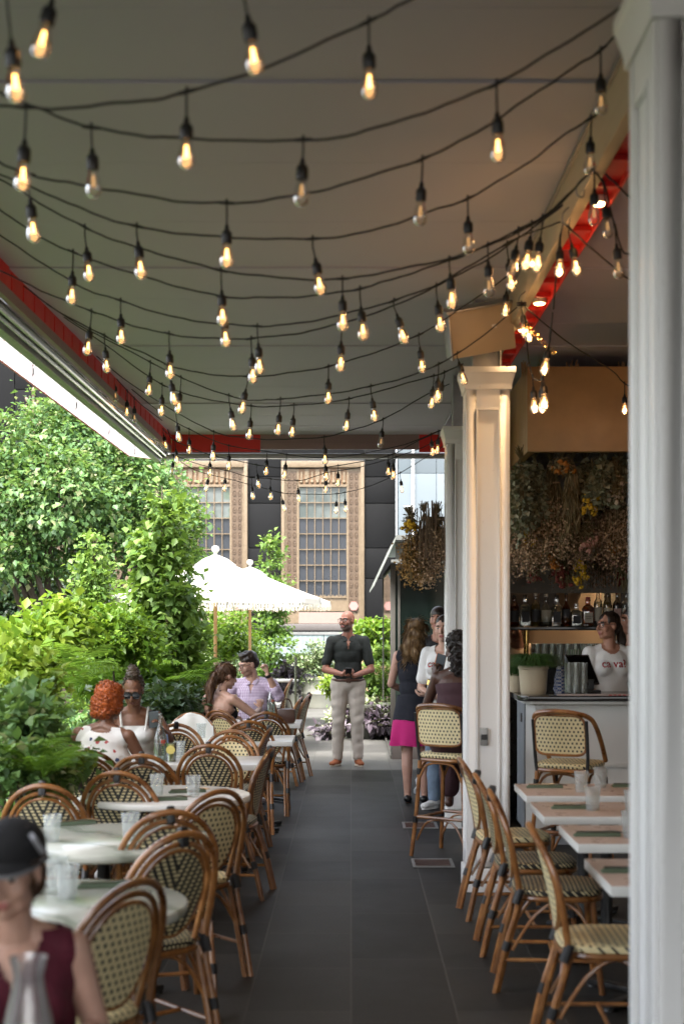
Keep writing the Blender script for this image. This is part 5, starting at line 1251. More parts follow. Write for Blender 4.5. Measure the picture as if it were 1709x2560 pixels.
# bottles
def bottle(kind, X, Y, Z, label, glass, liquid, lab, cap, h=.30, r=.038, lcol=None, text=None):
    r *= 1.25
    t = thing('liquor_bottle', label, 'bottle', (X, Y, Z), 0, 'liquor bottles on the back bar shelf')
    if kind == 'round': pr = [(r*.9, 0), (r, .006), (r, h*.58), (r*.85, h*.66), (r*.42, h*.74), (r*.36, h*.90), (r*.40, h*.91), (r*.40, h*.93)]
    elif kind == 'square': pr = [(r*.9, 0), (r*1.05, .005), (r*1.05, h*.62), (r*.7, h*.70), (r*.45, h*.73), (r*.42, h*.88), (r*.5, h*.89), (r*.5, h*.91)]
    else: pr = [(r*1.1, 0), (r*1.25, .006), (r*1.2, h*.4), (r*.9, h*.55), (r*.4, h*.68), (r*.34, h*.88), (r*.4, h*.89), (r*.4, h*.91)]
    n = 4 if kind == 'square' else 20
    R = Rz(pi/4) if n == 4 else None
    k = 1.25 if n == 4 else 1
    MB().lathe([(a*k, z) for a, z in pr], n, R=R).build('glass', glass, t, bevel=.006 if n == 4 else 0, ang=50)
    if liquid: MB().lathe([(a*k*.93, z*.97+.004) for a, z in pr[:4]], n, R=R).build('liquor', liquid, t, ang=50)
    MB().lathe([(r*.36, h*.91), (r*.42, h*.912), (r*.42, h*.985), (r*.36, h)], 14).build('cap', cap, t)
    m = MB()
    rr = r*1.012*k if n != 4 else None
    if n == 4: m.box((0, -r*.93-.0015, h*.30), (r*1.35, .002, h*.34))
    else:
        q = pr[2][0]*1.012; V = []; N_ = 9
        for i in range(N_):
            a = -pi/2-1.0+2.0*i/(N_-1); V += [(q*cos(a), q*sin(a), h*.14), (q*cos(a), q*sin(a), h*.50)]
        m.add(V, [(2*i, 2*i+2, 2*i+3, 2*i+1) for i in range(N_-1)])
    o = m.build('label', lab, t)
    if text: 
        for q, (s_, z_, sz) in enumerate(text): write(s_, sz, (0, -pr[2][0]*1.02-.002 if n != 4 else -r*.93-.004, z_), mt['ink'] if lcol is None else lcol, o)
    return t
mt['ink'] = M('ink', (.03, .02, .02), .6); mt['inkred'] = M('red ink', (.42, .03, .03), .7)
def write(s, size, loc, mat, parent=None, name='lettering', rot=None, bold=0.0, font_extr=.0006):
    cu = bpy.data.curves.new('t', 'FONT'); cu.body = s; cu.size = size; cu.align_x = 'CENTER'; cu.extrude = font_extr; cu.offset = bold
    o = bpy.data.objects.new('t', cu); C.objects.link(o); bpy.context.view_layer.update()
    me = bpy.data.meshes.new_from_object(o.evaluated_get(bpy.context.evaluated_depsgraph_get())); bpy.data.objects.remove(o)
    me.materials.clear()
    R = (rot if rot is not None else Rx(pi/2)).to_4x4(); me.transform(Matrix.Translation(Vector(loc)) @ R)
    return link(name, me, mat, parent)
def lq(name, c, a=.55): return glassy(name, c, a, body=tuple(q*.5 for q in c))
G_clear = glassy('spirit glass', (.92, .95, .93), .80); G_amber = glassy('amber glass', (.75, .36, .10), .7, body=(.2, .07, .015)); G_dark = glassy('dark glass', (.10, .12, .08), .5, body=(.012, .014, .01))
L_amber = lq('whiskey', (.75, .30, .05)); L_gold = lq('tequila', (.85, .70, .25), .7); L_clear = lq('gin', (.90, .93, .90), .8)
lb_w = M('paper label', (.55, .50, .40), .8, var=.15, scale=60); lb_d = M('dark label', (.035, .035, .038), .6, var=.5, scale=60); lb_r = M('rosy label', (.50, .33, .30), .8, var=.2, scale=60)
cp_b = M('black cap', (.012, .012, .012), .4); cp_r = M('red wax', (.30, .02, .03), .35); cp_s = M('silver cap', (.6, .6, .6), .3, .9)
Zs = 1.6655
bots = [(1178, 'round', G_amber, L_amber, lb_d, cp_b, .29, .036, 'amber bottle at the left end of the back shelf', None),
 (1203, 'square', G_clear, L_clear, lb_d, cp_b, .29, .040, 'clear square bottle with a dark label, second from the left', None),
 (1227, 'round', G_clear, L_gold, lb_d, cp_s, .31, .034, 'clear bottle of pale gold spirit, third from the left', None),
 (1251, 'flask', G_clear, L_clear, lb_w, cp_s, .30, .036, 'clear shouldered bottle with a pale label, fourth from the left', None),
 (1275, 'square', G_clear, None, lb_d, cp_b, .29, .040, 'squat square bottle with a large black label', None),
 (1297, 'flask', G_amber, L_amber, lb_d, cp_b, .32, .030, 'tall tapering amber bottle with a black neck', None),
 (1320, 'square', G_clear, L_clear, lb_d, cp_s, .21, .040, 'short square flask with a dark label, lowest on the shelf', None),
 (1347, 'square', G_amber, L_amber, lb_w, cp_r, .27, .042, "amber bottle with red wax over its cap and a cream label", [("MAKER'S", .085, .017), ('MARK', .065, .019)]),
 (1370, 'round', G_clear, L_clear, lb_w, cp_s, .35, .032, 'tallest clear bottle with a long white label', None),
 (1392, 'round', G_clear, L_gold, lb_w, cp_b, .34, .034, 'clear bottle of golden spirit with a cream label at the right', None),
 (1414, 'round', G_dark, None, lb_r, cp_r, .33, .033, 'dark wine like bottle with a rosy label and red neck', None),
 (1434, 'round', G_clear, L_clear, lb_w, cp_b, .33, .033, 'clear green tinged bottle with a label, right of the dark one', None),
 (1455, 'round', G_clear, L_clear, lb_d, cp_b, .33, .033, 'bottle at the right end of the visible shelf', None)]
for xd, kd, g_, l_, lab, cp, h, r, lb, tx in bots:
    Y = 13.16; bottle(kd, (xd-804.5)*Y/FD, Y, Zs, lb, g_, l_, lab, cp, h, r, None, tx)
# tumblers stacked in two tiers
bt = MB().lathe([(.029, 0), (.031, .004), (.033, .10), (.031, .10), (.0275, .008)], 14, cap=False).mesh('bar_tumbler'); bt.materials.append(glassy('bar glass', (.93, .97, .95), .70, body=(.85, .9, .87)))
for tier in range(2):
    for k in range(11):
        for d in range(2):
            o = link('bar_tumbler', bt, None); o.location = (1.66+k*.069+(0 if d else .01), 12.80+d*.075, 1.3105+tier*.1005)
            tag(o, 'clear bar tumbler stacked in the two tier rows under the bottle shelf', 'glass', 'tumblers in two tiers under the shelf')
for k in range(5):
    o = link('bar_tumbler', bt, None); o.location = (2.36+(k % 3)*.07, 12.86, 1.512+.0*(k//3)) if k < 3 else (2.395+(k-3)*.07, 12.86, 1.613)
    o.location.z = 1.5125 if k < 3 else 1.613; tag(o, 'bar tumbler on the small pyramid at the right end of the tumbler rows', 'glass', 'tumblers in a small pyramid')
def onbar(xd, Y, z=1.1505): return Vector(((xd-804.5)*Y/FD, Y, z))
for k, (xd, Y) in enumerate([(1296, 11.2), (1311, 11.25), (1326, 11.2), (1303, 11.12), (1319, 11.12), (1336, 11.15)]):
    o = link('bar_tumbler', bt, None); o.location = onbar(xd, Y); o.scale = (1.1, 1.1, 1.35); tag(o, 'tall clear water glass in the cluster on the bar left of the screen', 'glass', 'water glasses on the bar')
    o = link('bar_tumbler', bt, None); o.location = onbar(xd, Y)+Vector((0, 0, .118)); o.scale = (1.1, 1.1, 1.2); tag(o, 'tall clear water glass in the cluster on the bar left of the screen', 'glass', 'water glasses on the bar')
# potted grass
mt['potcream'] = M('cream glazed pot', (.56, .47, .33), .35, var=.1, scale=8)
t = thing('flower_pot', 'ribbed cream pot of dark grassy plant at the left end of the bar', 'pot', onbar(1222, 11.0))
MB().lathe([(.092, 0), (.096, .006), (.098, .02), (.100, .022), (.112, .19), (.118, .195), (.118, .22), (.108, .222), (.104, .19)], 30, cap=False).build('bowl', mt['potcream'], t)
MB().lathe([(.001, .19), (.105, .19)], 20, cap=False).build('soil', mt['soil'], t)
def grass(n, R, H, base, mat, parent, tint0=.4):
    a = rng.uniform(0, 2*pi, n); rr = rng.uniform(0, .08, n); b = np.stack([rr*np.cos(a), rr*np.sin(a), np.zeros(n)], 1)+np.array(base)
    Vs = []; Qs = []; Ts = []; off = 0
    d = np.stack([np.cos(a), np.sin(a), np.zeros(n)], 1); L = R*rng.uniform(.4, 1.1, n); hh = H*rng.uniform(.5, 1.1, n); m = 6
    side = np.stack([-np.sin(a), np.cos(a), np.zeros(n)], 1)
    for q in range(m):
        s0, s1 = q/m, (q+1)/m
        f = lambda s: b+d*(L*s)[:, None]+np.array([0, 0, 1.0])*(hh*(1.9*s-1.75*s*s))[:, None]
        w0, w1 = .0035*(1-s0), .0035*(1-s1)+.0004
        V = np.stack([f(s0)-side*w0, f(s0)+side*w0, f(s1)+side*w1, f(s1)-side*w1], 1).reshape(-1, 3); i = np.arange(n)*4+off
        Vs.append(V); Qs.append(np.stack([i, i+1, i+2, i+3], 1)); Ts.append(np.repeat(np.clip(tint0+rng.normal(size=n)*.2, 0, 1), 4)); off += 4*n
    return link('grass', np_mesh('grass', np.concatenate(Vs), np.concatenate(Qs), np.concatenate(Ts)), mat, parent)
grass(1500, .24, .22, (0, 0, .19), mt['leaf_mid'], t, .35)
t = thing('flower_pot', 'smaller shaded cream pot behind the grassy pot, against the column', 'pot', onbar(1186, 11.32))
MB().lathe([(.06, 0), (.064, .006), (.075, .15), (.07, .152), (.066, .13)], 24, cap=False).build('bowl', mt['potcream'], t); grass(450, .16, .15, (0, 0, .13), mt['leaf_mid'], t, .2)
# screen, straws, towel, mat
t = thing('order_screen', 'black tilted order screen on the bar before the bartender', 'screen', onbar(1352, 11.28))
R = Rz(radians(48)) @ Rx(radians(-24)); m = MB(); m.box(R @ Vector((0, 0, .19)), (.34, .016, .26), R); m.build('panel', mt['dark'], t, bevel=.006)
m = MB(); m.box(R @ Vector((0, -.0085, .19)), (.31, .001, .23), R); m.build('display', M('screen off', (.006, .006, .007), .08), t); m = MB(); m.box((.0, .05, .05), (.07, .05, .10)); m.box((0, .03, .008), (.16, .16, .016)); m.build('stand', mt['blackp'], t, bevel=.004)
t = thing('straw_holder', 'clear holder packed with green and white paper straws on the back worktop', 'holder', (1.99, 12.72, 1.3105))
mt['straw1'] = M('green straw', (.25, .38, .22), .5); mt['straw2'] = M('white straw', (.6, .62, .55), .5)
for k in range(10): MB().tube([(-.05+k*.011, .0, .002), (-.05+k*.011+random.uniform(-.004, .004), 0, .15)], .0045, 6).build('straw', mt['straw1' if k % 2 else 'straw2'], t)
m = MB(); m.box((0, .012, .055), (.14, .004, .11)); m.box((0, -.012, .055), (.14, .004, .11)); m.build('holder', mt['clear'], t)
t = thing('bar_mat', 'long pale rubber bar mat along the front edge of the counter', 'mat', onbar(1390, 10.80)); m = MB(); m.box((.1, 0, .005), (.95, .085, .010)); o = m.build('mat', M('pink mat', (.42, .33, .30), .5), t, bevel=.003)
m = MB()
for k in range(5): m.box((.02+k*.035, -.0435, .005), (.022, .001, .006))
m.build('print', mt['inkred'], t)
t = thing('checked_towel', 'blue and white checked cloth bunched beside the water glasses', 'cloth', onbar(1284, 11.18))
x = N('blue check'); v = x.obj(); ck = x.n('TexChecker'); x.l(v, ck.inputs[0]); ck.inputs['Scale'].default_value = 70; ck.inputs[1].default_value = (.55, .55, .58, 1); ck.inputs[2].default_value = (.05, .09, .25, 1); mt['bluecheck'] = x.set(ck.outputs[0], .9)
m = MB(); pr = [(.045, 0), (.05, .03), (.042, .07), (.046, .11), (.036, .16), (.030, .20), (.012, .215)]
m.lathe(pr, 18); m.v = [(a*(1+.18*sin(9*b*40+c*30)), b*(1+.2*cos(a*90)), c) for a, b, c in m.v]; m.build('cloth', mt['bluecheck'], t)
t = thing('menu_board', 'dark notice board with an oval badge on the kitchen wall', 'sign', (1.78, 15.03, 1.93)); m = MB(); m.box((0, 0, .12), (.42, .03, .32)); m.build('board', M('dark board', (.035, .028, .024), .5), t, bevel=.004)
MB().lathe([(.042, 0), (.042, .006)], 24, (-.15, -.016, .22), Rx(pi/2)).v
m = MB(); m.ball((-.13, -.018, .22), (.045, .004, .024), 16, 6); o = m.build('badge', M('badge', (.30, .26, .22), .5), t); write('VENTLAG', .045, (.07, -.018, .20), M('board ink', (.16, .13, .11), .6), t)
for k, (xd, yd, w_, h_) in enumerate([(1398, 1385, .10, .14), (1408, 1390, .14, .20), (1446, 1382, .12, .16)]):
    p = P(xd-8, yd-10, 15.36); m = MB(); m.box((p.x, 15.385, p.z), (w_, .004, h_)); tag(m.build('paper_notice', lb_w), ['small paper notice pinned on the kitchen wall above the tall bottle', 'larger paper notice on the kitchen wall near the yellow blooms', 'paper notice on the kitchen wall at the right by the column'][k], 'notice')
t = thing('plate_stack', 'stack of pale plates on the pass behind the bottles', 'plates', (2.30, 14.2, 1.72))
for k in range(6): MB().lathe([(.06, k*.016), (.115, k*.016+.012), (.11, k*.016+.014), (.001, k*.016+.006)], 24).build('plate', mt['white'], t)
m = MB(); m.box2((1.25, 14.0, 1.66), (4.4, 14.5, 1.715)); m.box2((1.25, 14.0, 0), (1.3, 14.5, 1.655)); tag(m.build('kitchen_pass', mt['steeldull']), 'steel kitchen pass shelf seen between the bottles', 'shelf')
m = MB(); m.box2((1.14, 15.05, 1.72), (2.17, 15.25, 2.9)); m.box2((2.85, 15.05, 1.72), (4.2, 15.25, 2.9)); m.box2((2.20, 15.3, 2.05), (2.5, 15.39, 2.6)); tag(m.build('shade_panel', mt['dark']), 'dark wall cupboards flanking the lit patch of kitchen wall', 'shade panel')  # dark boxes added where the kitchen wall is unlit
# kitchen lamp
for k, X in enumerate((1.9, 2.9)):
    t = thing('kitchen_lamp', ['left warm ceiling lamp over the kitchen pass, hidden by flowers', 'right warm ceiling lamp over the kitchen pass, hidden by flowers'][k], 'lamp', (X, 14.75, CE-.5))
    MB().lathe([(.02, .47), (.02, .10), (.05, .09), (.16, .0), (.155, .0), (.05, .08)], 20, cap=False).build('shade', mt['darkmetal'], t)
    MB().lathe([(.12, .012), (.12, .02)], 18).build('lamp_disc', glow('kitchen glow', (1, .70, .42), 26) if k == 0 else bpy.data.materials['kitchen glow'], t)

# ---- dried flowers
def dmat(n, c, v=.35): return M(n, c, .9, var=v, scale=30)
D_stem = dmat('dry stem', (.13, .10, .045)); D_tan = dmat('dry tan bloom', (.46, .31, .19)); D_brown = dmat('dry brown bloom', (.30, .185, .12)); D_yel = dmat('dry yellow bloom', (.55, .33, .02), .25); D_or = dmat('dry orange bloom', (.42, .16, .03)); D_red = dmat('dry red bloom', (.17, .035, .025)); D_white = dmat('dry white bloom', (.48, .40, .31), .2); D_pink = dmat('dry pink bloom', (.42, .22, .17))
mt['leaf_euc'] = leafmat('eucalyptus leaf', [(0, (.10, .11, .07)), (.5, (.24, .25, .16)), (1, (.40, .37, .25))], .15, .7)
mt['leaf_dry'] = leafmat('dry grass', [(0, (.11, .09, .045)), (.5, (.24, .19, .10)), (1, (.38, .29, .17))], .15, .8)
def balls_mesh(pts, rad, nu=6, nv=4):
    m = MB()
    for p, r in zip(pts, rad): m.ball(p, r, nu, nv)
    return m
def bunch(label, xd, ytop, ybot, Y, kind, bloom, wd, n=90, stub=.10):
    top = P(xd, ytop, Y); bot = P(xd, ybot, Y); L = top.z-bot.z; R = wd*Y/FD
    t = thing('dried_bunch', label, 'dried flowers', (top.x, Y, top.z), random.uniform(0, 6), 'dried flower bunches hung upside down')
    rr = random.Random(label); m = MB(); ends = []
    for k in range(34):
        a = rr.uniform(0, 2*pi); q = sqrt(rr.random()); ln = L*rr.uniform(.6, 1.0)
        e = Vector((cos(a)*R*q, sin(a)*R*q*.8, -ln)); s0 = Vector((cos(a)*.03*q, sin(a)*.03*q, -.06)); u = Vector((-cos(a)*.050*q, -sin(a)*.050*q, stub*rr.uniform(.3, 1)))
        m.tube([u, s0, s0.lerp(e, .5)+Vector((cos(a)*R*.1, sin(a)*R*.1, 0)), e], .0028, 4, sub=2); ends.append(e)
    m.build('stems', D_stem, t); MB().tube([(.028*cos(a), .028*sin(a), -.06) for a in np.linspace(0, 2*pi, 11)[:-1]], .006, 5, closed=True).build('twine', D_tan, t)
    ends = np.array([tuple(e) for e in ends])
    if kind == 'leaf':
        N_ = n*9; j = rng.integers(0, len(ends), N_); s = rng.uniform(.15, 1, N_)[:, None]; p = ends[j]*s+rng.normal(size=(N_, 3))*.02
        D = unit(np.stack([p[:, 0], p[:, 1], -.06*np.ones(N_)], 1)+rdir(N_)*.09); V, Q, T = leaf_arrays(p, D, rdir(N_), np.full(N_, .058)*rng.uniform(.6, 1.2, N_), np.full(N_, .022)*rng.uniform(.7, 1.2, N_), rng.uniform(0, 1, N_))
        link('leaves', np_mesh('leaves', V, Q, T), mt['leaf_euc'], t)
    elif kind == 'cloud':
        N_ = n*15; j = rng.integers(0, len(ends), N_); s = rng.uniform(.45, 1.03, N_)[:, None]; p = ends[j]*s+rng.normal(size=(N_, 3))*.034
        V, Q, T = leaf_arrays(p, rdir(N_), rdir(N_), np.full(N_, .021), np.full(N_, .010), rng.uniform(0, 1, N_)); link('blossom', np_mesh('blossom', V, Q, T), bloom, t)
    elif kind == 'grass':
        N_ = n*9; j = rng.integers(0, len(ends), N_); s = rng.uniform(.2, .95, N_)[:, None]; p = ends[j]*s+rng.normal(size=(N_, 3))*.018
        V, Q, T = leaf_arrays(p, unit(np.array([0, 0, -1.0])+rdir(N_)*.35), rdir(N_), np.full(N_, .11), np.full(N_, .006), rng.uniform(0, 1, N_)); link('grass', np_mesh('grass', V, Q, T), mt['leaf_dry'], t)
    if kind in ('bloom', 'leaf2') or (kind == 'grass' and bloom):
        k = 26; j = rng.integers(0, len(ends), k); p = ends[j]*rng.uniform(.85, 1.02, k)[:, None]+rng.normal(size=(k, 3))*.016; m = MB()
        for q in p:
            for z in range(5):
                d = rdir(1)[0]*.012; m.ball(Vector(q+d), rng.uniform(.009, .017), 6, 4)
        o = m.build('blossom', bloom, t)
        N_ = n*3; j = rng.integers(0, len(ends), N_); p = ends[j]*rng.uniform(.3, .9, N_)[:, None]+rng.normal(size=(N_, 3))*.02
        if kind == 'bloom':
            V, Q, T = leaf_arrays(p, unit(np.array([0, 0, -.6])+rdir(N_)), rdir(N_), np.full(N_, .045), np.full(N_, .007), rng.uniform(0, 1, N_)); link('leaves', np_mesh('leaves', V, Q, T), mt['leaf_dry'], t)
    return t
bs = [('cloud', D_tan, 1275, 1090, 1290, 11.2, 44, 'tan blossom cloud filling the middle left under the orange straw flowers'),
 ('cloud', D_brown, 1350, 1100, 1300, 11.3, 46, 'brown blossom cloud filling the middle right under the yellow bunch'),
 ('cloud', D_tan, 1205, 1110, 1310, 11.3, 40, 'tan blossom cloud at the left beneath the round leaved bunch'),
 ('cloud', D_tan, 1410, 1100, 1300, 11.25, 42, 'tan blossom cloud at the right beside the column'),
 ('leaf', None, 1340, 1050, 1180, 11.2, 30, 'grey green leafy bunch between the brown grass and the yellow bunch'),
 ('leaf', None, 1192, 1050, 1240, 11.05, 34, 'round leaved grey green bunch at the left corner under the brown panel'),
 ('leaf', None, 1225, 1050, 1205, 11.15, 30, 'grey green leafy bunch second from the left under the brown panel'),
 ('bloom', D_or, 1287, 1048, 1085, 11.0, 24, 'short bunch of orange straw flowers just under the brown panel'),
 ('grass', None, 1262, 1052, 1225, 11.25, 22, 'narrow bunch of brown dried grass left of the orange straw flowers'),
 ('grass', None, 1310, 1052, 1235, 11.1, 24, 'hanging brown grass bunch right of the orange straw flowers'),
 ('leaf', None, 1382, 1048, 1165, 11.0, 32, 'round leaved bunch at the right under the brown panel'),
 ('leaf', None, 1420, 1048, 1130, 11.1, 28, 'rightmost leafy bunch under the brown panel beside the column'),
 ('bloom', D_yel, 1362, 1075, 1180, 11.05, 22, 'bright yellow bunch at the upper right of the hanging flowers'),
 ('bloom', D_white, 1412, 1075, 1160, 10.98, 22, 'cream white bunch at the right edge beside the column'),
 ('cloud', D_tan, 1240, 1120, 1305, 11.5, 48, 'wide cloud of tan dried blossom above the left bottles'),
 ('cloud', D_brown, 1190, 1150, 1330, 11.6, 40, 'brown cloud of blossom at the left above the bottles'),
 ('cloud', D_tan, 1330, 1130, 1290, 11.4, 48, 'wide cloud of tan blossom in the middle above the bottles'),
 ('cloud', D_pink, 1385, 1140, 1290, 11.5, 42, 'rosy brown cloud of blossom right of the middle'),
 ('cloud', D_brown, 1430, 1150, 1320, 11.6, 40, 'brown cloud of blossom at the right above the bottles'),
 ('bloom', D_yel, 1213, 1170, 1250, 11.3, 16, 'small golden bunch low at the left of the hanging flowers'),
 ('bloom', D_or, 1262, 1200, 1300, 11.5, 18, 'amber bunch low in the middle left of the hanging flowers'),
 ('bloom', D_yel, 1330, 1220, 1345, 11.7, 18, 'lowest yellow bunch, above the bottle with red wax'),
 ('bloom', D_red, 1288, 1230, 1355, 11.8, 22, 'dark red bunch hanging lowest, just over the bottles'),
 ('bloom', D_white, 1365, 1180, 1275, 11.4, 16, 'small pale bunch in the middle right of the hanging flowers'),
 ('bloom', D_or, 1405, 1180, 1265, 11.35, 18, 'orange bunch low at the right of the hanging flowers'),
 ('bloom', D_red, 1225, 1220, 1340, 11.9, 20, 'dull red bunch above the left bottles'),
 ('cloud', D_brown, 1300, 1190, 1350, 12.1, 44, 'dark brown cloud of blossom at the back above the middle bottles'),
 ('cloud', D_brown, 1380, 1190, 1350, 12.2, 44, 'dark brown cloud of blossom at the back above the right bottles'),
 ('bloom', D_pink, 1345, 1180, 1265, 11.2, 14, 'small pink bunch in the middle of the hanging flowers'),
 ('grass', D_red, 1440, 1180, 1350, 11.9, 24, 'dark grass and red bunch at the right edge above the bottles')]
for kd, bl_, xd, a, b, Y, wd, lab in bs: bunch(lab, xd, a, b, Y, kd, bl_, wd)
m = MB(); m.box2((.62, 12.05, 2.56), (1.04, 12.10, 2.60)); tag(m.build('flower_rail', mt['dark']), 'short dark rail behind the far column carrying the tan flower bunch', 'rail')
m = MB(); r2 = random.Random(4)
for k in range(70):
    X = r2.gauss(.66, .075); Y = 11.86+r2.uniform(-.05, .06); z1 = r2.uniform(2.48, 2.72); m.tube([(X, Y, z1-.34), (X+r2.uniform(-.02, .02), Y, z1)], .0045, 5)
tag(m.build('twig_bundle', dmat('twig brown', (.13, .085, .05))), 'row of cut brown twigs standing up over the tan flower bunches by the far column', 'twigs')
bunch('big tan and gold dried bunch beside the farthest column above the women', 972, 1172, 1340, 12.0, 'cloud', D_tan, 46, 200, .09)
bunch('tan dried bunch with yellow tips at the left of the one by the far column', 945, 1185, 1345, 11.95, 'cloud', dmat('dry gold bloom', (.30, .17, .05)), 32, 120, .09)
bunch('small yellow blossom bunch at the left of the tan bunch by the far column', 938, 1175, 1215, 11.9, 'bloom', D_yel, 14, 40, .06)
bunch('pale dried bunch against the side of the farthest column', 1002, 1175, 1300, 11.9, 'cloud', D_tan, 26, 120, .10)
for k, (xd, wd) in enumerate([(1210, 10), (1248, 9), (1320, 10), (1436, 8)]):
    m = MB()
    for q in range(16):
        p = P(xd+random.uniform(-wd, wd), 846, 10.82); p.y = 10.9+random.uniform(0, .1); p.z = 3.60; m.tube([p, p+Vector((random.uniform(-.03, .03), 0, random.uniform(.07, .12)))], .004, 5)
    tag(m.build('twig_bundle', D_tan), ['leftmost dry twig bundle poking above the brown panel', 'second dry twig bundle poking above the brown panel', 'third dry twig bundle poking above the brown panel', 'rightmost dry twig bundle poking above the brown panel'][k], 'twigs')
# ================================================================== PEOPLE
def V3(*a): return np.array(a, float)
def sph_caps(m, p0, r0, p1, r1, flat=None, n=12, k=4):
    """tapered capsule; flat = (direction, factor) squeezes it across one direction"""
    p0, p1 = Vector(p0), Vector(p1); ax = p1-p0; L = ax.length
    ax = ax.normalized() if L > 1e-6 else Vector((0, 0, 1)); a = ax.orthogonal().normalized(); b = ax.cross(a)
    V = []; rows = []
    for i in range(k+1):
        th = -pi/2+pi/2*i/k; rows.append((p0, r0, th))
    for i in range(k+1):
        th = pi/2*i/k; rows.append((p1, r1, th))
    fd = Vector(flat[0]).normalized() if flat else None
    for c, r, th in rows:
        for q in range(n):
            an = 2*pi*q/n; o = (a*cos(an)+b*sin(an))*max(1e-4, cos(th))*r+ax*sin(th)*r
            if flat: o = o-fd*(o.dot(fd))*(1-flat[1])
            V.append(c+o)
    F = []
    for i in range(len(rows)-1):
        for q in range(n): F.append((i*n+q, i*n+(q+1) % n, (i+1)*n+(q+1) % n, (i+1)*n+q))
    F.append(tuple(range(n))[::-1]); F.append(tuple((len(rows)-1)*n+q for q in range(n)))
    m.add(V, F)
def remeshed(name, m, voxel, smooth=3, disp=None):
    me = m.mesh(name, smooth=False); o = bpy.data.objects.new(name, me); C.objects.link(o)
    r = o.modifiers.new('r', 'REMESH'); r.mode = 'VOXEL'; r.voxel_size = voxel; r.adaptivity = 0
    if smooth: s = o.modifiers.new('s', 'SMOOTH'); s.factor = .5; s.iterations = smooth
    out = bpy.data.meshes.new_from_object(o.evaluated_get(bpy.context.evaluated_depsgraph_get()))
    bpy.data.objects.remove(o); bpy.data.meshes.remove(me); out.name = name
    if disp:
        n = len(out.vertices); co = np.empty(n*3, np.float32); out.vertices.foreach_get('co', co); co = co.reshape(-1, 3); no = np.empty(n*3, np.float32); out.vertices.foreach_get('normal', no); no = no.reshape(-1, 3)
        d = disp(co); out.vertices.foreach_set('co', (co+no*d[:, None]).astype(np.float32).ravel()); out.update()
    out.polygons.foreach_set('use_smooth', [True]*len(out.polygons)); out.materials.clear(); return out
def folds(amp, fx, fz, seed=0):
    """shallow cloth folds, pulled mostly downwards"""
    ph = np.random.default_rng(seed).uniform(0, 6.28, 8)
    return lambda c: amp*(np.sin(c[:, 0]*fx+3*np.sin(c[:, 2]*fz*.5+ph[0])+ph[1])*.5+np.sin(c[:, 1]*fx*.9+c[:, 2]*fz+ph[2])*.5+.7*np.sin(c[:, 2]*fz*1.7+c[:, 0]*fx*.6+ph[3])*np.sin(c[:, 0]*9+ph[4]))
def skinmat(name, c):
    x = N(name); v = x.obj(); f = x.noise(22, 4, v)
    c2 = x.mix(f, tuple(q*.82 for q in c), tuple(min(1, q*1.12) for q in c)); x.bump(x.noise(260, 2, v), .08, .001)
    return x.set(c2, .46, Subsurface_Weight=.08, Subsurface_Radius=(.02, .008, .005))
def hairmat(name, c, c2):
    x = N(name); v = x.obj(); f = x.noise(60, 4, x.scaled(v, (1, 1, .12)), .6)
    x.bump(f, .9, .006); return x.set(x.mix(x.math('MULTIPLY_ADD', f, 1.8, -.4), c, c2), .42)
def cloth(name, c, var=.08, bump=.25, sc=14): return M(name, c, .85, var=var, scale=sc, bump=bump, bscale=26, bdist=.012)
class Pose: pass
def frame(up, right):
    up = Vector(up).normalized(); right = Vector(right); right = (right-up*right.dot(up)).normalized(); return Matrix((right, up.cross(right), up)).transposed()
def pose(sit=False, h=1.75, lean=0, side=0, seat=.47, head=(0, 0, 0), arms=None, legs=None, sw=.185, twist=0):
    """joints in the person's own space: +Y is the way the chest faces, +X the person's right"""
    k = h/1.75; J = Pose(); J.k = k; J.sit = sit
    pz = (seat+.095) if sit else .97*k
    J.pel = Vector((0, 0, pz)); up = Vector((sin(side), sin(lean)*1.0, cos(lean))).normalized(); rt = Rz(-twist) @ Vector((1, 0, 0))
    J.T = frame(up, rt); T = J.T
    J.waist = J.pel+up*.15*k; J.chest = J.pel+up*.345*k; J.sc = J.pel+up*.475*k; J.nb = J.pel+up*.525*k
    J.sh = {s: J.sc+T @ Vector((s*sw*k, -.01, -.012)) for s in (1, -1)}
    yaw, pit, rol = head
    J.H = T @ (Rz(-yaw) @ Rx(-pit) @ Ry(rol)); J.hc = J.nb+up*.055*k+J.H @ Vector((0, .022, .115*k))
    J.hip = {s: J.pel+Vector((s*.095*k, 0, -.03)) for s in (1, -1)}
    J.kn = {}; J.an = {}; J.toe = {}; J.el = {}; J.wr = {}
    for s in (1, -1):
        if sit: J.kn[s] = Vector((s*.13, .43*k, pz-.01)); J.an[s] = Vector((s*.13, .40*k, .09))
        else: J.kn[s] = Vector((s*.105*k, .015, .51*k)); J.an[s] = Vector((s*.11*k, -.02, .09))
        J.toe[s] = J.an[s]+Vector((s*.03, .15, -.055))
        J.el[s] = J.sh[s]+T @ Vector((s*.06, -.02, -.30*k)); J.wr[s] = J.el[s]+T @ Vector((-s*.02, .08, -.245*k))
    for s, (e, w_) in (arms or {}).items():
        if e is not None: J.el[s] = Vector(e)
        if w_ is not None: J.wr[s] = Vector(w_)
    for s, (kn, an, to) in (legs or {}).items():
        J.kn[s], J.an[s] = Vector(kn), Vector(an); J.toe[s] = J.an[s]+Vector(to)
    return J
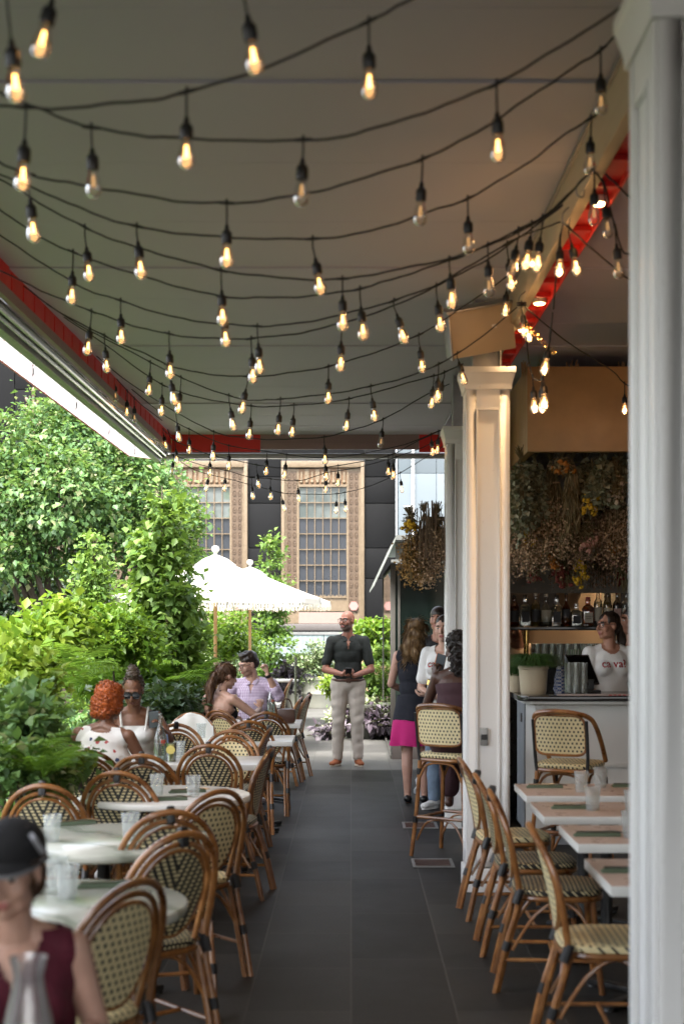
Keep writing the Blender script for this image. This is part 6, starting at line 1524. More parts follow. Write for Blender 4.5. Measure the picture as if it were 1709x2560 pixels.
def torso(m, J, g=0, fat=1.0, bust=0, lo=0, hi=1):
    T, k = J.T, J.k
    def e(c, r): m.ball(c, [q*k+g for q in r], 18, 12, T)
    if lo <= .05: e(J.pel+T @ Vector((0, -.01, -.005)), (.165*fat, .115*fat, .125))
    e(J.waist+T @ Vector((0, .0, 0)), (.142*fat, .103*fat, .13)); e(J.chest+T @ Vector((0, 0, -.06)), (.155*fat, .108*fat, .15))
    e(J.chest+T @ Vector((0, -.005, .03)), (.165, .108, .13))
    if bust:
        for s in (1, -1): e(J.chest+T @ Vector((s*.070*k, .075*k, -.01)), (.062+bust*.02, .052+bust*.03, .062))
    if hi >= 1:
        sph_caps(m, J.sh[1]+T @ Vector((-.035, 0, -.01)), .058*k+g, J.sh[-1]+T @ Vector((.035, 0, -.01)), .058*k+g, (T.col[1], .9), 14)
        for s in (1, -1): sph_caps(m, J.nb+T @ Vector((s*.02, -.015, -.015)), .048*k+g*.6, J.sh[s]+T @ Vector((-s*.04, -.005, .005)), .046*k+g*.8)
def arm(m, J, s, g=0, to=1.0, r=(.052, .043, .038, .026)):
    k = J.k; a, b, c = J.sh[s], J.el[s], J.wr[s]
    sph_caps(m, a, r[0]*k+g, b, r[1]*k+g) if to >= .5 else sph_caps(m, a, r[0]*k+g, a.lerp(b, to*2), (r[0]*.95)*k+g)
    if to > .5:
        t = (to-.5)*2; mid = b.lerp(c, .3); sph_caps(m, b, r[2]*k+g, mid, .040*k+g); sph_caps(m, mid, .040*k+g, b.lerp(c, max(.3, t)), r[3]*k+g if t >= 1 else .032*k+g)
def leg(m, J, s, g=0, to=1.0, wide=1.0):
    k = J.k; a, b, c = J.hip[s], J.kn[s], J.an[s]
    sph_caps(m, a, .088*k*wide+g, b if to >= .5 else a.lerp(b, to*2), .056*k*wide+g)
    if to > .5:
        t = (to-.5)*2; back = Vector((0, -.018, 0)); mid = b.lerp(c, .32)+back
        sph_caps(m, b, .054*k*wide+g, mid, .054*k*wide+g); sph_caps(m, mid, .054*k*wide+g, b.lerp(c, t), (.034*k if t >= 1 else .042*k)*wide+g)
def hand(m, w_, d, nrm, s, curl=.5, k=1.0, spread=.0):
    """palm, four fingers and a thumb; d points from the wrist to the knuckles, nrm out of the palm"""
    d = Vector(d).normalized(); nrm = Vector(nrm); nrm = (nrm-d*nrm.dot(d)).normalized(); lat = d.cross(nrm)*s; w_ = Vector(w_)
    sph_caps(m, w_+d*.018*k, .025*k, w_+d*.078*k, .034*k, (nrm, .48)); 
    for i, (o, L) in enumerate(((-.033, .060), (-.011, .072), (.011, .078), (.033, .068))):
        cu = curl*(1+.12*(1.5-i)); b = w_+d*(.088*k if 0 < i else .082*k)+lat*o*k*-1
        d1 = (d*cos(cu*.9)+nrm*sin(cu*.9)+lat*(-o)*(2+spread*6)).normalized(); p1 = b+d1*L*.5*k
        d2 = (d*cos(cu*2.1)+nrm*sin(cu*2.1)).normalized(); p2 = p1+d2*L*.32*k; d3 = (d*cos(cu*2.9)+nrm*sin(cu*2.9)).normalized(); p3 = p2+d3*L*.22*k
        sph_caps(m, b-d*.01, .0095*k, p1, .0088*k, None, 8, 3); sph_caps(m, p1, .0088*k, p2, .0080*k, None, 8, 3); sph_caps(m, p2, .0080*k, p3, .0070*k, None, 8, 3)
    b = w_+d*.028*k+lat*.026*k; d1 = (d*.62+lat*.62+nrm*.38).normalized(); p1 = b+d1*.040*k; d2 = (d*.85+lat*.12+nrm*.5).normalized()
    sph_caps(m, b, .0125*k, p1, .0108*k, None, 8, 3); sph_caps(m, p1, .0105*k, p1+d2*.034*k, .0088*k, None, 8, 3)
def head_prims(m, J, fem=False, ear=True):
    H, c, k = J.H, J.hc, J.k
    def P_(x_, y, z): return c+H @ Vector((x_, y, z))*k
    def e(p, r): m.ball(P_(*p), [q*k for q in r], 16, 12, H)
    sph_caps(m, J.nb+J.T @ Vector((0, -.008, -.06)), .064*k*(.9 if fem else 1), P_(0, -.012, -.045), .052*k*(.9 if fem else 1.05))
    e((0, -.012, .030), (.073, .092, .086)); e((0, .030, -.020), (.062, .066, .088)); e((0, .034, -.078), (.050 if not fem else .045, .050, .038)); e((0, .066, -.098), (.022, .022, .018))
    for s in (1, -1):
        e((s*.038, .062, -.028), (.027, .028, .030)); e((s*.040, .020, -.068), (.022, .05, .035))
        if ear: e((s*.075, -.008, -.008), (.010, .020, .032))
        sph_caps(m, P_(s*.012, .090, .028), .010*k, P_(s*.048, .076, .026), .009*k)
        e((s*.032, .082, .004), (.0145, .0095, .0085))
    sph_caps(m, P_(0, .090, .012), .0085*k, P_(0, .114, -.028), .0125*k); 
    for s in (1, -1): e((s*.012, .100, -.034), (.009, .011, .008))
    sph_caps(m, P_(-.019, .088, -.060), .0075*k, P_(.019, .088, -.060), .0075*k); sph_caps(m, P_(0, .095, -.0575), .0065*k, P_(0, .095, -.0575), .0065*k)
    sph_caps(m, P_(-.014, .088, -.071), .0085*k, P_(.014, .088, -.071), .0085*k)
def paint_face(me, J, slots):
    """material index by place on the face: eyes, brows, lips, beard"""
    n = len(me.polygons); ce = np.empty(n*3); me.polygons.foreach_get('center', ce); ce = ce.reshape(-1, 3)
    H = np.array(J.H); q = (ce-np.array(J.hc)) @ H/J.k; X, Y, Z = np.abs(q[:, 0]), q[:, 1], q[:, 2]
    mi = np.zeros(n, int); fr = Y > .066
    if 'beard' in slots: mi[(Z < -.046) & (Z > -.13) & (Y > .01) & ~((X < .012) & (Z > -.05)) & (q[:, 1] < .2) & (X < .09)] = slots['beard']
    if 'brow' in slots: mi[fr & (((X-.034)/.021)**2+((Z-.026-(.034-X)*.12)/.0055)**2 < 1)] = slots['brow']
    if 'eye' in slots:
        mi[fr & (((X-.032)/.0125)**2+((Z-.004)/.0050)**2 < 1)] = slots['white']; mi[fr & (((X-.032)/.0058)**2+((Z-.004)/.0056)**2 < 1)] = slots['eye']
    if 'lip' in slots: mi[(Y > .082) & (X < .024) & (((X)/.024)**2+((Z+.065)/.0125)**2 < 1)] = slots['lip']
    me.polygons.foreach_set('material_index', mi)
M_eye = M('iris', (.015, .010, .008), .15); M_white = M('eye white', (.55, .52, .49), .3)
def person(label, X, Y, face, J, skin, lip, hands, brow=None, beard=None, voxel=.0062, fat=1.0, bust=0, fem=False, feet=True, z=0, ear=True, group=None):
    t = thing('person', label, 'person', (X, Y, z), radians(face-90))
    m = MB(); torso(m, J, 0, fat, bust); head_prims(m, J, fem, ear)
    for s in (1, -1):
        arm(m, J, s, 0 if not fem else -.005); leg(m, J, s, 0, 1.0, fat**.5)
        h = hands.get(s) if hands else None
        d = (J.wr[s]-J.el[s]).normalized()
        if h: hand(m, J.wr[s]+d*.0, h[0] or d, h[1], s, h[2] if len(h) > 2 else .5, J.k*(.92 if fem else 1.0))
        else: hand(m, J.wr[s], d, Vector((-s, .2, 0)), s, .45, J.k*(.92 if fem else 1))
        f = (J.toe[s]-J.an[s]); f.z = 0; f.normalize()
        if feet: sph_caps(m, J.an[s]+Vector((0, 0, -.045))-f*.03, .035, J.an[s]+f*.13+Vector((0, 0, -.062)), .026); sph_caps(m, J.an[s], .036*J.k, J.an[s]+Vector((0, 0, -.05)), .034)
    me = remeshed('body', m, voxel, 2); mats = [skin]; sl = {}
    for nme, mm in (('eye', M_eye), ('white', M_white), ('lip', lip), ('brow', brow), ('beard', beard)):
        if mm is not None: sl[nme] = len(mats); mats.append(mm)
    for q in mats: me.materials.append(q)
    paint_face(me, J, sl); o = link('body', me, None, t); J.body = o; return t
def garment(name, mat, t, m, voxel=.009, smooth=4, disp=None, cut=None):
    me = remeshed(name, m, voxel, smooth, disp)
    if cut:
        bm = bmesh.new(); bm.from_mesh(me)
        for f in [q for q in cut if callable(q)]: bmesh.ops.delete(bm, geom=[q for q in bm.faces if f(q.calc_center_median())], context='FACES')
        for (p, nrm) in [q for q in cut if not callable(q)]: bmesh.ops.bisect_plane(bm, geom=bm.verts[:]+bm.edges[:]+bm.faces[:], plane_co=Vector(p), plane_no=Vector(nrm), clear_outer=True)
        bm.to_mesh(me); bm.free()
    me.materials.clear()
    return link(name, me, mat, t)
def neck_cut(J, drop=.0, fwd=.35, back=0):
    up = J.T.col[2]; return (J.nb+up*(-.012-drop), (up+J.T.col[1]*fwd).normalized())
def nhole(J, r=.072, v=0, vw=.05, cy=.012, dz=-.11):
    """the neck opening: a round hole about the neck and, if asked, a V down the front"""
    Ti = J.T.transposed(); nb = J.nb.copy(); k = J.k
    def f(c):
        p = (Ti @ (c-nb))/k
        if p.x*p.x+(p.y-cy)**2 < r*r and p.z > dz: return True
        return v > 0 and p.y > .03 and p.z > -v and abs(p.x) < vw*(p.z+v)/v
    return f
def shirt(t, J, mat, sleeve=.28, g=.011, fat=1.0, bust=0, hem=.10, name='shirt', disp=None, ncut=(.074,), gs=.016, loose=0):
    m = MB(); torso(m, J, g, fat, bust)
    for s in (1, -1):
        if sleeve: arm(m, J, s, gs, sleeve)
    if not J.sit: sph_caps(m, J.waist, .150*J.k*fat+g, J.pel-J.T.col[2]*(hem+.06), .158*J.k*fat+g+loose, (J.T.col[1], .76), 20)
    up = J.T.col[2]
    cut = [nhole(J, *ncut), (J.pel+up*(-hem), -up)] if ncut else [(J.pel+up*(-hem), -up)]
    return garment(name, mat, t, m, .009, 3, disp or folds(.0035, 38, 24, len(t['label'])), cut)
def trousers(t, J, mat, g=.012, to=.97, fat=1.0, name='trousers', disp=None, wide=1.05):
    m = MB(); T = J.T; m.ball(J.pel+T @ Vector((0, -.012, -.01)), [q*J.k*fat+g for q in (.163, .118, .115)], 18, 12, T)
    for s in (1, -1): leg(m, J, s, g, to, wide)
    return garment(name, mat, t, m, .009, 3, disp or folds(.004, 30, 34, 3+len(t['label'])), [(J.pel+T.col[2]*.10*J.k, T.col[2])])
def shoes(t, J, mat, sole=None, h=.05, low=False):
    for s in (1, -1):
        f = (J.toe[s]-J.an[s]); f.z = 0; f.normalize(); a = J.an[s]; gz = a.z-.09; m = MB()
        sph_caps(m, Vector((a.x, a.y, gz+.050))-f*.035, .040, Vector((a.x, a.y, gz+.042))+f*.06, .043, (Vector((0, 0, 1)), .9)); sph_caps(m, Vector((a.x, a.y, gz+.042))+f*.06, .044, Vector((a.x, a.y, gz+.036))+f*.145, .040, (Vector((0, 0, 1)), .75))
        if not low: sph_caps(m, Vector((a.x, a.y, gz+.055)), .046, Vector((a.x, a.y, gz+.085))-f*.012, .044)
        o = garment('shoe', mat, t, m, .007, 2)
        if sole:
            pts = []; lat = Vector((-f.y, f.x, 0))
            for q in range(20):
                an = 2*pi*q/20; L = .128 if cos(an) > 0 else .105; p = Vector((a.x, a.y, 0))+f*(.052+L*cos(an))+lat*(.047*sin(an)*(1-.12*cos(an))); pts.append((p.x, p.y))
            MB().prism(pts, gz+.001, gz+.024).build('sole', sole, o, bevel=.005)
def hairshape(name, mat, t, J, prims, voxel=.007, disp=None, smooth=2):
    m = MB(); H, c, k = J.H, J.hc, J.k
    for p in prims:
        if p[0] == 'e': m.ball(c+H @ Vector(p[1])*k, [q*k for q in p[2]], 16, 12, H)
        else: sph_caps(m, c+H @ Vector(p[1])*k, p[2]*k, c+H @ Vector(p[3])*k, p[4]*k)
    return garment(name, mat, t, m, voxel, smooth, disp)
def strands(hair, n, L, mat, flow=(0, 0, -1), spread=.35, w_=.0016, seed=1):
    """loose hair lying over and just off the combed mass"""
    g = np.random.default_rng(seed); me = hair.data; k = len(me.polygons)
    ce = np.empty(k*3); me.polygons.foreach_get('center', ce); ce = ce.reshape(-1, 3); no = np.empty(k*3); me.polygons.foreach_get('normal', no); no = no.reshape(-1, 3)
    j = g.integers(0, k, n); p = ce[j]+no[j]*.001; nn = no[j]; f = np.array(flow, float)+g.normal(size=(n, 3))*spread
    d = unit(f-nn*(f*nn).sum(1, keepdims=True)+nn*g.uniform(-.05, .22, (n, 1))); ll = L*g.uniform(.4, 1.2, n)
    V, Q, T = leaf_arrays(p, d, nn, ll, np.full(n, w_), np.full(n, .5)); return link('loose_strands', np_mesh('loose_strands', V, Q), mat, hair)
def curls(hair, n, r, mat, seed=1):
    g = random.Random(seed); me = hair.data; m = MB(); ps = me.polygons
    for _ in range(n):
        q = ps[g.randrange(len(ps))]; c = Vector(q.center)+Vector(q.normal)*.002; a = Vector(q.normal).orthogonal().normalized(); R_ = Matrix.Rotation(g.uniform(0, 6.3), 3, q.normal); a = R_ @ a; b = (Vector(q.normal).cross(a)*.8+Vector(q.normal)*.5).normalized(); rr = r*g.uniform(.6, 1.3)
        m.tube([c+a*cos(u)*rr+b*sin(u)*rr for u in np.linspace(0, 5.0, 8)], .0028, 5)
    return m.build('curls', mat, hair)
def glasses(t, J, mat, lens=None, name='eyeglasses', w_=.026, hgt=.019):
    H, c, k = J.H, J.hc, J.k; m = MB()
    def P_(x_, y, z): return c+H @ Vector((x_, y, z))*k
    for s in (1, -1):
        m.tube([P_(s*.033+w_*math.copysign(abs(cos(a))**.6, cos(a)), .104-.12*abs(s*.033+w_*cos(a))*.3, .002+hgt*math.copysign(abs(sin(a))**.6, sin(a))) for a in np.linspace(0, 2*pi, 17)[:-1]], .0026, 6, closed=True)
        m.tube([P_(s*.060, .098, .010), P_(s*.076, .06, .010), P_(s*.080, .0, .012), P_(s*.078, -.02, -.004)], .0024, 6)
    m.tube([P_(-.008, .108, .006), P_(0, .112, .009), P_(.008, .108, .006)], .0024, 6); o = m.build(name, mat, t)
    if lens:
        for s in (1, -1): m = MB(); m.ball(P_(s*.033, .1025, .002), (w_*k, .002, hgt*k), 16, 6, H); m.build('lens', lens, o)
    return o
sk_tan = skinmat('tan skin', (.42, .21, .14)); sk_pale = skinmat('fair skin', (.52, .31, .23)); sk_brown = skinmat('brown skin', (.20, .092, .055)); sk_deep = skinmat('deep brown skin', (.075, .034, .022)); sk_leg = skinmat('rosy skin', (.50, .29, .22))
lip_a = M('pink lips', (.36, .12, .10), .45); lip_b = M('brown lips', (.11, .040, .032), .4); br_d = M('dark brow', (.025, .016, .010), .8); br_l = M('light brow', (.10, .055, .03), .8)
h_dark = hairmat('dark hair', (.008, .005, .004), (.035, .020, .012)); h_brown = hairmat('brown hair', (.035, .016, .008), (.14, .065, .025)); h_blond = hairmat('highlighted hair', (.050, .024, .010), (.40, .24, .10)); h_orange = hairmat('orange hair', (.14, .025, .006), (.55, .13, .02)); h_pony = hairmat('ponytail hair', (.030, .012, .006), (.20, .090, .032))
# 1 --- the standing man
J = pose(h=1.80, head=(radians(36), radians(-2), 0), arms={1: ((.27, .05, 1.14), (.075, .25, 1.09)), -1: ((-.27, .05, 1.14), (-.06, .255, 1.07))},
         legs={1: ((.115, .03, .52), (.125, -.01, .09), (.07, .14, -.055)), -1: ((-.105, .03, .52), (-.12, .0, .09), (-.03, .15, -.055))}, sw=.192)
beard = M('grey stubble', (.11, .075, .06), .7)
t = person('bald bearded man standing in the aisle in a dark green polo and beige trousers', -.035, 16.85, -88, J, skinmat('ruddy skin', (.30, .125, .080)), lip_a, {1: ((-.75, .35, .05), (-.2, -.3, 1), .75), -1: ((.8, .3, .1), (.1, -.3, 1), .75)}, br_d, beard, fat=1.03)
shirt(t, J, cloth('dark green linen', (.007, .0105, .009), .25), .37, .012, 1.02, 0, -.02, 'polo_shirt', None, (.072, .15, .035), .011, .010)
trousers(t, J, cloth('beige twill', (.47, .42, .37), .05), .016, .975, 1.06, wide=1.12)
m = MB(); m.tube([J.pel+Vector((.192*cos(a), .147*sin(a)-.008, .018)) for a in np.linspace(0, 2*pi, 25)[:-1]], .011, 6, closed=True); m.box(J.pel+Vector((.0, .142, .018)), (.05, .012, .034)); m.v = [(a, b, J.pel.z+.018+(c-J.pel.z-.018)*1.6) for a, b, c in m.v]; m.build('belt', mt['leather'], t)
shoes(t, J, M('rust suede', (.26, .075, .025), .7, bump=.2), M('cream sole', (.48, .42, .34), .6))
glasses(t, J, mt['dark'])
for s in (1, -1):
    m = MB(); q = J.nb+J.T @ Vector((s*.045, .055, -.03)); m.box(q, (.05, .09, .012), J.T @ Rz(s*.5) @ Rx(-.7) @ Ry(s*.5)); m.build('collar', bpy.data.materials['dark green linen'], t, bevel=.004)
ph = thing('smartphone', 'dark phone held in both hands by the standing man', 'phone', (-.035, 16.85, 0), radians(-178)); m = MB(); R_ = Rx(radians(-40)); m.box((.005, .325, 1.115), (.072, .010, .14), R_ @ Rz(0)); m.build('case', mt['dark'], ph, bevel=.004); m = MB(); m.box(Vector((.005, .325, 1.115))+R_ @ Vector((0, -.0055, 0)), (.066, .001, .13), R_); m.build('screen', M('phone glass', (.01, .01, .012), .08), ph)
# 2 --- the woman in the navy and magenta dress, seen from behind
J = pose(h=1.70, head=(radians(18), radians(12), 0), arms={1: ((.24, .10, 1.12), (.10, .25, 1.05)), -1: ((-.23, .03, 1.12), (-.10, .22, 1.03))}, legs={1: ((.085, .0, .49), (.09, -.02, .09), (.02, .15, -.055)), -1: ((-.075, .0, .49), (-.07, .0, .09), (-.01, .15, -.055))}, sw=.165)
t = person('woman seen from behind in a navy sleeveless dress with a magenta hem and black flats', .60, 13.35, 82, J, sk_leg, lip_a, {1: (None, (-1, .2, 0), .6), -1: (None, (1, .2, 0), .6)}, br_l, None, bust=.5, fem=True)
navy = cloth('navy crepe', (.006, .007, .014), .2)
def skirt(t, J, z0, z1, r0, r1, mat, name, waves=7, amp=.012, oy=0, fl=.78, seed=0):
    V = []; F = []; n = 60; rows = 16; kk = [random.uniform(0, 6) for _ in range(3)]
    for i in range(rows+1):
        q = i/rows; z = z0+(z1-z0)*q; r = r0+(r1-r0)*q**.9
        for a_ in range(n):
            a = 2*pi*a_/n; w_ = amp*q*(sin(a*waves+kk[0]+q*.8)+.5*sin(a*(waves*2-3)+kk[1])); V.append((J.pel.x+(r+w_)*cos(a), J.pel.y+oy+(r*fl+w_)*sin(a), z+.006*q*sin(a*waves+kk[2])))
    for i in range(rows):
        for k in range(n): F.append((i*n+k, i*n+(k+1) % n, (i+1)*n+(k+1) % n, (i+1)*n+k))
    m = MB(); m.add(V, F); o = m.build(name, mat, t, ang=80); return o
m = MB(); torso(m, J, .012, 1.02, .5); dress = garment('dress', navy, t, m, .009, 3, folds(.003, 26, 16, 4), [nhole(J, .088), (J.pel, -J.T.col[2])])
skirt(t, J, 1.02, .79, .165, .205, navy, 'dress_skirt', 6, .006, -.008); skirt(t, J, .793, .555, .205, .245, cloth('magenta crepe', (.48, .010, .15), .1), 'dress_hem', 7, .016, -.008)
shoes(t, J, mt['dark'], None, .05, True)
hr_ = hairshape('hair', h_blond, t, J, [('e', (0, -.025, .04), (.085, .098, .090)), ('e', (0, -.085, -.05), (.085, .06, .10)), ('c', (-.02, -.10, -.05), .060, (-.03, -.115, -.22), .055), ('c', (.035, -.10, -.06), .055, (.05, -.11, -.24), .045), ('c', (.0, -.10, -.20), .05, (-.06, -.10, -.30), .03), ('c', (-.06, -.05, -.02), .035, (-.075, -.07, -.20), .035), ('c', (.065, -.04, -.02), .03, (.085, -.06, -.2), .03)], .007, folds(.010, 70, 40, 2))
strands(hr_, 1500, .10, h_blond)
# 3 --- the dark haired man behind them
J = pose(h=1.82, head=(radians(10), 0, 0), sw=.2)
t = person('dark haired man mostly hidden behind the woman in the navy dress', .90, 14.6, -100, J, sk_tan, lip_a, None, br_d, None)
shirt(t, J, cloth('black tee', (.010, .010, .011)), .3); trousers(t, J, cloth('black jeans', (.010, .010, .012))); shoes(t, J, mt['dark'])
hairshape('hair', h_dark, t, J, [('e', (0, -.018, .05), (.082, .098, .082)), ('e', (0, -.05, .0), (.080, .07, .07))], .008)
# 4 --- white tee waitress by the column
J = pose(h=1.73, head=(radians(-12), radians(2), 0), arms={1: ((.22, .02, 1.10), (.02, .24, 1.02)), -1: ((-.23, .08, 1.10), (.04, .24, 1.05))}, sw=.170)
tee = cloth('white cotton tee', (.70, .69, .67), .03); jeans = cloth('washed denim', (.16, .22, .30), .25, .3, 30)
t = person('young woman in a white lettered tee half hidden by the farthest column, arms folded', .845, 12.95, -118, J, sk_pale, lip_a, {1: ((-.9, .25, .1), (0, -.3, 1), .5), -1: ((.9, .2, .0), (0, -.3, 1), .5)}, br_d, None, bust=.25, fem=True)
shirt(t, J, tee, .36, .012, 1.0, .25, .06, 'tee_shirt', None, (.080,), .013); trousers(t, J, jeans, .012, .98); shoes(t, J, M('white trainers', (.72, .71, .69), .6), mt['white'])
hairshape('hair', h_dark, t, J, [('e', (0, -.022, .045), (.078, .094, .082)), ('e', (0, -.06, 0), (.07, .06, .07)), ('e', (0, -.12, .02), (.04, .04, .04))], .008, folds(.003, 90, 40, 1))
def chest_text(t, J, s, size, dx=0, dz=0, dy=.0, bust=.6):
    p = J.chest+J.T @ Vector((dx, .118+.058+dy, -.0+dz)); R_ = J.T @ (Rz(pi) @ Rx(pi/2)); return write(s, size, p, mt['inkred'], t, 'tee_lettering', R_, .0012, .002)
def wrap_text(o, t, J, push=.004):
    """lay the letters onto the shirt front"""
    tr = [c for c in kids(t) if c.name.startswith('tee_shirt')][0]; from mathutils.bvhtree import BVHTree
    bv = BVHTree.FromPolygons([v.co[:] for v in tr.data.vertices], [p.vertices[:] for p in tr.data.polygons]); f = J.T.col[1]
    for v in o.data.vertices:
        h = bv.ray_cast(v.co+f*.3, -f, 1.0)
        if h[0] is not None: v.co = h[0]+f*push
chest_text_a = chest_text(t, J, 'ça va?', .085); wrap_text(chest_text_a, t, J)
# 5 --- woman seated on the bar stool with a phone
J = pose(True, 1.68, lean=radians(8), seat=.765, head=(radians(-38), radians(10), 0), arms={-1: ((-.26, .13, 1.06), (-.20, .13, 1.30)), 1: ((.24, .12, 1.05), (.12, .30, 1.0))}, legs={1: ((.12, .40, .80), (.13, .38, .38), (.02, .14, -.06)), -1: ((-.12, .40, .80), (-.13, .38, .38), (-.02, .14, -.06))}, sw=.165)
stl = st0.location
t = person('woman with curly black hair seated on the bar stool, back turned, holding up a phone', stl.x+.03, stl.y+.02, 75, J, sk_deep, lip_b, {-1: ((0, .35, 1), (.7, .7, 0), .7), 1: (None, (-.3, 0, 1), .5)}, br_d, None, bust=.5, fem=True)
plum = cloth('plum dress', (.055, .022, .028), .2); m = MB(); torso(m, J, .011, 1.0, .5); m.ball(J.pel+Vector((0, .02, -.01)), (.19, .16, .12), 16, 10)
for s in (1, -1): leg(m, J, s, .03, .92, 1.15)
garment('dress', plum, t, m, .010, 4, folds(.005, 30, 20, 6), [(J.chest+J.T.col[2]*.05, (J.T.col[2]+J.T.col[1]*.1).normalized())])
hr_ = hairshape('hair', hairmat('curly black hair', (.006, .004, .004), (.028, .018, .014)), t, J, [('e', (0, -.03, .04), (.088, .098, .092)), ('e', (0, -.09, -.06), (.085, .06, .11)), ('e', (.05, -.07, -.13), (.05, .05, .07)), ('e', (-.05, -.08, -.14), (.05, .05, .08)), ('e', (0, -.09, -.2), (.06, .05, .06))], .008, folds(.012, 110, 90, 5))
curls(hr_, 420, .014, bpy.data.materials['curly black hair'])
m = MB(); m.tube([J.nb+J.T @ Vector((.078*cos(a), .07*sin(a)+.0, -.01+.012*sin(a))) for a in np.linspace(0, 2*pi, 20)[:-1]], .010, 6, closed=True); m.build('silver_necklace', mt['steel'], t)
d = (J.wr[-1]-J.el[-1]).normalized(); m = MB(); m.lathe([(.036, -.022), (.039, -.018), (.039, .018), (.036, .022)], 20, J.el[-1].lerp(J.wr[-1], .80), d.to_track_quat('Z', 'Y').to_matrix(), cap=False); m.build('bangle', mt['gold'], t)
ph = thing('smartphone', 'phone in an orange case held up by the woman on the bar stool', 'phone', t.location.copy(), t.rotation_euler.z); pc = J.wr[-1]+Vector((.03, .09, .10)); R_ = Rz(.5) @ Rx(radians(-28)) @ Ry(radians(20)); m = MB(); m.box(pc, (.078, .010, .155), R_); m.build('case', M('orange case', (.60, .17, .02), .5), ph, bevel=.004)
m = MB(); m.box(pc+R_ @ Vector((0, -.0058, 0)), (.070, .0012, .146), R_); m.build('screen', M('grey screen', (.16, .19, .21), .1), ph)
bag = MB(); bag.ball((0, 0, .10), (.11, .09, .11), 14, 10); bag.v = [(a+.02*sin(c*60+b*30), b+.02*cos(a*50), max(.002, c+.02*sin(a*70))) for a, b, c in bag.v]; o = bag.build('carrier_bag', M('white plastic bag', (.62, .66, .70), .35, var=.2, scale=9)); o.location = (.72, 13.75, 0); tag(o, 'small white plastic bag on the floor behind the legs of the woman in navy', 'bag')
# 6 --- the woman with orange hair
J = pose(True, 1.64, lean=radians(10), side=radians(2), head=(radians(20), radians(2), 0), arms={1: ((.27, .12, .80), (.20, .36, .78)), -1: ((-.25, .12, .80), (-.14, .34, .78))}, sw=.18)
t = person('woman with short orange curls seen from behind in a white printed tank top', -1.60, 8.98, 78, J, sk_brown, lip_b, {1: (None, (-.3, .2, -1), .4), -1: (None, (.3, .2, -1), .4)}, br_d, None, fat=1.28, bust=.8, fem=True)
x = N('printed tank'); v = x.obj(); vo = x.n('TexVoronoi'); x.l(v, vo.inputs[0]); vo.inputs['Scale'].default_value = 17; vo.inputs['Randomness'].default_value = .7
nz = x.noise(55, 3, v); f = x.math('LESS_THAN', x.math('ADD', vo.outputs['Distance'], x.math('MULTIPLY', nz, .32)), .40); sp = x.n('SeparateColor'); x.l(vo.outputs['Color'], sp.inputs[0]); cc = x.mix(x.math('GREATER_THAN', sp.outputs[0], .5), (.40, .06, .06), (.05, .07, .16)); x.bump(x.noise(20, 3, v), .3, .01)
mt['tankprint'] = x.set(x.mix(f, (.76, .75, .74), cc), .85)
m = MB(); torso(m, J, .010, 1.28, .8); m.ball(J.pel+Vector((0, -.01, .03)), (.245, .18, .15), 16, 10)
def tank(t, J, m, mat, drop=.06, name='tank_top', w_=.125):
    o = garment(name, mat, t, m, .009, 3, folds(.004, 32, 26, 8), [nhole(J, .098, 0, .05, .0), (J.nb+J.T.col[2]*-.012, J.T.col[2]), (J.pel-J.T.col[2]*.09, -J.T.col[2])]+[(J.sc+J.T @ Vector((s*w_*J.k, 0, 0)), (J.T @ Vector((s, 0, .55))).normalized()) for s in (1, -1)]); return o
tank(t, J, m, mt['tankprint'], w_=.150); trousers(t, J, cloth('pale jeans', (.30, .34, .40), .15), .012, .97, 1.2, wide=1.15); shoes(t, J, mt['white'])
hr_ = hairshape('hair', h_orange, t, J, [('e', (0, -.02, .045), (.090, .100, .092)), ('e', (0, -.07, -.02), (.082, .065, .085)), ('e', (.03, -.075, -.085), (.05, .045, .04)), ('e', (-.03, -.075, -.085), (.05, .045, .04)), ('e', (.065, -.02, -.02), (.03, .06, .06)), ('e', (-.065, -.02, -.02), (.03, .06, .06))], .006, folds(.0065, 170, 150, 9))
curls(hr_, 380, .011, h_orange)
# 7 --- the woman with sunglasses
J = pose(True, 1.66, lean=radians(9), head=(radians(6), radians(14), 0), arms={1: ((.25, .13, .86), (.12, .33, .86)), -1: ((-.26, .16, .84), (-.20, .36, .93))}, sw=.175)
t = person('woman with a braided bun and dark sunglasses facing the camera in white straps', -1.63, 10.72, -83, J, sk_brown, lip_b, {1: (None, (-.6, .2, -.5), .5), -1: ((.15, .5, .7), (.8, .4, .2), .8)}, br_d, None, fat=1.12, bust=.9, fem=True)
m = MB(); torso(m, J, .009, 1.12, .9); o = garment('tank_top', cloth('white camisole', (.70, .69, .68), .03), t, m, .009, 3, folds(.003, 30, 24, 3), [(J.chest+J.T.col[2]*.045, (J.T.col[2]+J.T.col[1]*-.2).normalized()), (J.pel-J.T.col[2]*.09, -J.T.col[2])])
for s in (1, -1): m = MB(); m.tube([J.chest+J.T @ Vector((s*.085, .128, .03)), J.sc+J.T @ Vector((s*.10, .062, .025)), J.sc+J.T @ Vector((s*.105, -.03, .050)), J.chest+J.T @ Vector((s*.09, -.115, .04))], .009, 6, sub=5); m.build('strap', bpy.data.materials['white camisole'], t)
trousers(t, J, cloth('dark trousers', (.03, .03, .035)), .012); shoes(t, J, mt['dark'])
hr_ = hairshape('hair', hairmat('braids', (.010, .007, .006), (.12, .080, .050)), t, J, [('e', (0, -.035, .045), (.080, .088, .084)), ('e', (0, -.07, -.02), (.07, .05, .08)), ('e', (.0, -.015, .142), (.056, .052, .036)), ('e', (0, -.02, .170), (.040, .038, .028)), ('e', (0, -.02, .105), (.045, .05, .04))], .006, folds(.006, 120, 170, 2))
curls(hr_, 160, .010, bpy.data.materials['braids'])
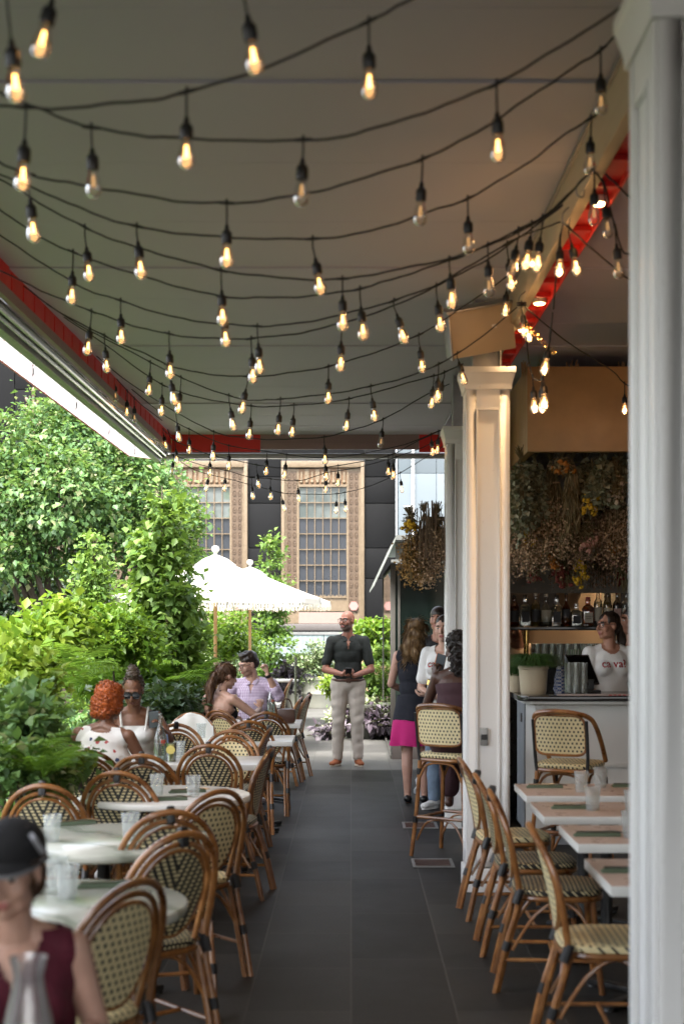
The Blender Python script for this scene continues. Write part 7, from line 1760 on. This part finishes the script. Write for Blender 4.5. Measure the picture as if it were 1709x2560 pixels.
glasses(t, J, mt['dark'], M('sunglass lens', (.010, .014, .020), .06), 'sunglasses', .031, .025)
ph = thing('smartphone', 'phone held upright over the table by the woman in sunglasses', 'phone', t.location.copy(), t.rotation_euler.z); pc = J.wr[-1]+Vector((.05, .07, .075)); R_ = Rx(radians(-30)) @ Rz(.2); m = MB(); m.box(pc, (.074, .010, .15), R_); m.build('case', mt['dark'], ph, bevel=.004); m = MB(); m.box(pc+R_ @ Vector((0, .0058, 0)), (.066, .0012, .14), R_); m.build('screen', bpy.data.materials['grey screen'], ph)
# 8 --- ponytail
J = pose(True, 1.68, lean=radians(12), head=(radians(14), radians(4), 0), twist=radians(8), arms={1: ((.30, .20, .86), (.22, .40, .90)), -1: ((-.24, .15, .84), (-.1, .36, .82))}, sw=.172)
t = person('woman with a long brown ponytail and black halter top leaning on the table, back turned', -1.24, 12.95, 58, J, sk_pale, lip_a, {1: ((-.3, .5, .8), (-.6, .5, 0), .4), -1: (None, (.4, 0, -1), .4)}, br_d, None, bust=.6, fem=True)
blk = cloth('black halter', (.008, .008, .009)); m = MB(); torso(m, J, .009, 1.0, .6)
garment('halter_top', blk, t, m, .009, 3, None, [(J.chest+J.T @ Vector((0, -.06, -.075)), (J.T @ Vector((0, -.75, 1))).normalized()), (J.pel-J.T.col[2]*.07, -J.T.col[2])])
for s in (1, -1): m = MB(); m.tube([J.chest+J.T @ Vector((s*.10, .115, .03)), J.nb+J.T @ Vector((s*.055, .035, -.01)), J.nb+J.T @ Vector((s*.03, -.055, .005))], .010, 6, sub=5); m.build('strap', blk, t); m = MB(); m.tube([J.chest+J.T @ Vector((s*.125, -.05, -.04)), J.chest+J.T @ Vector((s*.04, -.117, -.10))], .010, 6); m.build('strap', blk, t)
trousers(t, J, cloth('blue jeans', (.07, .10, .16), .2), .012); shoes(t, J, mt['white'])
hr_ = hairshape('hair', h_pony, t, J, [('e', (0, -.022, .042), (.082, .097, .086)), ('e', (0, -.075, .0), (.068, .055, .07)), ('e', (0, -.12, -.015), (.030, .035, .030)), ('c', (0, -.13, -.03), .032, (.015, -.165, -.16), .040), ('c', (.015, -.165, -.16), .040, (.04, -.15, -.31), .020), ('c', (.04, -.15, -.31), .020, (.05, -.13, -.38), .006)], .006, folds(.005, 130, 20, 2))
strands(hr_, 1400, .08, h_pony)
# 9 --- checked shirt man
J = pose(True, 1.80, lean=radians(6), head=(radians(46), radians(14), 0), arms={-1: ((-.30, .16, .93), (-.21, .27, 1.16)), 1: ((.29, .14, .90), (.16, .38, .88))}, sw=.20)
t = person('man with glasses in a lilac checked shirt looking up, one hand raised', -1.02, 15.0, -100, J, sk_pale, lip_a, {-1: ((.1, .25, 1), (.7, .6, 0), .95), 1: (None, (-.3, 0, -1), .4)}, br_d, M('brown stubble', (.30, .17, .12), .7), fat=1.06)
x = N('lilac check'); v = x.obj(); sp = x.n('SeparateXYZ'); x.l(v, sp.inputs[0]); a = x.math('LESS_THAN', x.math('FRACT', x.math('MULTIPLY', x.math('ADD', sp.outputs[0], sp.outputs[1]), 62)), .35); b = x.math('LESS_THAN', x.math('FRACT', x.math('MULTIPLY', sp.outputs[2], 62)), .35)
mt['lilac'] = x.set(x.mix(x.math('MULTIPLY', x.math('ADD', a, b), .5), (.62, .53, .64), (.25, .14, .28)), .85); x.bump(x.noise(16, 3, v), .3, .012)
shirt(t, J, mt['lilac'], .60, .014, 1.08, 0, .09, 'shirt', None, (.072, .13, .035), .018)
for s in (1, -1): m = MB(); q = J.nb+J.T @ Vector((s*.042, .052, -.02)); m.box(q, (.045, .085, .012), J.T @ Rz(s*.5) @ Rx(-.7) @ Ry(s*.6)); m.build('collar', mt['lilac'], t, bevel=.004)
trousers(t, J, cloth('navy chinos', (.02, .025, .04)), .013); shoes(t, J, mt['leather'])
hairshape('hair', h_dark, t, J, [('e', (0, -.02, .055), (.082, .098, .082)), ('e', (0, -.055, .0), (.079, .065, .075)), ('e', (0, .035, .105), (.06, .045, .028))], .007, folds(.004, 110, 60, 2))
glasses(t, J, mt['dark']); d = (J.wr[-1]-J.el[-1]).normalized(); m = MB(); R_ = d.to_track_quat('Z', 'Y').to_matrix(); m.lathe([(.033, -.016), (.036, -.013), (.036, .013), (.033, .016)], 20, J.el[-1].lerp(J.wr[-1], .95), R_, cap=False); m.build('watch', mt['blackp'], t)
# 10 --- foreground woman in the black cap
J = pose(True, 1.58, lean=radians(7), seat=.405, head=(radians(14), radians(2), 0), arms={-1: ((-.20, .03, .70), (-.13, .33, .76)), 1: ((.21, .03, .70), (.13, .33, .76))}, sw=.158)
t = person('woman in a black cap and maroon sleeveless top at the lower left, out of focus', -.83, 3.52, -80, J, sk_pale, lip_a, {1: (None, (-.4, 0, -1), .5), -1: (None, (.4, 0, -1), .5)}, br_l, None, fat=1.02, bust=.4, fem=True, voxel=.0055)
maroon = cloth('maroon velvet', (.085, .006, .018), .35, .4, 30)
m = MB(); torso(m, J, .010, 1.02, .4); o = garment('sleeveless_top', maroon, t, m, .008, 3, folds(.003, 30, 26, 1), [nhole(J, .074, .13, .07, .02, -.12), (J.nb+J.T.col[2]*-.002, J.T.col[2]), (J.pel-J.T.col[2]*.09, -J.T.col[2])]+[(J.sc+J.T @ Vector((s*.150, 0, 0)), (J.T @ Vector((s, 0, .3))).normalized()) for s in (1, -1)])
trousers(t, J, bpy.data.materials['dark trousers'], .012, .97, 1.2); shoes(t, J, mt['dark'])
hr_ = hairshape('hair', h_brown, t, J, [('e', (0, -.03, .035), (.080, .090, .085)), ('e', (0, -.08, -.03), (.072, .055, .075)), ('e', (.055, -.035, -.02), (.025, .05, .05)), ('e', (-.055, -.035, -.02), (.025, .05, .05))], .007, folds(.004, 120, 60, 2))
strands(hr_, 900, .05, h_brown)
cap = M('black cap cloth', (.010, .010, .011), .9, bump=.3, bscale=120); grey = M('grey piping', (.22, .22, .23), .6)
m = MB(); m.ball(J.hc+J.H @ Vector((0, -.012, .055)), (.083, .102, .070), 24, 14, J.H)
o = garment('cap', cap, t, m, .006, 1, None, [(J.hc+J.H @ Vector((0, 0, .042)), -(J.H @ Vector((0, .12, 1))).normalized())])
m = MB(); V = []; n = 16
for i in range(n+1):
    a = pi*i/n
    for r, z in ((1, 0), (1.62, -.012)):
        V.append(J.hc+J.H @ Vector((.094*cos(a)*(1 if r == 1 else .92), .092*sin(a)*r, .046+z*sin(a)-.010*abs(cos(a)))))
m.add(V, [(2*i, 2*i+2, 2*i+3, 2*i+1) for i in range(n)]); b_ = m.build('brim', cap, o); md = b_.modifiers.new('t', 'SOLIDIFY'); md.thickness = .005
m = MB(); m.tube(V[1::2], .005, 6); m.build('piping', grey, o); m = MB(); m.box(J.hc+J.H @ Vector((-.080, .045, .085)), (.012, .05, .045), J.H @ Rz(.5) @ Ry(.5)); m.build('panel', grey, o, bevel=.004)
# 11, 12 --- the two bartenders
J = pose(h=1.70, head=(radians(64), radians(-1), 0), arms={1: ((.22, .08, 1.10), (.12, .28, 1.04)), -1: ((-.22, .08, 1.10), (-.10, .28, 1.05))}, sw=.17)
pB = P(1397, 1500, 11.75)
t = person('bartender with a dark ponytail and glasses in a white tee lettered in red', pB.x, 11.75, -84, J, sk_tan, lip_a, {1: (None, (-.3, 0, -1), .4), -1: (None, (.3, 0, -1), .4)}, br_d, None, bust=.25, fem=True, z=.06)
shirt(t, J, tee, .34, .012, 1.0, .25, .06, 'tee_shirt', None, (.080,), .013); trousers(t, J, cloth('black trousers', (.012, .012, .013)), .012); shoes(t, J, mt['dark'])
hairshape('hair', h_dark, t, J, [('e', (0, -.022, .042), (.080, .096, .084)), ('e', (0, -.07, 0), (.07, .055, .07)), ('c', (0, -.12, -.01), .035, (0, -.16, -.12), .04), ('c', (0, -.16, -.12), .04, (.01, -.14, -.27), .02)], .007, folds(.004, 120, 30, 2))
glasses(t, J, mt['dark']); o = chest_text(t, J, 'ça va?', .088, 0, .0); wrap_text(o, t, J)
m = MB(); m.box2((.95, 11.5, 0), (4.4, 12.6, .06)); m.v = [(max(1.42, a), b, c) for a, b, c in m.v]; tag(m.build('bar_floor_mat', mt['blackp']), 'black rubber duckboard behind the bar under the bartenders', 'mat')
J = pose(h=1.74, head=(radians(50), 0, 0), arms={1: ((.22, .08, 1.12), (.14, .30, 1.06)), -1: ((-.22, .08, 1.10), (-.10, .28, 1.05))}, sw=.17)
pB = P(1450, 1500, 12.12)
t = person('second bartender at the right, cut off by the nearest column', pB.x, 12.12, -112, J, sk_tan, lip_a, {1: (None, (-.3, 0, -1), .4), -1: (None, (.3, 0, -1), .4)}, br_d, None, bust=.25, fem=True, z=.06)
shirt(t, J, tee, .34, .012, 1.0, .25, .06, 'tee_shirt', None, (.080,), .013); trousers(t, J, bpy.data.materials['black trousers'], .012); shoes(t, J, mt['dark'])
hairshape('hair', h_dark, t, J, [('e', (0, -.022, .042), (.080, .096, .084)), ('e', (0, -.07, 0), (.07, .055, .07)), ('e', (0, -.13, .03), (.045, .045, .045))], .007, folds(.004, 120, 30, 2))
# 13 --- the cook
J = pose(h=1.72, head=(radians(20), radians(10), 0), sw=.19)
pB = P(1186, 1500, 14.8)
t = person('cook in a pale shirt at the left end of the kitchen, head hidden by bottles', pB.x, 14.8, -95, J, sk_tan, lip_a, None, br_d, None, voxel=.008)
shirt(t, J, cloth('peach shirt', (.60, .46, .33), .05), .36, .014, 1.1, 0, .1, 'shirt', None, (.075,), .022); trousers(t, J, bpy.data.materials['black trousers'], .012); shoes(t, J, mt['dark'])
hairshape('hair', h_dark, t, J, [('e', (0, -.018, .05), (.082, .098, .082)), ('e', (0, -.05, .0), (.080, .07, .07))], .008)
